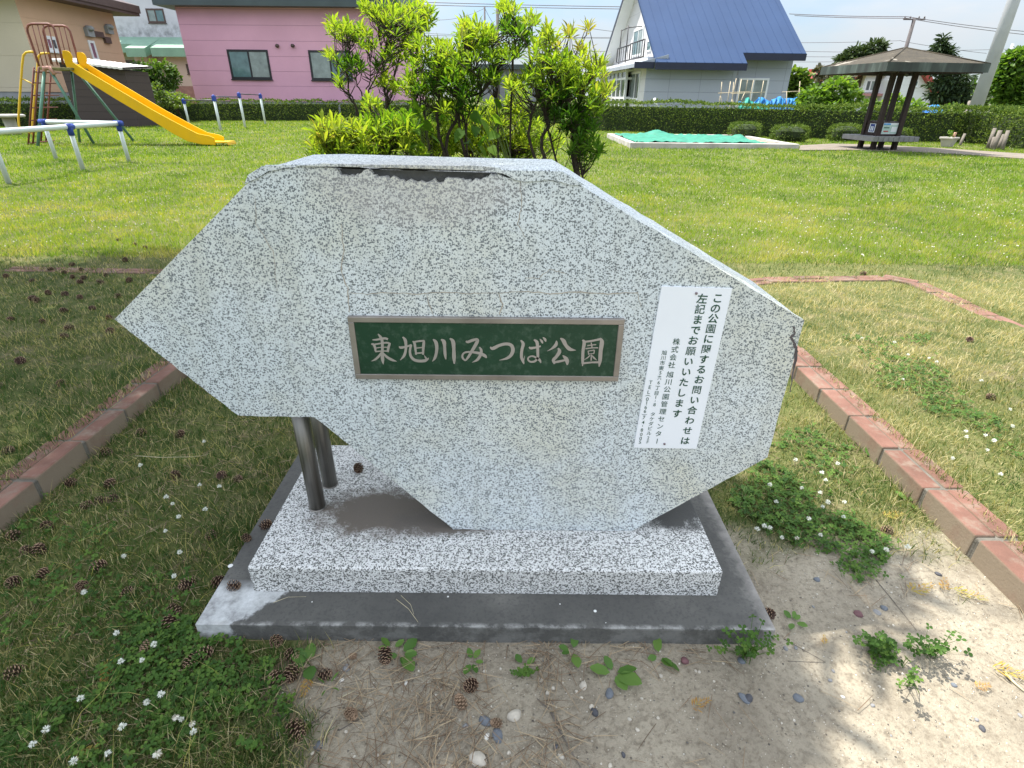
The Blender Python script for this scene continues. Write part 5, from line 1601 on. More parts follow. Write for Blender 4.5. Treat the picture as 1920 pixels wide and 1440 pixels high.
# shade pine standing off to the left of the view; its shadow lies over the monument
SHADE = [(-7, 3.9), (-3.95, 4.15), (-2.9, 4.72), (-2.35, 4.45), (-1.9, 3.5), (-1.45, 2.75), (-.8, 2.2), (.1, 1.95), (.75, 1.62), (1.2, 1.46)]
SHADE += [tuple(on_z(*q_)[:2]) for q_ in ((1730, 1010), (1760, 1090), (1830, 1180), (1880, 1250), (1700, 1275), (1600, 1262), (1528, 1266), (1570, 1320), (1600, 1365), (1520, 1400), (1490, 1440), (1500, 1600))] + [(.3, -.2), (-7, -.3)]
N = 9000
x, y = rng.uniform(-7, 1.5, N), rng.uniform(-.3, 4.8, N)
sd2 = seg_dist(x, y, SHADE)
k = in_poly(x, y, SHADE) & (sd2 > .10)
fade = sstep(.0, .5, sd2)
k &= (rng.random(N) < .35 + .65 * fade) & (fbm(x, y, 2.6, 101) > .25 - .12 * fade + .05 * sstep(.45, .8, x) * (y < .9))
x, y = np.concatenate([x[k], rng.uniform(-.95, .6, 420)]), np.concatenate([y[k], rng.uniform(.7, 1.5, 420)])
N = len(x)
hgt = 3.1 + 3.6 * rng.random(N) ** 1.2 + .6 * (fbm(x, y, .8, 103) - .5)
lay = np.round(hgt / .8) * .8 + rng.normal(0, .14, N)
kx, ky = SUN_DIR.x / SUN_DIR.z, SUN_DIR.y / SUN_DIR.z
C3 = np.stack([x + kx * lay, y + ky * lay, lay], 1)
m_pine = leafy("pine_needle_tuft", [(0.0, (0.022, 0.045, 0.016)), (0.5, (0.04, 0.075, 0.025)), (1.0, (0.07, 0.11, 0.035))], trans=0.15)
tpine = thing("pine_tree", "tall dark pine off the photo's left side, casting its shade on the monument", "tree", (-5.3, 2.5, 0))
nl = 9
P = np.repeat(C3, nl, 0) + rng.normal(0, .05, (N * nl, 3))
V, l, s = scatter(LANCE_V, LANCE_F, P, basis(rng.normal(0, 1, (N * nl, 3)) + [0, 0, .4], rng.random(N * nl) * 6), np.stack([rng.uniform(.12, .22, N * nl)] * 3, 1))
obj("crown", leaf_mesh("crown", [(V, l, s, np.repeat(rng.random(N * nl), 8), 0)], [m_pine]), tpine)
b = MB()
b.tube([(-5.3, 2.5, -.2), (-5.2, 2.55, 1.6), (-5.25, 2.6, 3.6), (-5.1, 2.5, 5.4), (-5.0, 2.5, 7.2)], [.21, .17, .14, .10, .03], 12)
for k in range(26):
    e = C3[rnd.randrange(N)]
    z0 = min(max(2.4, e[2] - .7), 6.2)
    b.tube([(-5.2, 2.55, z0), ((-5.2 + e[0]) / 2, (2.55 + e[1]) / 2, (z0 + e[2]) / 2 + .15), tuple(e)], [.05, .035, .012], 6, False)
b.build("trunk", m_bark, tpine, fix=False)

# ================================================================== THE SANDBOX
m_conc = plain("pale_concrete", (0.42, 0.40, 0.36), 0.9, 0.18, 3.0, 0.3, 90, dirt=((0.20, 0.19, 0.16), .6, 2.0))
m_sand = plain("sandbox_sand", (0.26, 0.22, 0.17), 1.0, 0.2, 4, 0.5, 80)
m_net, nt, bs, out = nodes_of("green_play_net")
nt.links.new(ramp(nt, noise(nt, 5.0, 6), [(0.3, (0.006, 0.14, 0.085)), (0.7, (0.013, 0.23, 0.145))]), bs.inputs['Base Color'])
bs.inputs['Roughness'].default_value = .6
x0, x1, y0, y1 = SAND
sbx = thing("sandbox", "square sandbox with pale concrete rim on the lawn, mostly covered by a green net", "sandbox", ((x0 + x1) / 2, (y0 + y1) / 2, 0))
b = MB()
w = .16
for q_ in ((x0, x1, y0, y0 + w), (x0, x1, y1 - w, y1), (x0, x0 + w, y0 + w, y1 - w), (x1 - w, x1, y0 + w, y1 - w)):
    b.box(q_[0], q_[1], q_[2], q_[3], -.1, .13)
b.build("rim", m_conc, sbx, .012)
b = MB()
b.add([(x0 + w, y0 + w, .075), (x1 - w, y0 + w, .075), (x1 - w, y1 - w, .075), (x0 + w, y1 - w, .075)], [(0, 1, 2, 3)])
b.build("sand", m_sand, sbx)
n1, n2 = 70, 56
gx_, gy_ = np.meshgrid(np.linspace(x0 + .22, x1 - .75, n1), np.linspace(y0 + .2, y1 - .3, n2))
zz = .085 + .085 * fbm(gx_, gy_, 1.6, 111) * fbm(gx_, gy_, 5.0, 113) + .05 * fbm(gx_, gy_, 9.0, 115) + .045 * np.abs(fbm(gx_, gy_, 4.0, 121) - .5) * 2
p1, p2 = on_y(1232, 252, y1 - .6), on_y(1384, 258, 17.4)
zz += .13 * np.exp(-(((gx_ - p1.x) / .32) ** 2 + ((gy_ - p1.y) / .4) ** 2)) + .11 * np.exp(-(((gx_ - p2.x) / .22) ** 2 + ((gy_ - p2.y) / .3) ** 2))
gx_ += .10 * (fbm(gx_, gy_, 1.2, 117) - .5) * 2
gy_ += .16 * (fbm(gx_, gy_, 1.2, 119) - .5) * 2
ii = (np.arange(n2 - 1)[:, None] * n1 + np.arange(n1 - 1)[None, :]).ravel()
me = fast_mesh("play_net", np.stack([gx_.ravel(), gy_.ravel(), zz.ravel()], 1), np.stack([ii, ii + 1, ii + n1 + 1, ii + n1], 1).ravel(), np.full(len(ii), 4), None, [m_net], smooth=True)
o = obj("play_net", me)
o.modifiers.new("thick", 'SOLIDIFY').thickness = .006
tag(o, "crumpled green net spread over the sand in the sandbox, humped at two places", "net")

# ================================================================== THE SLIDE
Z3 = lambda a, b_: (a / 5.142, 20 + b_ / 5.142)
Z1 = lambda a, b_: (a / 3.692, b_ / 3.692)
m_yel = plain("yellow_slide_paint", (0.72, 0.42, 0.004), 0.45, 0.05, 2.0, dirt=((0.50, 0.32, 0.03), .4, 3.0), spec=.25)
m_yel2 = plain("yellow_pipe_paint", (0.66, 0.42, 0.03), 0.45, 0.08, 4.0)
m_rust = plain("brown_red_pipe_paint", (0.17, 0.055, 0.038), 0.5, 0.25, 6.0, dirt=((0.28, 0.12, 0.07), .5, 9.0))
m_grn = plain("green_pipe_paint", (0.09, 0.20, 0.145), 0.5, 0.15, 5.0)
m_salm = plain("faded_salmon_paint", (0.45, 0.24, 0.19), 0.6, 0.2, 8.0)
m_deck = plain("slide_deck", (0.16, 0.15, 0.05), 0.7, 0.3, 8.0)
YN, YFAR = 14.78, 15.50
ny_ = lambda a, b_: on_y(*Z3(a, b_), YN)
fy_ = lambda a, b_: on_y(*Z3(a, b_), YFAR)
SL = thing("playground_slide", "yellow playground slide with brown-red guard rails and green legs on the lawn", "slide", (-10.2, 15.1, 0))
prof_px_t = [(432, 352), (448, 349), (470, 353), (488, 366), (500, 390), (503, 412), (500, 428), (560, 466), (800, 608), (1060, 762), (1200, 838), (1290, 885), (1370, 925), (1450, 940), (1484, 955)]
prof_px_b = [(1494, 1004), (1400, 1000), (1300, 978), (1200, 925), (1060, 838), (800, 684), (560, 535), (492, 490), (462, 462), (445, 420), (434, 385)]
YC = 14.95
pt_ = [on_y(*Z1(*q_), YC) for q_ in prof_px_t]
pb_ = [on_y(*Z1(*q_), YC) for q_ in prof_px_b]
for p in pt_ + pb_:
    p.z = max(p.z, .02)
poly = [(p.x, p.z) for p in pt_ + pb_]
b = MB()
for ya, yb in ((YC - .015, YC + .015), (YC + .47, YC + .50)):
    b.prism(poly, ya, yb)
low = [(p.x, p.z) for p in reversed(pb_)]
bedp = [(x_ + .01, z_ + .07) for x_, z_ in low[2:]] + [(low[-1][0] + .28, .10), (low[-1][0] + .30, .05)]
for (xa, za), (xb, zb) in zip(bedp[:-1], bedp[1:]):
    b.add([(xa, YC + .015, za), (xb, YC + .015, zb), (xb, YC + .47, zb), (xa, YC + .47, za),
           (xa, YC + .015, za - .03), (xb, YC + .015, zb - .03), (xb, YC + .47, zb - .03), (xa, YC + .47, za - .03)], [(0, 1, 2, 3), (4, 7, 6, 5), (0, 4, 5, 1), (2, 6, 7, 3)])
b.build("chute", m_yel, SL, .006)
pl0, pl1 = ny_(372, 545), ny_(690, 560)
b = MB()
b.box(pl0.x, pl1.x - .05, YN, YFAR, pl0.z - .05, pl0.z)
b.build("platform", m_deck, SL, .006)
def arch(fn, pts, bars, yoff):
    b = MB()
    b.tube([fn(*q_) for q_ in pts], .024, 8)
    for a, c in bars:
        b.tube([fn(*a), fn(*c)], .010, 6)
    b.build("guard_rail", m_rust, SL, fix=False)
arch(ny_, [(378, 535), (335, 400), (266, 205), (262, 165), (274, 140), (305, 128), (465, 128), (500, 142), (525, 180), (575, 370), (612, 520)], [((308, 132), (415, 535)), ((360, 130), (462, 540)), ((412, 130), (512, 535)), ((460, 130), (560, 530))], 0)
arch(fy_, [(500, 520), (470, 420), (418, 205), (420, 170), (440, 152), (470, 146), (610, 146), (645, 158), (675, 200), (738, 420), (760, 515)], [((470, 148), (550, 520)), ((518, 147), (600, 515)), ((566, 147), (655, 515)), ((615, 148), (705, 515))], 0)
def hand(fn, pts, strut):
    b = MB()
    b.tube([fn(*q_) for q_ in pts], .024, 8)
    if strut:
        b.tube([fn(*strut[0]), fn(*strut[1])], .014, 6)
    b.build("handrail", m_yel2, SL, fix=False)
hand(ny_, [(330, 400), (290, 396), (252, 402), (226, 430), (214, 520), (205, 640), (190, 850), (178, 1040), (182, 1110), (205, 1132), (290, 1180)], ((212, 655), (350, 722)))
hand(fy_, [(480, 410), (430, 410), (395, 414), (372, 440), (356, 600), (338, 780), (322, 960), (308, 1180), (330, 1220)], None)
b = MB()
for fn, u0, u1 in ((ny_, ((328, 545), (272, 1300)), ((374, 545), (316, 1296))), (fy_, ((440, 545), (394, 1285)), ((494, 560), (442, 1280)))):
    for u in (u0, u1):
        b.tube([fn(*u[0]), fn(*u[1])], .020, 6)
lev = (.06, .20, .36, .52, .68, .83, .97)
def lp_(fn, u, t):
    return fn(u[0][0] + (u[1][0] - u[0][0]) * t, u[0][1] + (u[1][1] - u[0][1]) * t)
for t in lev:
    a0, a1 = lp_(ny_, ((328, 545), (272, 1300)), t), lp_(ny_, ((374, 545), (316, 1296)), t)
    c0, c1 = lp_(fy_, ((440, 545), (394, 1285)), t), lp_(fy_, ((494, 560), (442, 1280)), t)
    b.tube([a0, a1], .012, 5)
    b.tube([c0, c1], .012, 5)
    b.tube([a0, Vector((a0.x, YFAR, a0.z))], .014, 6)
    b.tube([a1, Vector((a1.x, YFAR, a1.z))], .014, 6)
b.build("ladder", m_rust, SL, fix=False)
for t0, b0, r_ in ((ny_(428, 570), on_z(*Z3(355, 1310)), .034), (ny_(485, 575), on_z(*Z3(915, 1290)), .034), (fy_(690, 585), on_z(*Z3(765, 1272)), .030), (fy_(795, 645), on_z(*Z3(1308, 1268)), .034)):
    b = MB()
    b.tube([t0, Vector((b0.x, b0.y, -.05))], r_, 10)
    b.build("leg", m_grn, SL, fix=False)
b = MB()
p = ny_(455, 552)
b.tube([p + Vector((-.11, 0, -.12)), p + Vector((-.07, 0, 0)), p + Vector((.05, 0, .01)), p + Vector((.12, .0, -.13))], .045, 10)
b.build("leg_bracket", m_salm, SL, fix=False)

# ================================================================== PIPE BARS
m_pipe = plain("white_pipe_paint", (0.56, 0.62, 0.61), 0.35, 0.06, 3.0, spec=.5)
m_blue = plain("blue_joint_paint", (0.022, 0.055, 0.30), 0.4, 0.1, 3.0)
m_dbar = plain("dark_steel_bar", (0.09, 0.085, 0.10), 0.4, 0.1, 6.0, metal=.6)
BB = thing("balance_bar", "low zigzag balance bar of white pipes with blue corner joints on the left lawn", "balance bar", (-7.2, 9.8, 0))
Hb = .665
feet = [(-7.13, 8.19), (-7.25, 9.76), (-7.19, 11.03), (-8.79, 11.37)]
tops_ = [(-7.13, 6.4), (-7.14, 8.19), (-7.17, 9.76), (-7.19, 11.03), (-8.80, 11.37)]
b = MB()
b.tube([(x_, y_, Hb) for x_, y_ in tops_[:4]], .039, 12)
b.build("rail", m_pipe, BB, fix=False)
b = MB()
b.tube([(-7.19, 11.03, Hb), (-8.80, 11.37, Hb)], .039, 12)
b.build("rail", m_pipe, BB, fix=False)
for x_, y_ in [(-7.13, 8.19), (-7.17, 9.76), (-7.19, 11.03), (-8.80, 11.37)]:
    b = MB()
    b.tube([(x_, y_, -.05), (x_, y_, Hb)], .034, 12)
    b.build("post", m_pipe, BB, fix=False)
    b = MB()
    b.tube([(x_, y_, Hb - .13), (x_, y_, Hb + .046)], .044, 12)
    dx, dy = ((0, 1) if y_ < 11 else ((-.97, .2)))
    b.tube([(x_ - dx * .08, y_ - dy * .08, Hb), (x_ + dx * .08, y_ + dy * .08, Hb)], .047, 12)
    b.build("joint", m_blue, BB, fix=False)
HB = thing("horizontal_bars", "row of stepped pull-up bars on slim white posts with blue clamps before the pink house", "pull-up bars", (-11, 24, 0))
gp_ = [xy(355, 234.5), xy(414, 245), xy(460, 240), xy(497.5, 233)]
tp_ = [on_y(345, 186, gp_[0][1]).z, on_y(402, 179.5, gp_[1][1]).z, on_y(449, 174.5, gp_[2][1]).z, on_y(488, 176.5, gp_[3][1]).z]
bz = [on_y(346, 188, gp_[0][1]).z, on_y(402, 188, gp_[1][1]).z, on_y(403, 181, gp_[1][1]).z, on_y(449, 182, gp_[2][1]).z, on_y(449, 176, gp_[2][1]).z, on_y(488, 178, gp_[3][1]).z]
for (x_, y_), h_ in zip(gp_, tp_):
    b = MB()
    b.tube([(x_, y_, -.05), (x_, y_, h_ - .1)], .045, 10)
    b.build("post", m_pipe, HB, fix=False)
    b = MB()
    b.box(x_ - .055, x_ + .055, y_ - .06, y_ + .06, h_ - .17, h_ + .0)
    b.lathe([(.05, 0), (.04, .02), (.01, .035)], 10, (x_, y_, h_))
    b.build("clamp", m_blue, HB, .01)
for i in range(3):
    b = MB()
    b.tube([(gp_[i][0], gp_[i][1], bz[2 * i]), (gp_[i + 1][0], gp_[i + 1][1], bz[2 * i + 1])], .020, 8)
    b.build("bar", m_dbar, HB, fix=False)
# low stone stool by the hedge at far left
st_ = on_y(14, 217, 18.5)
ss = thing("garden_stool", "low pale-topped stone stool by the hedge at the far left", "stool", (st_.x, 18.5, 0))
b = MB()
b.lathe([(.40, 0), (.43, .02), (.43, .06), (.38, .08)], 18, (st_.x, 18.5, st_.z - .04))
b.build("seat", m_conc, ss, fix=False)
b = MB()
b.lathe([(.20, -.05), (.15, .2), (.17, st_.z - .03)], 12, (st_.x, 18.5, 0))
b.build("pedestal", m_conc, ss, fix=False)

# ================================================================== THE SHELTER
CX, CY, PHI = 9.41, 15.6, R(-39)
def dia(r_, k, z):
    a = PHI + k * math.pi / 2
    return Vector((CX + r_ * math.cos(a), CY + r_ * math.sin(a), z))
m_shing, nt, bs, out = nodes_of("worn_shingle")
pos = nd(nt, 'NewGeometry').outputs['Position']
c = ramp(nt, noise(nt, 3.0, 8, pos, .65), [(0.3, (0.034, 0.028, 0.017)), (0.55, (0.060, 0.049, 0.030)), (0.75, (0.088, 0.074, 0.048))])
c = mixc(nt, ramp(nt, noise(nt, 24.0, 5, pos), [(0.4, .6), (0.55, 0.0)]), c, (0.03, 0.023, 0.017))
wv = nd(nt, 'SeparateXYZ')
nt.links.new(pos, wv.inputs[0])
cz = maths(nt, 'FRACT', maths(nt, 'MULTIPLY', wv.outputs[2], 17.0))
c = mixc(nt, ramp(nt, cz, [(0.0, .55), (0.18, 0.0)]), c, (0.018, 0.015, 0.012))
c = mixc(nt, ramp(nt, noise(nt, 1.7, 3, pos), [(0.62, 0.0), (0.635, 0.9)]), c, (0.24, 0.215, 0.175))
nt.links.new(c, bs.inputs['Base Color'])
bs.inputs['Roughness'].default_value = .95
m_fasc, nt, bs, out = nodes_of("verdigris_fascia")
pos = nd(nt, 'NewGeometry').outputs['Position']
mp = nd(nt, 'Mapping')
mp.inputs['Scale'].default_value = (5, 5, .7)
nt.links.new(pos, mp.inputs['Vector'])
nt.links.new(ramp(nt, noise(nt, 1.0, 5, mp.outputs[0]), [(0.3, (0.020, 0.024, 0.022)), (0.55, (0.040, 0.052, 0.046)), (0.72, (0.10, 0.125, 0.112))]), bs.inputs['Base Color'])
bs.inputs['Roughness'].default_value = .8
m_dwood = plain("dark_stained_wood", (0.026, 0.013, 0.010), 0.6, 0.3, 9.0, 0.3, 40)
m_bench = plain("grey_weathered_bench", (0.20, 0.20, 0.195), 0.85, 0.2, 6.0, .3, 40)
GZ = thing("park_shelter", "small park shelter with shallow brown pyramid roof, four dark posts and encircling grey bench", "shelter", (CX, CY, 0))
zt, zb_, za = 1.905, 1.735, 2.285
b = MB()
RR = 1.76
rim = [dia(RR, k, zt) for k in range(4)]
apx = Vector((CX, CY, za))
b.add(rim + [apx], [(0, 1, 4), (1, 2, 4), (2, 3, 4), (3, 0, 4)])
b.add([p + Vector((0, 0, -.03)) for p in rim], [(3, 2, 1, 0)])
for k in range(4):
    b.tube([dia(RR, k, zt + .004), apx], .022, 6)
roof_o = b.build("roof", m_shing, GZ, fix=False)
b = MB()
for k in range(4):
    a0, a1 = dia(RR + .01, k, 0), dia(RR + .01, k + 1, 0)
    i0, i1 = dia(RR - .05, k, 0), dia(RR - .05, k + 1, 0)
    up, dn = Vector((0, 0, zt + .012)), Vector((0, 0, zb_))
    b.add([a0 + dn, a1 + dn, i1 + dn, i0 + dn, a0 + up, a1 + up, i1 + up, i0 + up], [(0, 3, 2, 1), (4, 5, 6, 7), (0, 1, 5, 4), (2, 3, 7, 6)])
b.build("fascia", m_fasc, GZ)
b = MB()
for k in range(4):
    b.tube([dia(RR - .08, k, zb_ + .03), Vector((CX, CY, zb_ + .06))], .05, 4)
b.build("rafter", m_dwood, GZ)
for k in range(4):
    a_ = PHI - R(4) + k * math.pi / 2
    p = Vector((CX + .385 * math.cos(a_), CY + .385 * math.sin(a_), 0))
    b = MB()
    M = Matrix.Translation(p) @ Matrix.Rotation(PHI + math.pi / 4, 4, 'Z')
    b.box(-.052, .052, -.052, .052, -.05, zb_ + .05, M)
    b.build("post", m_dwood, GZ, .006)
b = MB()
Mg = Matrix.Translation((CX, CY, 0)) @ Matrix.Rotation(PHI + math.pi / 4, 4, 'Z')
s_ = .87 / math.sqrt(2)
for i in range(9):
    w_ = 2 * s_ / 9
    b.box(-s_ + i * w_ + .006, -s_ + (i + 1) * w_ - .006, -s_, s_, .245, .355, Mg)
b.box(-s_ + .02, s_ - .02, -s_ + .02, s_ - .02, .25, .33, Mg)
b.build("bench", m_bench, GZ, .006)
b = MB()
s2 = .275
for i in range(4):
    z0_ = .36 + i * .0825
    b.box(-s2 + .004 * (i % 2), s2 - .004 * (i % 2), -s2 + .004 * (i % 2), s2 - .004 * (i % 2), z0_, z0_ + .078, Mg)
b.build("notice_box", m_dwood, GZ, .005)
# two notices on the box
m_pblue = plain("poster_navy", (0.02, 0.045, 0.20), .5, .1, 20)
m_pwhite = plain("poster_white", (0.72, 0.74, 0.76), .5, .04, 20)
m_psky = plain("poster_sky_blue", (0.08, 0.30, 0.62), .5, .08, 20)
m_ppale = plain("poster_pale_green", (0.42, 0.56, 0.50), .5, .1, 14)
m_pred = plain("poster_red", (0.45, 0.07, 0.06), .5, .1, 20)
m_pdk = plain("poster_dark_green", (0.05, 0.12, 0.08), .5, .1, 20)
def poster(face, u0, u1, z0_, z1_, items, label):
    """face: 0 = toward the sandbox, 1 = toward the path; u along the face"""
    t = thing("notice", label, "notice", (CX, CY - .3, .5))
    b = MB()
    d_ = s2 + .004
    def q_(ua, ub, za_, zb2, off, mi):
        b.m = mi
        if face == 0:
            b.box(-d_ - off, -d_ + .003, ua, ub, za_, zb2, Mg)
        else:
            b.box(ua, ub, -d_ - off, -d_ + .003, za_, zb2, Mg)
    q_(u0, u1, z0_, z1_, .004, 0)
    for k, (ua, ub, va, vb, mi) in enumerate(items):
        q_(u0 + (u1 - u0) * ua, u0 + (u1 - u0) * ub, z0_ + (z1_ - z0_) * va, z0_ + (z1_ - z0_) * vb, .006 + .0015 * k, mi)
    b.build("sheet", [m_pwhite, m_pblue, m_psky, m_ppale, m_pred, m_pdk], t)
poster(0, -.13, .10, .43, .63, [(.14, .86, .08, .95, 1), (.30, .46, .18, .58, 0), (.56, .70, .18, .58, 0), (.26, .74, .60, .66, 0)], "small navy notice with white border on the shelter's notice box, left face")
poster(1, -.20, .22, .40, .655, [(.02, .48, .04, .80, 3), (.50, .98, .04, .80, 3), (.02, .46, .82, .96, 2), (.08, .42, .52, .62, 5), (.10, .40, .20, .30, 4), (.56, .92, .2, .66, 0)], "larger pale map notice with blue heading on the shelter's notice box, right face")

# concrete planter and log stakes near the hedge
fp = on_z(1775, 275)
pl_ = thing("concrete_planter", "flared pale concrete basin by the hedge right of the shelter", "planter", (fp.x, fp.y, 0))
wd = (on_y(1800, 257, fp.y) - on_y(1778, 257, fp.y)).length / 2
tz = on_y(1790, 257, fp.y).z
b = MB()
M = Matrix.Translation((fp.x, fp.y, 0)) @ Matrix.Rotation(.5, 4, 'Z')
vs4 = [M @ Vector((sx_ * r_, sy_ * r_, z_)) for r_, z_ in ((wd * .55, -.05), (wd * .95, tz - .05), (wd * 1.1, tz - .05), (wd * 1.1, tz), (wd * .9, tz), (wd * .85, tz - .08)) for sx_, sy_ in ((-1, -1), (1, -1), (1, 1), (-1, 1))]
fs4 = []
for r_ in range(5):
    for k in range(4):
        fs4.append((r_ * 4 + k, r_ * 4 + (k + 1) % 4, r_ * 4 + 4 + (k + 1) % 4, r_ * 4 + 4 + k))
b.add(vs4, fs4 + [(20, 21, 22, 23), (3, 2, 1, 0)])
b.build("basin", m_conc, pl_, .01)
b = MB()
b.tube([(fp.x + wd * .6, fp.y, tz - .05), (fp.x + wd * .7, fp.y, tz + .12)], .035, 8)
b.build("pipe", m_salm, pl_)
P = np.array([[fp.x, fp.y, tz]]) + rng.normal(0, .05, (50, 3)) * [1, 1, 0] + np.stack([np.zeros(50), np.zeros(50), rng.uniform(0, .16, 50)], 1)
V, l, s = scatter(OVAL_V, OVAL_F, P, basis(rng.normal(0, 1, (50, 3)) + [0, 0, .5], rng.random(50) * 6), np.full(50, .055))
obj("foliage", leaf_mesh("foliage", [(V, l, s, np.repeat(rng.random(50), 9), 0)], [m_vleaf]), pl_)
m_log = plain("grey_log", (0.17, 0.15, 0.125), 0.9, 0.2, 9.0, .4, 40)
def stake(p0, p1, r_, label, group=None, yd=None):
    a = on_z(*p0)
    c = on_y(p1[0], p1[1], a.y + .1)
    b = MB()
    b.tube([a - Vector((0, 0, .06)), c], [r_, r_ * .92], 9)
    tag(b.build("log_stake", m_log, fix=False), label, "stake", group)
Q4 = lambda a, b_: (1480 + a / 4.364, b_ / 4.364)
stake(Q4(1620, 1212), Q4(1682, 1050), .048, "leftmost grey log stake before the right-hand hedge bend")
stake(Q4(1650, 1216), Q4(1676, 1122), .040, "short grey log stake second from left before the hedge bend")
stake(Q4(1668, 1220), Q4(1726, 1068), .055, "thickest grey log stake at the centre of the bundle by the hedge")
stake(Q4(1706, 1216), Q4(1754, 1100), .042, "slanting grey log stake, second from right before the hedge bend")
stake(Q4(1742, 1224), Q4(1790, 1068), .048, "rightmost grey log stake before the hedge bend")
stake(Q4(1392, 1190), Q4(1436, 1095), .040, "grey log stake leaning right behind the concrete planter")
stake(Q4(900, 1150), Q4(926, 1005), .045, "left one of two grey log stakes behind the shelter's bench")
stake(Q4(928, 1150), Q4(950, 1010), .045, "right one of two grey log stakes behind the shelter's bench")

# ================================================================== HOUSES
def siding(name, col, zper, zoff, xper=None, xdir=(1, 0), gcol=.6, var=.06, rough=.75, gw=.02, dirt=None):
    m, nt, bs, out = nodes_of(name)
    pos = nd(nt, 'NewGeometry').outputs['Position']
    c = ramp(nt, noise(nt, .7, 6, pos), [(0.3, tuple(v * (1 - var) for v in col)), (0.7, tuple(min(1, v * (1 + var)) for v in col))])
    c = mixc(nt, ramp(nt, noise(nt, 28.0, 5, pos), [(0.35, .18), (0.6, 0.0)]), c, tuple(v * .8 for v in col))
    sp = nd(nt, 'SeparateXYZ')
    nt.links.new(pos, sp.inputs[0])
    def lines(v, per, off, wdt):
        f = maths(nt, 'FRACT', maths(nt, 'DIVIDE', maths(nt, 'SUBTRACT', v, off - 50 * per), per))
        return ramp(nt, f, [(0.0, 1.0), (wdt / per, 1.0), (wdt / per + .002, 0.0)])
    g = lines(sp.outputs[2], zper, zoff, gw)
    if xper:
        u = maths(nt, 'ADD', maths(nt, 'MULTIPLY', sp.outputs[0], xdir[0]), maths(nt, 'MULTIPLY', sp.outputs[1], xdir[1]))
        g = maths(nt, 'MAXIMUM', g, lines(u, xper, .3, gw))
    c = mixc(nt, maths(nt, 'MULTIPLY', g, .8), c, tuple(v * gcol for v in col))
    if dirt:
        zc_, zr_, dc = dirt
        band = ramp(nt, maths(nt, 'ABSOLUTE', maths(nt, 'SUBTRACT', sp.outputs[2], zc_)), [(0.0, 1.0), (zr_, 0.0)])
        c = mixc(nt, maths(nt, 'MULTIPLY', band, ramp(nt, noise(nt, 2.2, 8, pos, .7), [(0.42, 0.0), (0.62, .9)])), c, dc)
    nt.links.new(c, bs.inputs['Base Color'])
    bs.inputs['Roughness'].default_value = rough
    bump(nt, bs, maths(nt, 'MULTIPLY', g, -1.0), .6, .01)
    return m
m_glass = plain("window_glass_teal", (0.10, 0.17, 0.18), 0.08, .3, 2.0, spec=.8)
m_curt = plain("curtained_glass", (0.22, 0.26, 0.25), 0.12, .25, 3.0, spec=.8)
m_dglass = plain("dark_window_glass", (0.05, 0.06, 0.065), 0.08, .3, 1.5, spec=.8)
m_black = plain("black_frame", (0.022, 0.022, 0.026), 0.45, .1)
m_wframe = plain("white_frame", (0.72, 0.74, 0.75), 0.4, .03)
m_brown = plain("brown_metal_trim", (0.085, 0.055, 0.048), 0.55, .12)
m_found = plain("grey_foundation", (0.27, 0.28, 0.29), 0.9, .12, 3.0, .3, 50)
def window(parent, M, u0, u1, z0_, z1_, panes, fmat, fw=.05, proud=.03, sill=True, name="window"):
    """M: matrix whose x runs along the wall and -y points outwards; panes: list of (share of width, material)"""
    b = MB()
    b.box(u0, u1, -proud, .04, z1_ - fw, z1_, M)
    b.box(u0, u1, -proud, .04, z0_, z0_ + fw, M)
    b.box(u0, u0 + fw, -proud, .04, z0_ + fw, z1_ - fw, M)
    b.box(u1 - fw, u1, -proud, .04, z0_ + fw, z1_ - fw, M)
    if sill:
        b.box(u0 - .03, u1 + .03, -proud - .05, .02, z0_ - .05, z0_ - .002, M)
    tot, a = sum(p[0] for p in panes), u0 + fw
    span = u1 - u0 - 2 * fw
    cuts = []
    for sh, mt in panes:
        e = a + span * sh / tot
        cuts.append((a, e, mt))
        a = e
    for (_, e, _) in cuts[:-1]:
        b.box(e - fw * .45, e + fw * .45, -proud * .7, .035, z0_ + fw, z1_ - fw, M)
    wf = b.build(name, fmat, parent)
    for a, e, mt in cuts:
        b = MB()
        b.box(a - fw * .2, e + fw * .2, -proud * .45, -proud * .45 + .008, z0_ + fw * .8, z1_ - fw * .8, M)
        b.build("pane", mt, wf)
    return wf
I4 = Matrix.Identity(4)

# --- the pink house
YP = 33.0
pk = thing("pink_house", "pink single-storey house with dark slate roof band and black-framed windows behind the left hedge", "house", (-11, YP, 0))
zs = [on_y(540, v, YP).z for v in (49, 78, 106.5, 135, 163)]
per = (zs[0] - zs[-1]) / 4
m_pink = siding("pink_siding", (0.64, 0.345, 0.455), per, zs[2])
xl, xr = on_y(368, 190, YP).x, on_y(747, 188, YP).x
zw0, zw1 = on_y(540, 190.5, YP).z, 5.02
b = MB()
b.box(xl, xr, YP, YP + 10, zw0, zw1)
b.build("wall", m_pink, pk)
b = MB()
b.box(xl + .03, xr - .03, YP + .03, YP + 9.97, -.1, zw0 + .01)
b.build("foundation", m_found, pk)
m_slate = plain("slate_metal_roof", (0.055, 0.075, 0.078), 0.45, .15, 1.0)
b = MB()
b.box(xl - .75, xr + .5, YP - .6, YP + 10.6, 5.0, 5.22)
b.box(xl - .6, xr + .4, YP - .45, YP + 10.4, 5.22, 5.75)
b.prism([(YP - .4, 5.75), (YP + 5, 6.6), (YP + 10.4, 5.75)], xl - .5, xr + .3, 'x')
b.build("roof", m_slate, pk)
MP = Matrix.Translation((0, YP, 0))
wz0, wz1 = on_y(470, 148.5, YP).z, on_y(470, 93, YP).z
window(pk, MP, on_y(430, 120, YP).x, on_y(506, 120, YP).x, wz0, wz1, [(1.05, m_glass), (1, m_curt)], m_black, .10)
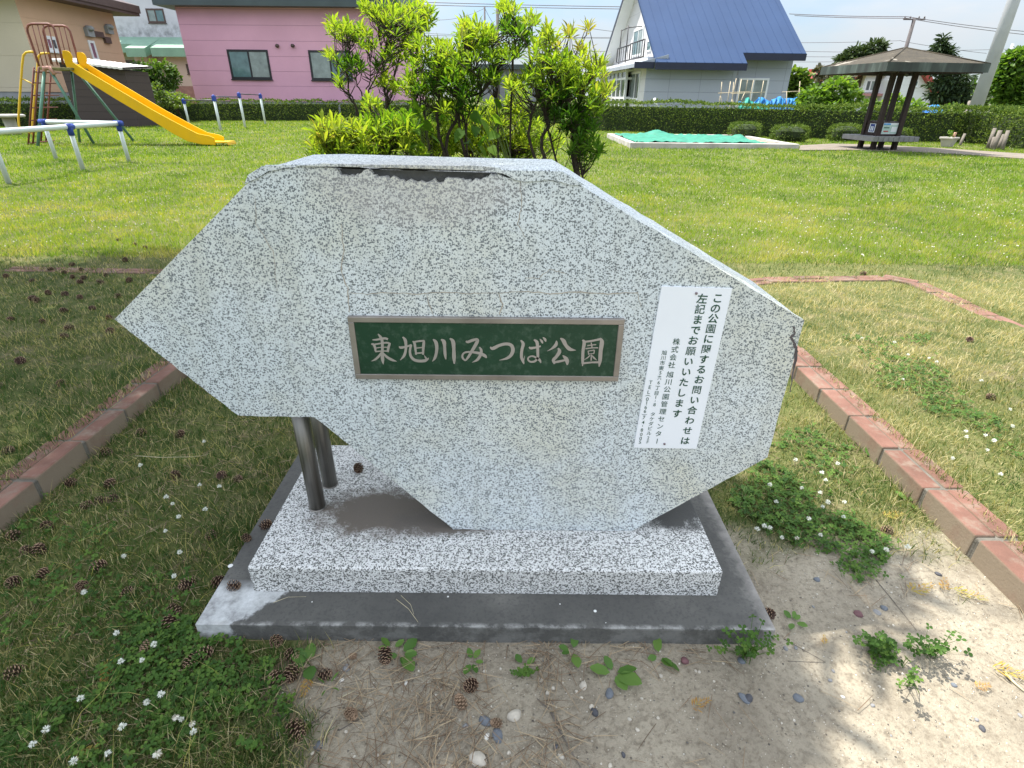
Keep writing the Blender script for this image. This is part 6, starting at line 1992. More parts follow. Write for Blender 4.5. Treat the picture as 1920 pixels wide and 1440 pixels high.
window(pk, MP, on_y(581, 120, YP).x, on_y(659, 120, YP).x, wz0 - .01, wz1, [(1, m_curt), (1, m_glass)], m_black, .10)
for px in (520.5, 549.5):
    p = on_y(px, 86, YP)
    b = MB()
    b.tube([(p.x, YP + .02, p.z), (p.x, YP - .12, p.z)], .085, 12)
    b.build("vent", m_brown, pk)

# --- the beige and peach house at far left
YB = 25.0
bc_ = on_y(85, 172, YB)
XB = bc_.x
bh = thing("beige_house", "beige and peach rendered house with brown eaves behind the slide at far left", "house", (XB - 4, YB, 0))
m_beige = siding("beige_render", (0.50, 0.44, 0.33), 1.1, .2, gcol=.93)
m_peach = siding("peach_render", (0.55, 0.36, 0.24), .9, .1, gcol=.9)
ye = on_x(236, 122, XB).y
zf = on_y(40, 172, YB).z
b = MB()
b.add([(XB - 12, YB, zf), (XB, YB, zf), (XB, YB, 6.0), (XB - 12, YB, 6.0)], [(0, 1, 2, 3)])
b.m = 1
def eave(px, py):
    p = on_x(px, py, XB)
    return p
e1 = eave(211, 26)
b.add([(XB, YB, zf), (XB, e1.y, zf), (XB, e1.y, e1.z), (XB, YB, e1.z)], [(0, 1, 2, 3)])
b.add([(XB, e1.y, zf), (XB - 12, e1.y, zf), (XB - 12, e1.y, e1.z), (XB, e1.y, e1.z)], [(0, 1, 2, 3)])
b.add([(XB - 12, e1.y, zf), (XB - 12, YB, zf), (XB - 12, YB, 6.0), (XB - 12, e1.y, e1.z)], [(0, 1, 2, 3)])
b.build("wall", [m_beige, m_peach], bh)
b = MB()
b.box(XB - 12, XB - .03, YB + .03, e1.y - .03, -.1, zf + .01)
b.build("foundation", m_found, bh)
b = MB()
zr = e1.z
b.box(XB - 12.6, XB + .75, YB - .9, e1.y + .9, zr + .0, zr + .12)
b.box(XB - 12.6, XB + .80, YB - .95, e1.y + .95, zr + .12, zr + .42)
b.prism([(XB - 12.6, zr + .42), (XB - 6, zr + 2.4), (XB + .8, zr + .42)], YB - .9, e1.y + .9, 'y')
b.build("roof", m_brown, bh)
MS = Matrix.Translation((XB, 0, 0)) @ Matrix.Rotation(R(90), 4, 'Z')       # u = world y, outwards = +x
m_mauve = plain("mauve_blind", (0.22, 0.10, 0.14), .3, .2, 4, spec=.6)
def swin(pa, pb, mats, fw):
    a, c = on_x(*pa, XB), on_x(*pb, XB)
    window(bh, MS, a.y, c.y, c.z, a.z, mats, m_wframe, fw, .04)
swin((163, 75), (186, 114), [(1, m_mauve)], .10)
swin((80, 66), (113, 98), [(1, m_mauve), (1, m_dglass)], .12)
for px, py, s_ in ((164, 60, .22), (201, 56, .20)):
    p = on_x(px, py, XB)
    b = MB()
    b.box(XB - .01, XB + .16, p.y - s_, p.y + s_, p.z - s_ * .8, p.z + s_ * .7)
    b.lathe([(.16, -.1), (.2, 0), (.12, .08)], 10, (XB + .12, p.y, p.z + s_ * .7))
    b.build("vent_hood", m_found, bh)
p = on_x(183, 65, XB)
b = MB()
b.box(XB - .01, XB + .10, p.y - .7, p.y + .3, p.z - .1, p.z + .12)
b.box(XB - .01, XB + .12, p.y + .3, p.y + .7, p.z - .3, p.z - .05)
b.build("meter_box", m_brown, bh)
# dark lean-to shed beside it
shd = thing("lean_to_shed", "dark brown lean-to shed with a pale corrugated roof edge behind the slide", "shed", (on_y(190, 190, 24).x, 24, 0))
m_shed = siding("dark_shed_boards", (0.055, 0.040, 0.036), .25, 0, gcol=.6)
a0, a1 = on_y(132, 185, 23.4), on_y(247, 185, 23.4)
z_l, z_r = on_y(140, 112, 23.4).z, on_y(247, 128, 23.4).z
b = MB()
b.prism([(a0.x, -.1), (a1.x, -.1), (a1.x, z_r - .08), (a0.x, z_l - .08)], 23.4, 24.9)
b.build("wall", m_shed, shd)
b = MB()
nrm = 26
for i in range(nrm):
    t0, t1 = i / nrm, (i + 1) / nrm
    xa, xb = a0.x - .1 + (a1.x + .25 - a0.x) * t0, a0.x - .1 + (a1.x + .25 - a0.x) * t1
    za_, zb2 = z_l + (z_r - z_l) * t0, z_l + (z_r - z_l) * t1
    k_ = .018 * (i % 2)
    b.add([(xa, 23.1, za_ + .018 - k_), (xb, 23.1, zb2 + k_), (xb, 25.0, zb2 + .12 + k_), (xa, 25.0, za_ + .12 + .018 - k_),
           (xa, 23.1, za_ - .05 - k_), (xb, 23.1, zb2 - .068 + k_), (xb, 25.0, zb2 + .06), (xa, 25.0, za_ + .06)], [(0, 1, 2, 3), (4, 7, 6, 5), (0, 4, 5, 1), (2, 6, 7, 3)])
b.build("roof", plain("pale_corrugated", (0.62, 0.60, 0.57), .6, .08), shd)

# --- the grey house between them, with its green-roofed ground floor
YG = 43.0
gh = thing("grey_house", "tall pale grey house with a green lower roof, seen between the beige and pink houses", "house", (on_y(280, 100, YG).x, YG, 0))
zr0, zr1 = on_y(226, 67, YG).z, on_y(343, 84, YG).z
m_gw = siding("stained_grey_render", (0.56, 0.56, 0.60), 9.0, 0, gcol=.95, dirt=((zr0 + zr1) / 2 + .5, 1.0, (0.22, 0.22, 0.23)))
m_pw = siding("pale_pink_render", (0.52, 0.40, 0.35), 7.0, 0, gcol=.95)
m_ow = siding("olive_render", (0.36, 0.34, 0.25), 7.0, 0, gcol=.95)
gx0, gx1 = on_y(175, 80, YG).x, on_y(352, 150, YG).x
b = MB()
b.box(gx0, gx1 + 2.2, YG + 1.6, YG + 10, zr0 - 1.0, 9.5)
b.m = 1
xs_ = [on_y(q_, 120, YG).x for q_ in (228, 254, 284, 316, 375)]
b.prism([(gx0, YG + .9), (xs_[1], YG + .9), (xs_[1] + .2, YG - .3), (xs_[2], YG - .3), (xs_[2] + .2, YG + .5), (xs_[3], YG + .5), (xs_[3] + .1, YG - .6), (xs_[4], YG - .6), (xs_[4], YG + 6), (gx0, YG + 6)], -.1, zr1 - .1, 'z')
b.build("wall", [m_gw, m_pw], gh)
b = MB()
b.box(gx0, xs_[1] - .02, YG + .86, YG + .92, -.05, zr1 - .12)
b.build("entrance_wall", m_ow, gh)
b = MB()
m_groof = plain("green_sheet_roof", (0.20, 0.34, 0.25), .5, .1, 2.0)
for xa, xb, yf, za_ in ((gx0 - .5, xs_[1] + .5, YG + .1, zr0 - .45), (xs_[1] + .1, xs_[2] + .3, YG - .9, zr0 - .75), (xs_[2] + .1, xs_[3] + .4, YG - .1, zr1 - .05), (xs_[3] - .3, xs_[4] + .4, YG - 1.2, zr1 - .25)):
    b.add([(xa, yf, za_), (xb, yf, za_), (xb, YG + 1.7, zr0 + .1), (xa, YG + 1.7, zr0 + .1), (xa, yf, za_ - .5), (xb, yf, za_ - .5), (xb, YG + 1.7, zr0 - .5), (xa, YG + 1.7, zr0 - .5)],
          [(0, 1, 2, 3), (4, 7, 6, 5), (0, 4, 5, 1), (1, 5, 6, 2), (0, 3, 7, 4)])
b.build("lower_roof", m_groof, gh)
b = MB()
b.box(gx0 - .6, gx1 + 2.8, YG + 1.0, YG + 10.6, 9.5, 9.8)
b.build("roof", m_slate, gh)
YW = YG + 1.6
window(gh, Matrix.Translation((0, YW, 0)), on_y(276, 30, YW).x, on_y(309, 30, YW).x, on_y(292, 43, YW).z, on_y(292, 16, YW).z, [(1, m_curt), (1, m_glass)], m_brown, .10)
YW = YG + .86
window(gh, Matrix.Translation((0, YW, 0)), on_y(237, 118, YW).x, on_y(257, 118, YW).x, on_y(247, 125, YW).z, on_y(247, 113, YW).z, [(1, m_dglass)], m_brown, .10)
YW = YG - .6
window(gh, Matrix.Translation((0, YW, 0)), on_y(350, 128, YW).x, on_y(357, 128, YW).x, on_y(353, 139, YW).z, on_y(353, 120, YW).z, [(1, m_dglass)], m_brown, .08)
# low garden wall: grey block and pinkish brick
gw = thing("garden_wall", "low garden wall of grey block and pinkish brick with a pale coping beside the pink house", "wall", (on_y(330, 175, 36).x, 36, 0))
b = MB()
x_a, x_b, x_c = on_y(292, 170, 36).x, on_y(330, 170, 36).x, on_y(368, 170, 36).x
z_a = on_y(310, 160, 36).z
b.box(x_a, x_b, 36, 36.3, -.1, z_a)
b.m = 1
b.box(x_b, x_c, 35.96, 36.28, -.1, z_a - .03)
b.build("masonry", [m_found, plain("pinkish_brick", (0.33, 0.20, 0.18), .9, .25, 3.0)], gw)
b = MB()
b.box(x_a - .1, x_b + .05, 35.9, 36.4, z_a, z_a + .12)
b.build("coping", m_conc, gw)

# --- the blue-roofed house (turned slightly)
H0 = Vector((5.59, 27.0, 0))
MB_ = Matrix.Translation(H0) @ Matrix.Rotation(R(3.9), 4, 'Z')
def loc_on(px, py, axis, v):
    """photo pixel to house coordinates on the plane axis = v"""
    Mi = MB_.inverted()
    o, d = Mi @ Vector((0, 0, CAM_H)), Mi.to_3x3() @ pray(px, py)
    i = 0 if axis == 'x' else 1
    return o + d * ((v - o[i]) / d[i])
def xf(b, M=MB_):
    b.v = [tuple(M @ Vector(p)) for p in b.v]
    return b
bl = thing("blue_roof_house", "grey-sided house under a steep blue metal roof with a balcony on its left gable", "house", tuple(H0))
dirx = (math.cos(R(3.9)), math.sin(R(3.9)))
zl_ = [loc_on(1250, v, 'y', 0).z for v in (149, 173, 197)]
m_bside = siding("blue_house_siding", (0.36, 0.39, 0.44), (zl_[0] - zl_[2]) / 2, zl_[1], 1.36, dirx, gcol=.62, var=.04, gw=.018)
m_gable = siding("gable_siding", (0.62, 0.62, 0.62), (zl_[0] - zl_[2]) / 2, zl_[1], None, gcol=.75, var=.04)
m_broof, nt, bs, out = nodes_of("blue_metal_roof")
pos = nd(nt, 'NewGeometry').outputs['Position']
nt.links.new(ramp(nt, noise(nt, .5, 5, pos), [(0.3, (0.017, 0.042, 0.105)), (0.7, (0.023, 0.053, 0.128))]), bs.inputs['Base Color'])
bs.inputs['Roughness'].default_value = .6
bs.inputs['Specular IOR Level'].default_value = .25
m_navy = plain("navy_fascia", (0.016, 0.020, 0.042), .45, .1)
zb0 = loc_on(1230, 203, 'y', 0).z
rx1 = loc_on(1478, 160, 'y', .75).x
bx1 = loc_on(1376, 170, 'y', 0).x
slope, ye0, ze0 = .68, -.55, loc_on(1300, 124, 'y', -.55).z
zroof = lambda y_: ze0 + .13 + slope * (y_ - ye0)
yr = 5.2
b = MB()
b.box(0, bx1, 0, .75, zb0, ze0 + .35)
b.prism([(.75, zb0), (.75, zroof(.75) - .15), (yr, zroof(yr) - .2), (2 * yr - .75, zroof(.75) - .15), (2 * yr - .75, zb0)], .8, rx1, 'x')
b.m = 1
b.box(-.004, .8, 0.004, 9.6, zb0, ze0 + .3)
b.prism([(.2, ze0 + .2), (.2, zroof(.2) - .15), (yr, zroof(yr) - .2), (2 * yr - .2, zroof(.2) - .15), (2 * yr - .2, ze0 + .2)], .76, .80, 'x')
xf(b).build("wall", [m_bside, m_gable], bl)
b = MB()
b.box(.03, rx1 - .03, .78, 9.5, -.1, zb0 + .01)
b.box(.03, bx1 - .03, .03, .8, -.1, zb0 + .01)
xf(b).build("foundation", m_found, bl)
# roof: front slope with a notch at its lower right, back slope, standing seams
xl_, xr_ = loc_on(1230, 123, 'y', ye0).x, loc_on(1512, 104, 'y', ye0 + .6).x
xn = loc_on(1400, 126, 'y', ye0).x
xn2 = loc_on(1396, 98, 'y', ye0 + .62).x
yn = ye0 + .62
b = MB()
def slab(pts, th=.13):
    n = len(pts)
    b.add([(x_, y_, zroof(y_)) for x_, y_ in pts] + [(x_, y_, zroof(y_) - th) for x_, y_ in pts], [tuple(range(n)), tuple(reversed(range(n, 2 * n)))] + [(i, i + n, (i + 1) % n + n, (i + 1) % n) for i in range(n)])
slab([(xl_, ye0), (xn, ye0), (xn, yn), (xr_, yn), (xr_, yr), (xl_, yr)])
zr_ = zroof(yr)
b.add([(xl_, yr, zr_), (xr_, yr, zr_), (xr_, 2 * yr - ye0, zroof(ye0)), (xl_, 2 * yr - ye0, zroof(ye0)), (xl_, yr, zr_ - .13), (xr_, yr, zr_ - .13), (xr_, 2 * yr - ye0, zroof(ye0) - .13), (xl_, 2 * yr - ye0, zroof(ye0) - .13)],
      [(0, 1, 2, 3), (4, 7, 6, 5), (0, 3, 7, 4), (1, 5, 6, 2), (2, 6, 7, 3)])
x_ = xl_ + .06
while x_ < xr_ - .02:
    y_s = ye0 + .01 if x_ < xn - .03 else yn + .01
    b.add([(x_ - .018, y_s, zroof(y_s)), (x_ + .018, y_s, zroof(y_s)), (x_ + .018, yr, zr_), (x_ - .018, yr, zr_), (x_ - .012, y_s, zroof(y_s) + .016), (x_ + .012, y_s, zroof(y_s) + .016), (x_ + .012, yr, zr_ + .016), (x_ - .012, yr, zr_ + .016)],
          [(4, 5, 6, 7), (0, 1, 5, 4), (1, 2, 6, 5), (0, 4, 7, 3)])
    x_ += .40
xf(b).build("roof", m_broof, bl, fix=True)
b = MB()
b.box(xl_ - .01, xn + .01, ye0 - .03, ye0 + .10, ze0 - .14, ze0 + .115)
xf(b).build("fascia", m_navy, bl)
b = MB()
b.box(xn + .011, xr_ + .01, yn - .03, yn + .10, zroof(yn) - .27, zroof(yn) - .015)
xf(b).build("fascia", m_navy, bl)
b = MB()
b.add([(xl_ - .03, 2 * yr - ye0, zroof(ye0) + .02), (xl_ - .03, yr, zr_ + .02), (xl_ - .03, yr, zr_ - .24), (xl_ - .03, 2 * yr - ye0, zroof(ye0) - .24), (xl_ + .02, 2 * yr - ye0, zroof(ye0) + .02), (xl_ + .02, yr, zr_ + .02), (xl_ + .02, yr, zr_ - .24), (xl_ + .02, 2 * yr - ye0, zroof(ye0) - .24)],
      [(0, 1, 2, 3), (4, 7, 6, 5), (0, 4, 5, 1), (3, 2, 6, 7)])
xf(b).build("fascia", m_navy, bl)
# soffit under the gable overhang
b = MB()
b.add([(xl_ - .02, yr, zr_ - .245), (.79, yr, zr_ - .245), (.79, 2 * yr - ye0, zroof(ye0) - .245), (xl_ - .02, 2 * yr - ye0, zroof(ye0) - .245)], [(0, 1, 2, 3)])
xf(b).build("soffit", m_wframe, bl)
# lower roof along the gable side
b = MB()
b.prism([(-.62, ze0 - .06), (-.62, ze0 + .08), (.78, ze0 + .42), (.78, ze0 + .22)], -.35, 9.9, 'y')
b2 = xf(b)
b2.build("porch_roof", plain("grey_porch_roof", (0.30, 0.33, 0.37), .5, .1), bl)
b = MB()
b.box(-.64, xl_ - .03, -.42, -.34, ze0 - .10, ze0 + .14)
xf(b).build("porch_fascia", m_navy, bl)
ML = MB_ @ Matrix.Rotation(R(-90), 4, 'Z')          # u = -local y, outwards = -local x
def lwin(pa, pb, xp, panes, fw, name="window"):
    a, c = loc_on(*pa, 'x', xp), loc_on(*pb, 'x', xp)
    window(bl, ML @ Matrix.Translation((0, xp, 0)), -a.y, -c.y, c.z, a.z, panes, m_wframe, fw, .04, False, name)
lwin((1176, 137), (1197, 188), 0, [(1, m_dglass), (1.3, m_curt), (1, m_dglass)], .09)
lwin((1190, 56), (1203, 104), .76, [(1, m_glass), (1, m_curt)], .10)
lwin((1215, 76), (1221, 96), .76, [(1, m_glass)], .07)
# glazed porch at the rear end of that side
b = MB()
p0_, p1_ = loc_on(1171, 190, 'x', -.25), loc_on(1134, 190, 'x', -.25)
ya, yb = p0_.y, p1_.y
for z_ in (zb0 - .3, zb0 + .35, zb0 + 1.15, ze0 - .12):
    b.box(-.30, -.22, ya, yb, z_, z_ + .09)
    b.box(-.30, .0, ya - .04, ya + .04, z_, z_ + .09)
for k in range(6):
    y_ = ya + (yb - ya) * k / 5
    b.box(-.31, -.21, y_ - .05, y_ + .05, zb0 - .3, ze0)
xf(b)
pf = b.build("porch", m_wframe, bl)
b = MB()
b.box(-.27, -.25, ya, yb, zb0 - .3, ze0 - .1)
xf(b).build("pane", m_dglass, pf)
b = MB()
b.box(-.25, .02, ya, yb, -.1, zb0 - .29)
xf(b).build("porch_base", m_found, bl)
# balcony rails
b = MB()
for pa, pb, nb in (((1158.5, 88), (1182, 88), 7), ((1183, 78), (1209, 78), 7)):
    a, c = loc_on(pa[0], pa[1], 'x', .12), loc_on(pb[0], pb[1], 'x', .12)
    zt_ = (a.z + c.z) / 2
    zl2 = ze0 + .42
    b.tube([(.12, a.y, zt_), (.12, c.y, zt_)], .03, 6)
    b.tube([(.12, a.y, zl2), (.12, c.y, zl2)], .03, 6)
    for k in range(nb):
        y_ = a.y + (c.y - a.y) * k / (nb - 1)
        b.tube([(.12, y_, zl2), (.12, y_, zt_)], .016 if 0 < k < nb - 1 else .03, 5)
a, c = loc_on(1165, 60, 'x', .12), loc_on(1178, 52, 'x', .12)
for q_ in (a, c):
    b.tube([(.12, q_.y, ze0 + .3), (.12, q_.y, q_.z + .1)], .025, 6)
b.tube([(.12, a.y, a.z + .05), (.12, c.y, c.z - .0)], .02, 6)
b.tube([(.12, c.y, c.z), (.74, c.y - .2, c.z + .05)], .02, 6)
xf(b).build("balcony_rail", m_black, bl)
# garden window and vent on the front
MF = MB_ @ Matrix.Translation((0, .75, 0))
a, c = loc_on(1386, 146, 'y', .75), loc_on(1446, 200, 'y', .75)
window(bl, MF, a.x, c.x - .35, zb0 + .05, a.z, [(1, m_curt), (1, m_curt)], m_wframe, .085, .05, False)
a = loc_on(1378, 137, 'y', .75)
b = MB()
b.box(a.x - .09, a.x + .11, .62, .76, a.z - .09, a.z + .10)
xf(b).build("vent_hood", m_found, bl)

# --- red-trimmed white house far behind the shelter
YR = 50.0
rh = thing("red_roof_house", "white house with red roof edges partly hidden behind the park shelter", "house", (on_y(1680, 180, YR).x, YR, 0))
m_rw = siding("white_lap_siding", (0.66, 0.68, 0.70), .45, 0, gcol=.9, var=.03)
m_red = plain("red_roof_paint", (0.33, 0.055, 0.045), .5, .15, 1.0)
o3 = lambda px, py, y_=YR: on_y(px, py, y_)
g_pts = [(o3(*q_).x, max(o3(*q_).z, -.2)) for q_ in ((1660, 208), (1672, 150), (1690, 120), (1722, 120), (1757, 184), (1752, 214))]
b = MB()
b.prism(g_pts, YR, YR + 9)
f0, f1 = o3(1611, 190, YR + 1.5), o3(1668, 190, YR + 1.5)
b.box(f0.x, f1.x, YR + 1.5, YR + 8, -.1, o3(1640, 138, YR + 1.5).z)
b.build("wall", m_rw, rh)
b = MB()
def strip(pa, pb, w_, y_, yb=None):
    A, B_ = o3(*pa, y_), o3(*pb, y_)
    d = Vector((B_.x - A.x, 0, B_.z - A.z)).normalized()
    n_ = Vector((-d.z, 0, d.x)) * w_
    ye_ = yb or y_ + 9
    b.add([A, B_, B_ + n_, A + n_] + [Vector((p.x, ye_, p.z)) for p in (A, B_, B_ + n_, A + n_)], [(0, 1, 2, 3), (4, 7, 6, 5), (0, 4, 5, 1), (3, 2, 6, 7), (0, 3, 7, 4), (1, 5, 6, 2)])
strip((1721, 119), (1761, 187), .35, YR - .5)
strip((1722, 119), (1690, 117), -.5, YR - .5)
strip((1602, 150), (1614, 136), .5, YR + 1.0)
strip((1612, 142), (1674, 138), .8, YR + 1.0)
strip((1677, 135), (1667, 182), .75, YR + .9, YR + 2.2)
b.build("roof", m_red, rh)
b = MB()
b.box(f0.x - .1, f1.x + .1, YR + .8, YR + 1.5, o3(1640, 180).z, o3(1640, 175).z)
b.build("balcony", plain("faded_red_ledge", (0.40, 0.20, 0.19), .7, .1), rh)
window(rh, Matrix.Translation((0, YR + 1.5, 0)), o3(1622, 160, YR + 1.5).x, o3(1642, 160, YR + 1.5).x, o3(1630, 172, YR + 1.5).z, o3(1630, 149, YR + 1.5).z, [(1, m_dglass), (1, m_curt)], m_wframe, .12)
window(rh, Matrix.Translation((0, YR, 0)), o3(1710, 157).x, o3(1722, 157).x, o3(1716, 163).z, o3(1716, 150).z, [(1, m_glass), (1, m_glass)], m_wframe, .10)
# --- dark low building glimpsed through the azaleas
p0_, p1_ = on_y(905, 150, 62), on_y(1008, 150, 62)
db = thing("dark_grey_building", "low dark grey building glimpsed through the azaleas above the monument", "building", (p0_.x, 62, 0))
b = MB()
b.box(p0_.x, p1_.x, 62, 70, -.1, on_y(950, 130, 62).z)
b.build("wall", siding("dark_grey_boards", (0.20, 0.21, 0.24), .5, 0, gcol=.8), db)
b = MB()
b.box(p0_.x - .5, p1_.x + .5, 61.5, 70.5, on_y(950, 130, 62).z, on_y(950, 121, 62).z)
b.build("roof", m_slate, db)

# ================================================================== THE VEGETABLE GARDEN BEHIND THE HEDGE
m_bam = plain("pale_bamboo", (0.50, 0.42, 0.29), .7, .2, 9)
Q3 = lambda a, b_: (1320 + a / 8.0, 100 + b_ / 8.0)
YV = 24.6
tr = thing("bamboo_trellis", "rickety trellis of pale bamboo canes before the blue house's garden window", "trellis", (on_y(*Q3(500, 800), YV).x, YV, 0))
def poles(name, lst, yd, r_, parent):
    for pa, pb in lst:
        b = MB()
        b.tube([on_y(*Q3(*pa), yd + rnd.uniform(-.25, .25)), on_y(*Q3(*pb), yd + rnd.uniform(-.25, .25))], r_, 6)
        b.build(name, m_bam, parent, fix=False)
poles("cane", [((210, 598), (710, 572)), ((400, 606), (915, 582)), ((268, 430), (250, 660)), ((245, 640), (200, 900)), ((250, 640), (290, 900)), ((398, 420), (330, 880)), ((485, 375), (420, 700)), ((425, 680), (350, 900)),
               ((425, 680), (460, 900)), ((560, 390), (480, 900)), ((610, 590), (560, 700)), ((745, 400), (640, 900)), ((895, 410), (830, 760)), ((655, 400), (620, 600)), ((445, 430), (410, 900))], YV, .014, tr)
tr2 = thing("bamboo_trellis", "bean frame of thin canes between the blue house and the vine bush", "trellis", (on_y(*Q3(1400, 800), YV).x, YV, 0))
poles("cane", [((1440, 420), (1400, 900)), ((1170, 580), (1560, 562)), ((1240, 570), (1235, 900)), ((1400, 600), (1420, 700))], YV, .014, tr2)
cs = thing("cane_stake", "single white cane leaning in the garden in front of the blue house wall", "stake", (on_y(1232, 200, YV).x, YV, 0))
b = MB()
b.tube([on_y(1227, 184, YV), on_y(1233, 206, YV)], .05, 7)
b.build("cane", m_wframe, cs, fix=False)
m_bnet = leafy("blue_garden_net", [(0.0, (0.03, 0.20, 0.50)), (0.5, (0.045, 0.28, 0.62)), (1.0, (0.07, 0.38, 0.72))], trans=.4, tcol=(.8, 1.0, 1.2))
m_gnet = leafy("green_garden_net", [(0.0, (0.02, 0.26, 0.20)), (0.5, (0.03, 0.36, 0.28)), (1.0, (0.07, 0.46, 0.40))], trans=.4, tcol=(.9, 1.1, .9))
def net(pts_top, pts_bot, yd, mat, label, seed):
    n1, n2 = 26, 10
    V, cv = [], []
    for i in range(n1):
        t = i / (n1 - 1)
        def lerp(ps):
            u = t * (len(ps) - 1)
            k = min(int(u), len(ps) - 2)
            return (ps[k][0] + (ps[k + 1][0] - ps[k][0]) * (u - k), ps[k][1] + (ps[k + 1][1] - ps[k][1]) * (u - k))
        a, c = lerp(pts_top), lerp(pts_bot)
        for j in range(n2):
            s_ = j / (n2 - 1)
            p = on_y(*Q3(a[0] + (c[0] - a[0]) * s_, a[1] + (c[1] - a[1]) * s_), yd - .5 * s_)
            p.y += .10 * math.sin(i * 1.1 + j * .5 + seed) + .06 * math.sin(i * 2.7 + seed)
            V.append(list(p))
            cv.append(.5 + .5 * math.sin(i * .9 + j + seed))
    ii = (np.arange(n1 - 1)[:, None] * n2 + np.arange(n2 - 1)[None, :]).ravel()
    me = fast_mesh("garden_net", np.array(V), np.stack([ii, ii + 1, ii + n2 + 1, ii + n2], 1).ravel(), np.full(len(ii), 4), {'c': np.array(cv)}, [mat], smooth=True)
    o = obj("garden_net", me)
    o.modifiers.new("thick", 'SOLIDIFY').thickness = .01
    tag(o, label, "net")
net([(540, 720), (700, 760), (850, 650), (960, 700), (1000, 760)], [(520, 880), (650, 890), (800, 890), (900, 890), (1000, 880)], 24.9, m_bnet, "bright blue garden net sagging behind the green one before the house window", 1)
net([(480, 850), (560, 760), (655, 655), (720, 720), (760, 800)], [(420, 910), (500, 915), (600, 915), (700, 915), (780, 900)], 24.3, m_gnet, "green garden net tented over plants among the bamboo canes", 2)
net([(700, 790), (800, 740), (900, 760), (1000, 800)], [(720, 900), (800, 905), (920, 905), (1010, 900)], 24.45, m_gnet, "loose green garden net lying right of the tented one", 5)
net([(980, 720), (1060, 680), (1145, 640), (1190, 680), (1200, 760)], [(960, 880), (1040, 885), (1100, 885), (1160, 885), (1190, 880)], 24.7, m_bnet, "blue garden net stretched like a peaked tent at the house's right corner", 3)
net([(1200, 680), (1290, 670), (1350, 680), (1400, 655)], [(1190, 860), (1270, 870), (1330, 860), (1370, 800)], 25.2, m_bnet, "blue garden net hanging from the bean frame beside the vine bush", 4)
net([(0, 815), (40, 825), (80, 860)], [(-30, 900), (40, 905), (100, 905)], 24.4, m_gnet, "short green garden net peeping over the hedge before the blue house", 6)
# covers seen over the hedge on the right
def hump(px0, px1, py0, py1, yd, mat, label, name="cover"):
    a, c = on_y(px0, py1, yd), on_y(px1, py1, yd)
    top = on_y((px0 + px1) / 2, py0, yd).z
    n1, n2 = 20, 12
    V = []
    for i in range(n1):
        for j in range(n2):
            u, v = i / (n1 - 1), j / (n2 - 1)
            s_ = math.sin(math.pi * v) ** .5 * (min(1, 6 * u, 6 * (1 - u))) ** .6
            V.append([a.x + (c.x - a.x) * u, yd - .4 + 1.6 * v, max(0, (top - .03 + .07 * math.sin(i * 1.3) * math.sin(j)) * s_)])
    ii = (np.arange(n1 - 1)[:, None] * n2 + np.arange(n2 - 1)[None, :]).ravel()
    me = fast_mesh(name, np.array(V), np.stack([ii, ii + 1, ii + n2 + 1, ii + n2], 1).ravel(), np.full(len(ii), 4), {'c': np.full(len(V), .6)}, [mat], smooth=True)
    o = obj(name, me)
    o.modifiers.new("thick", 'SOLIDIFY').thickness = .01
    tag(o, label, "cover")
hump(1721, 1752, 202, 221, 23.5, plain("blue_sheet", (0.02, 0.16, 0.52), .4, .2, 3), "blue plastic sheet bunched behind the hedge right of the shelter", "plastic_sheet")
hump(1748, 1768, 198, 221, 24.0, m_bnet, "paler blue net heaped beside the plastic sheet behind the hedge", "net_heap")
hump(1836, 1880, 220, 236, 22.0, plain("turquoise_tarp", (0.03, 0.42, 0.60), .4, .1, 3), "turquoise tarp at the foot of the big grey pole behind the hedge", "tarp")

# ================================================================== SHRUBS AND TREES FARTHER OFF
plant("leafy_bush", "dense dark green bush with pale flowers between the brown shed and the garden wall", "bush", [(268, 150, 26, 34, 29, 900), (305, 143, 32, 30, 29, 1100), (262, 180, 24, 24, 28.6, 500)], m_bleaf, .16, (on_y(280, 180, 29).x, 29), tone_=.3, r0=.06)
plant("leafy_bush", "pale green leafy bush standing up from the hedge left of the pull-up bars", "bush", [(300, 187, 18, 14, 27.5, 260), (330, 188, 30, 16, 27.8, 500), (297, 170, 9, 16, 27.5, 120)], m_bleaf, .12, (on_y(315, 190, 27.6).x, 28.6), tone_=.75, r0=.04)
plant("vine_bush", "big bright vine-leaved bush behind the hedge left of the shelter", "bush", [(1530, 185, 34, 26, 23.2, 650), (1570, 172, 34, 28, 23.2, 700), (1596, 188, 20, 22, 23.4, 350), (1515, 200, 24, 14, 23.0, 220), (1560, 200, 44, 14, 23.0, 380)], m_vleaf, .15, (on_y(1555, 200, 23.2).x, 23.2), tpl=(HEART_V, HEART_F), tone_=.6, r0=.06)
plant("vine_bush", "lower yellow-green vine bush seen between and right of the shelter's posts", "bush", [(1632, 200, 16, 14, 24.0, 200), (1676, 198, 24, 20, 24.0, 420), (1708, 204, 24, 16, 24.0, 360)], m_vleaf, .14, (on_y(1676, 200, 24).x, 24.0), tpl=(HEART_V, HEART_F), tone_=.7, r0=.05)
plant("leafy_bush", "wispy grey-green bush behind the hedge near the foot of the big pole", "bush", [(1782, 212, 22, 16, 23.0, 260), (1800, 216, 14, 12, 23.0, 150)], m_bleaf, .12, (on_y(1785, 215, 23).x, 23.0), tone_=.7, r0=.03)
plant("leafy_tree", "rounded bright green tree against the right wall of the blue-roofed house", "tree", [(1488, 142, 15, 14, 40, 260), (1504, 152, 14, 18, 40, 300), (1485, 162, 16, 16, 40, 300), (1500, 176, 20, 18, 40, 300)], m_bleaf, .32, (on_y(1492, 180, 40).x, 40), tone_=.6, r0=.14)
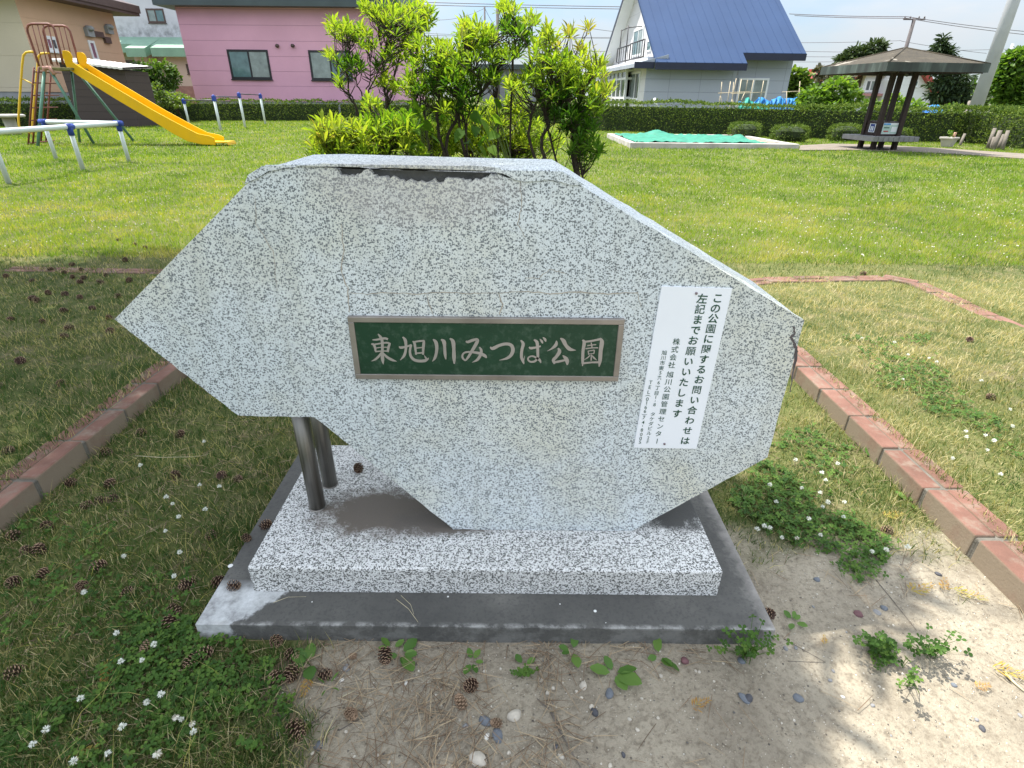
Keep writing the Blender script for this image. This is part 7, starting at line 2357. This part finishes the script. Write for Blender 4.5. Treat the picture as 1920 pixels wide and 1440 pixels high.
plant("bare_brown_tree", "small brownish tree between the bright round tree and the vine bush", "tree", [(1535, 136, 9, 12, 44, 110), (1548, 150, 22, 14, 46, 220), (1580, 146, 22, 12, 46, 200)], leafy("dull_brown_leaf", [(0, (.06, .06, .035)), (1, (.13, .12, .07))], trans=.2), .30, (on_y(1545, 180, 45).x, 45), tone_=.4, r0=.10)
plant("cloud_pine", "wide dark pine crown rising behind the shelter's roof on its left", "tree", [(1588, 112, 20, 9, 52, 500), (1612, 100, 24, 12, 52, 700), (1644, 89, 17, 12, 52, 500), (1600, 120, 34, 10, 52, 500), (1630, 112, 34, 14, 52, 600)], m_dleaf, .42, (on_y(1615, 180, 52).x, 52), tpl=(LANCE_V, LANCE_F), tone_=.6, r0=.3, wide=1.5)
# layered conifer right of the shelter
blobs = [(1767, 76, 5, 8, 42, 90), (1765, 86, 12, 5, 42, 170), (1770, 97, 20, 6, 42, 260), (1762, 100, 14, 5, 42, 150), (1772, 112, 22, 7, 42, 240), (1776, 132, 34, 8, 42, 360), (1792, 146, 36, 8, 42, 420), (1772, 158, 34, 9, 42, 420),
         (1800, 164, 32, 8, 42, 360), (1765, 178, 26, 10, 42, 360), (1796, 184, 34, 9, 42, 420), (1776, 196, 28, 8, 42, 300)]
plant("layered_conifer", "tall dark layered conifer beyond the shelter's right corner", "tree", blobs, m_dleaf, .40, (on_y(1775, 200, 42).x, 42), tpl=(LANCE_V, LANCE_F), tone_=.45, r0=.22, wide=1.3, droop=.2, hollow=.2)
plant("maple_tree", "bright green broad-leaved tree cut by the photo's right border", "tree", [(1905, 118, 26, 26, 26, 900), (1888, 152, 26, 26, 26, 1000), (1918, 165, 34, 34, 26, 1300), (1900, 195, 34, 22, 26, 1000), (1940, 130, 34, 40, 26, 900)], m_vleaf, .21, (on_y(1903, 215, 26).x, 26), tone_=.5, r0=.12)
plant("small_tree", "dark twiggy little tree between the big grey pole and the maple", "tree", [(1868, 180, 18, 18, 30, 200), (1872, 200, 14, 12, 30, 120)], m_dleaf, .2, (on_y(1836, 230, 29).x, 29), tone_=.7, r0=.09)
# far belt of trees along the horizon
P, Dn = [], []
x = rng.uniform(-220, 260, 5200)
y = 150 + rng.uniform(-10, 25, 5200)
h_ = 1.0 + 5.5 * fbm(x, y * 0, .035, 131) + 2 * fbm(x, y * 0, .2, 133)
z = rng.random(5200) ** .8 * h_
P = np.stack([x, y, z], 1)
V, l, s = scatter(OVAL_V, OVAL_F, P, basis(rng.normal(0, 1, (5200, 3)), rng.random(5200) * 6), rng.uniform(1.2, 2.4, 5200))
tag(obj("woods", leaf_mesh("woods", [(V, l, s, np.repeat(rng.random(5200), 9), 0)], [m_bleaf])), "distant line of trees along the horizon", "woods", None, "stuff")
# field behind the houses
# ================================================================== POLES AND WIRES
m_pole = plain("grey_concrete_pole", (0.46, 0.47, 0.49), .8, .08, 3.0, .2, 30)
m_wpole = plain("weathered_wood_pole", (0.11, 0.10, 0.10), .9, .2, 4.0)
m_wire = plain("dark_wire", (0.20, 0.20, 0.22), .6, .1)
def pole(px, py, yd, topz, r0, r1, mat, label, arms=(), name="utility_pole", lean=(0, 0)):
    p = on_y(px, py, yd)
    t = thing(name, label, "utility pole", (p.x, yd, 0))
    b = MB()
    b.tube([(p.x, yd, -.2), (p.x + lean[0], yd + lean[1], topz)], [r0, r1], 16)
    b.build("shaft", mat, t, fix=False)
    for z_, w_ in arms:
        b = MB()
        b.box(p.x - w_, p.x + w_, yd - .06, yd + .06, z_ - .06, z_ + .06)
        for u in (-.9, -.4, .4, .9):
            b.lathe([(.05, 0), (.07, .08), (.04, .18)], 8, (p.x + w_ * u, yd, z_ + .05))
        b.build("crossarm", mat, t)
    return t
pole(1821, 226, 20.5, 9.0, .205, .125, m_pole, "thick pale concrete utility pole leaning up out of the photo at right")
pole(1690, 120, 58, on_y(1698, 33, 58).z, .20, .14, m_wpole, "brown-grey utility pole rising behind the shelter's roof", arms=[(on_y(1698, 36, 58).z, .95)])
pole(1881, 133, 60, on_y(1899, 82, 60).z, .16, .12, m_pole, "thin distant utility pole right of the thick concrete one", arms=[(on_y(1890, 104, 60).z, .8)])
pole(933, 78, 62, on_y(934, 5, 62).z, .20, .14, m_wpole, "distant utility pole showing above the tallest azalea's middle")
pole(909, 50, 70, on_y(909, 13, 70).z, .11, .09, m_wpole, "slim distant pole left of the one above the azaleas")
for pa, pb, lb in ((Q4(1480, 830), Q4(1395, 965), "slanting wooden brace left of the thick concrete pole"), (Q4(1640, 860), Q4(1585, 1000), "leaning grey post right of the thick concrete pole")):
    a, c = on_y(*pa, 21.5), on_y(*pb, 21.0)
    c.z = -.05
    b = MB()
    b.tube([c, a], .06, 8)
    tag(b.build("pole_brace", m_log, fix=False), lb, "post")
b = MB()
a, c = on_y(*Q4(1640, 610), 60), on_y(*Q4(1785, 440), 60)
b.tube([a, c], .10, 6)
tag(b.build("pole_strut", m_dbar, fix=False), "dark diagonal strut on the distant pole right of the concrete one", "strut")
# tv aerial on the pink house roof
an = on_y(794, 36, 40)
ta = thing("roof_aerial", "thin television aerial standing past the pink house's right end", "aerial", (an.x, 40, an.z))
b = MB()
b.tube([(an.x, 40, an.z - 1.6), (an.x, 40, an.z + 2.3)], .03, 6)
for k in range(4):
    b.tube([(an.x - .7 + .12 * k, 40, an.z + 1.5 + .0 * k), (an.x + .7 - .12 * k, 40 + .1, an.z + 1.5 + .22 * k)], .015, 5)
b.build("mast", m_dbar, ta, fix=False)
wires = [((700, 6), (1190, 17), 52, 3, "topmost band of overhead wires crossing above the azaleas"), ((760, 3), (1190, 13), 52.5, 2, "second overhead wire just over the topmost band above the azaleas"),
         ((800, 66), (1175, 70), 60, 3, "overhead wire behind the azaleas at mid height"), ((790, 62), (1160, 72), 66, 4, "lower overhead wire behind the azaleas close to the mid one"),
         ((800, 92), (1150, 96), 60, 3, "overhead wire crossing behind the azaleas' densest part"), ((820, 104), (1146, 108), 60, 3, "lowest overhead wire reaching the blue house's left gable"),
         ((1100, 52), (1160, 60), 58, 1, "short steeper wire meeting the blue house's balcony side"),
         ((1480, 26), (1700, 31), 57, 3, "upper thick cable from the blue roof to the pole behind the shelter"), ((1700, 31), (1935, 60), 57, 4, "upper thick cable falling from the shelter's pole to the right border"),
         ((1490, 29), (1700, 34), 56.5, 3, "second cable just below the upper one left of the shelter's pole"), ((1700, 34), (1935, 66), 56.5, 4, "second cable just below the upper one right of the shelter's pole"),
         ((1500, 80), (1690, 76), 62, 2, "thin wire from the blue roof to the shelter's pole"), ((1500, 96), (1690, 97), 62, 2, "wire passing just over the dark pine crown"), ((1500, 106), (1600, 106), 62, 1, "wire ending behind the dark pine crown"),
         ((1488, 116), (1590, 115), 62, 1, "lowest wire left of the shelter's roof"), ((1690, 77), (1850, 100), 62, 3, "thin wire sloping down from the shelter's pole to the right"), ((1730, 94), (1935, 90), 62, 3, "wire over the shelter's right roof slope reaching the thin pole"),
         ((812, 37), (909, 15), 64, 14, "slack wire drooping to the slim distant pole"), ((909, 15), (930, 50), 64, 6, "short slack wire between the two distant poles")]
for pa, pb, yd, sag, lb in wires:
    a, c = on_y(*pa, yd), on_y(*pb, yd)
    b = MB()
    n = 14
    k_ = (on_y(pa[0], pa[1] + sag, yd) - a).length if sag else 0
    pts = []
    for i in range(n + 1):
        t = i / n
        p = a + (c - a) * t
        p.z -= k_ * 4 * t * (1 - t) * .5
        pts.append(p)
    b.tube(pts, .030 if 'cable' in lb or 'band' in lb else .022, 5, False)
    tag(b.build("overhead_wire", m_wire, fix=False), lb, "overhead wire")
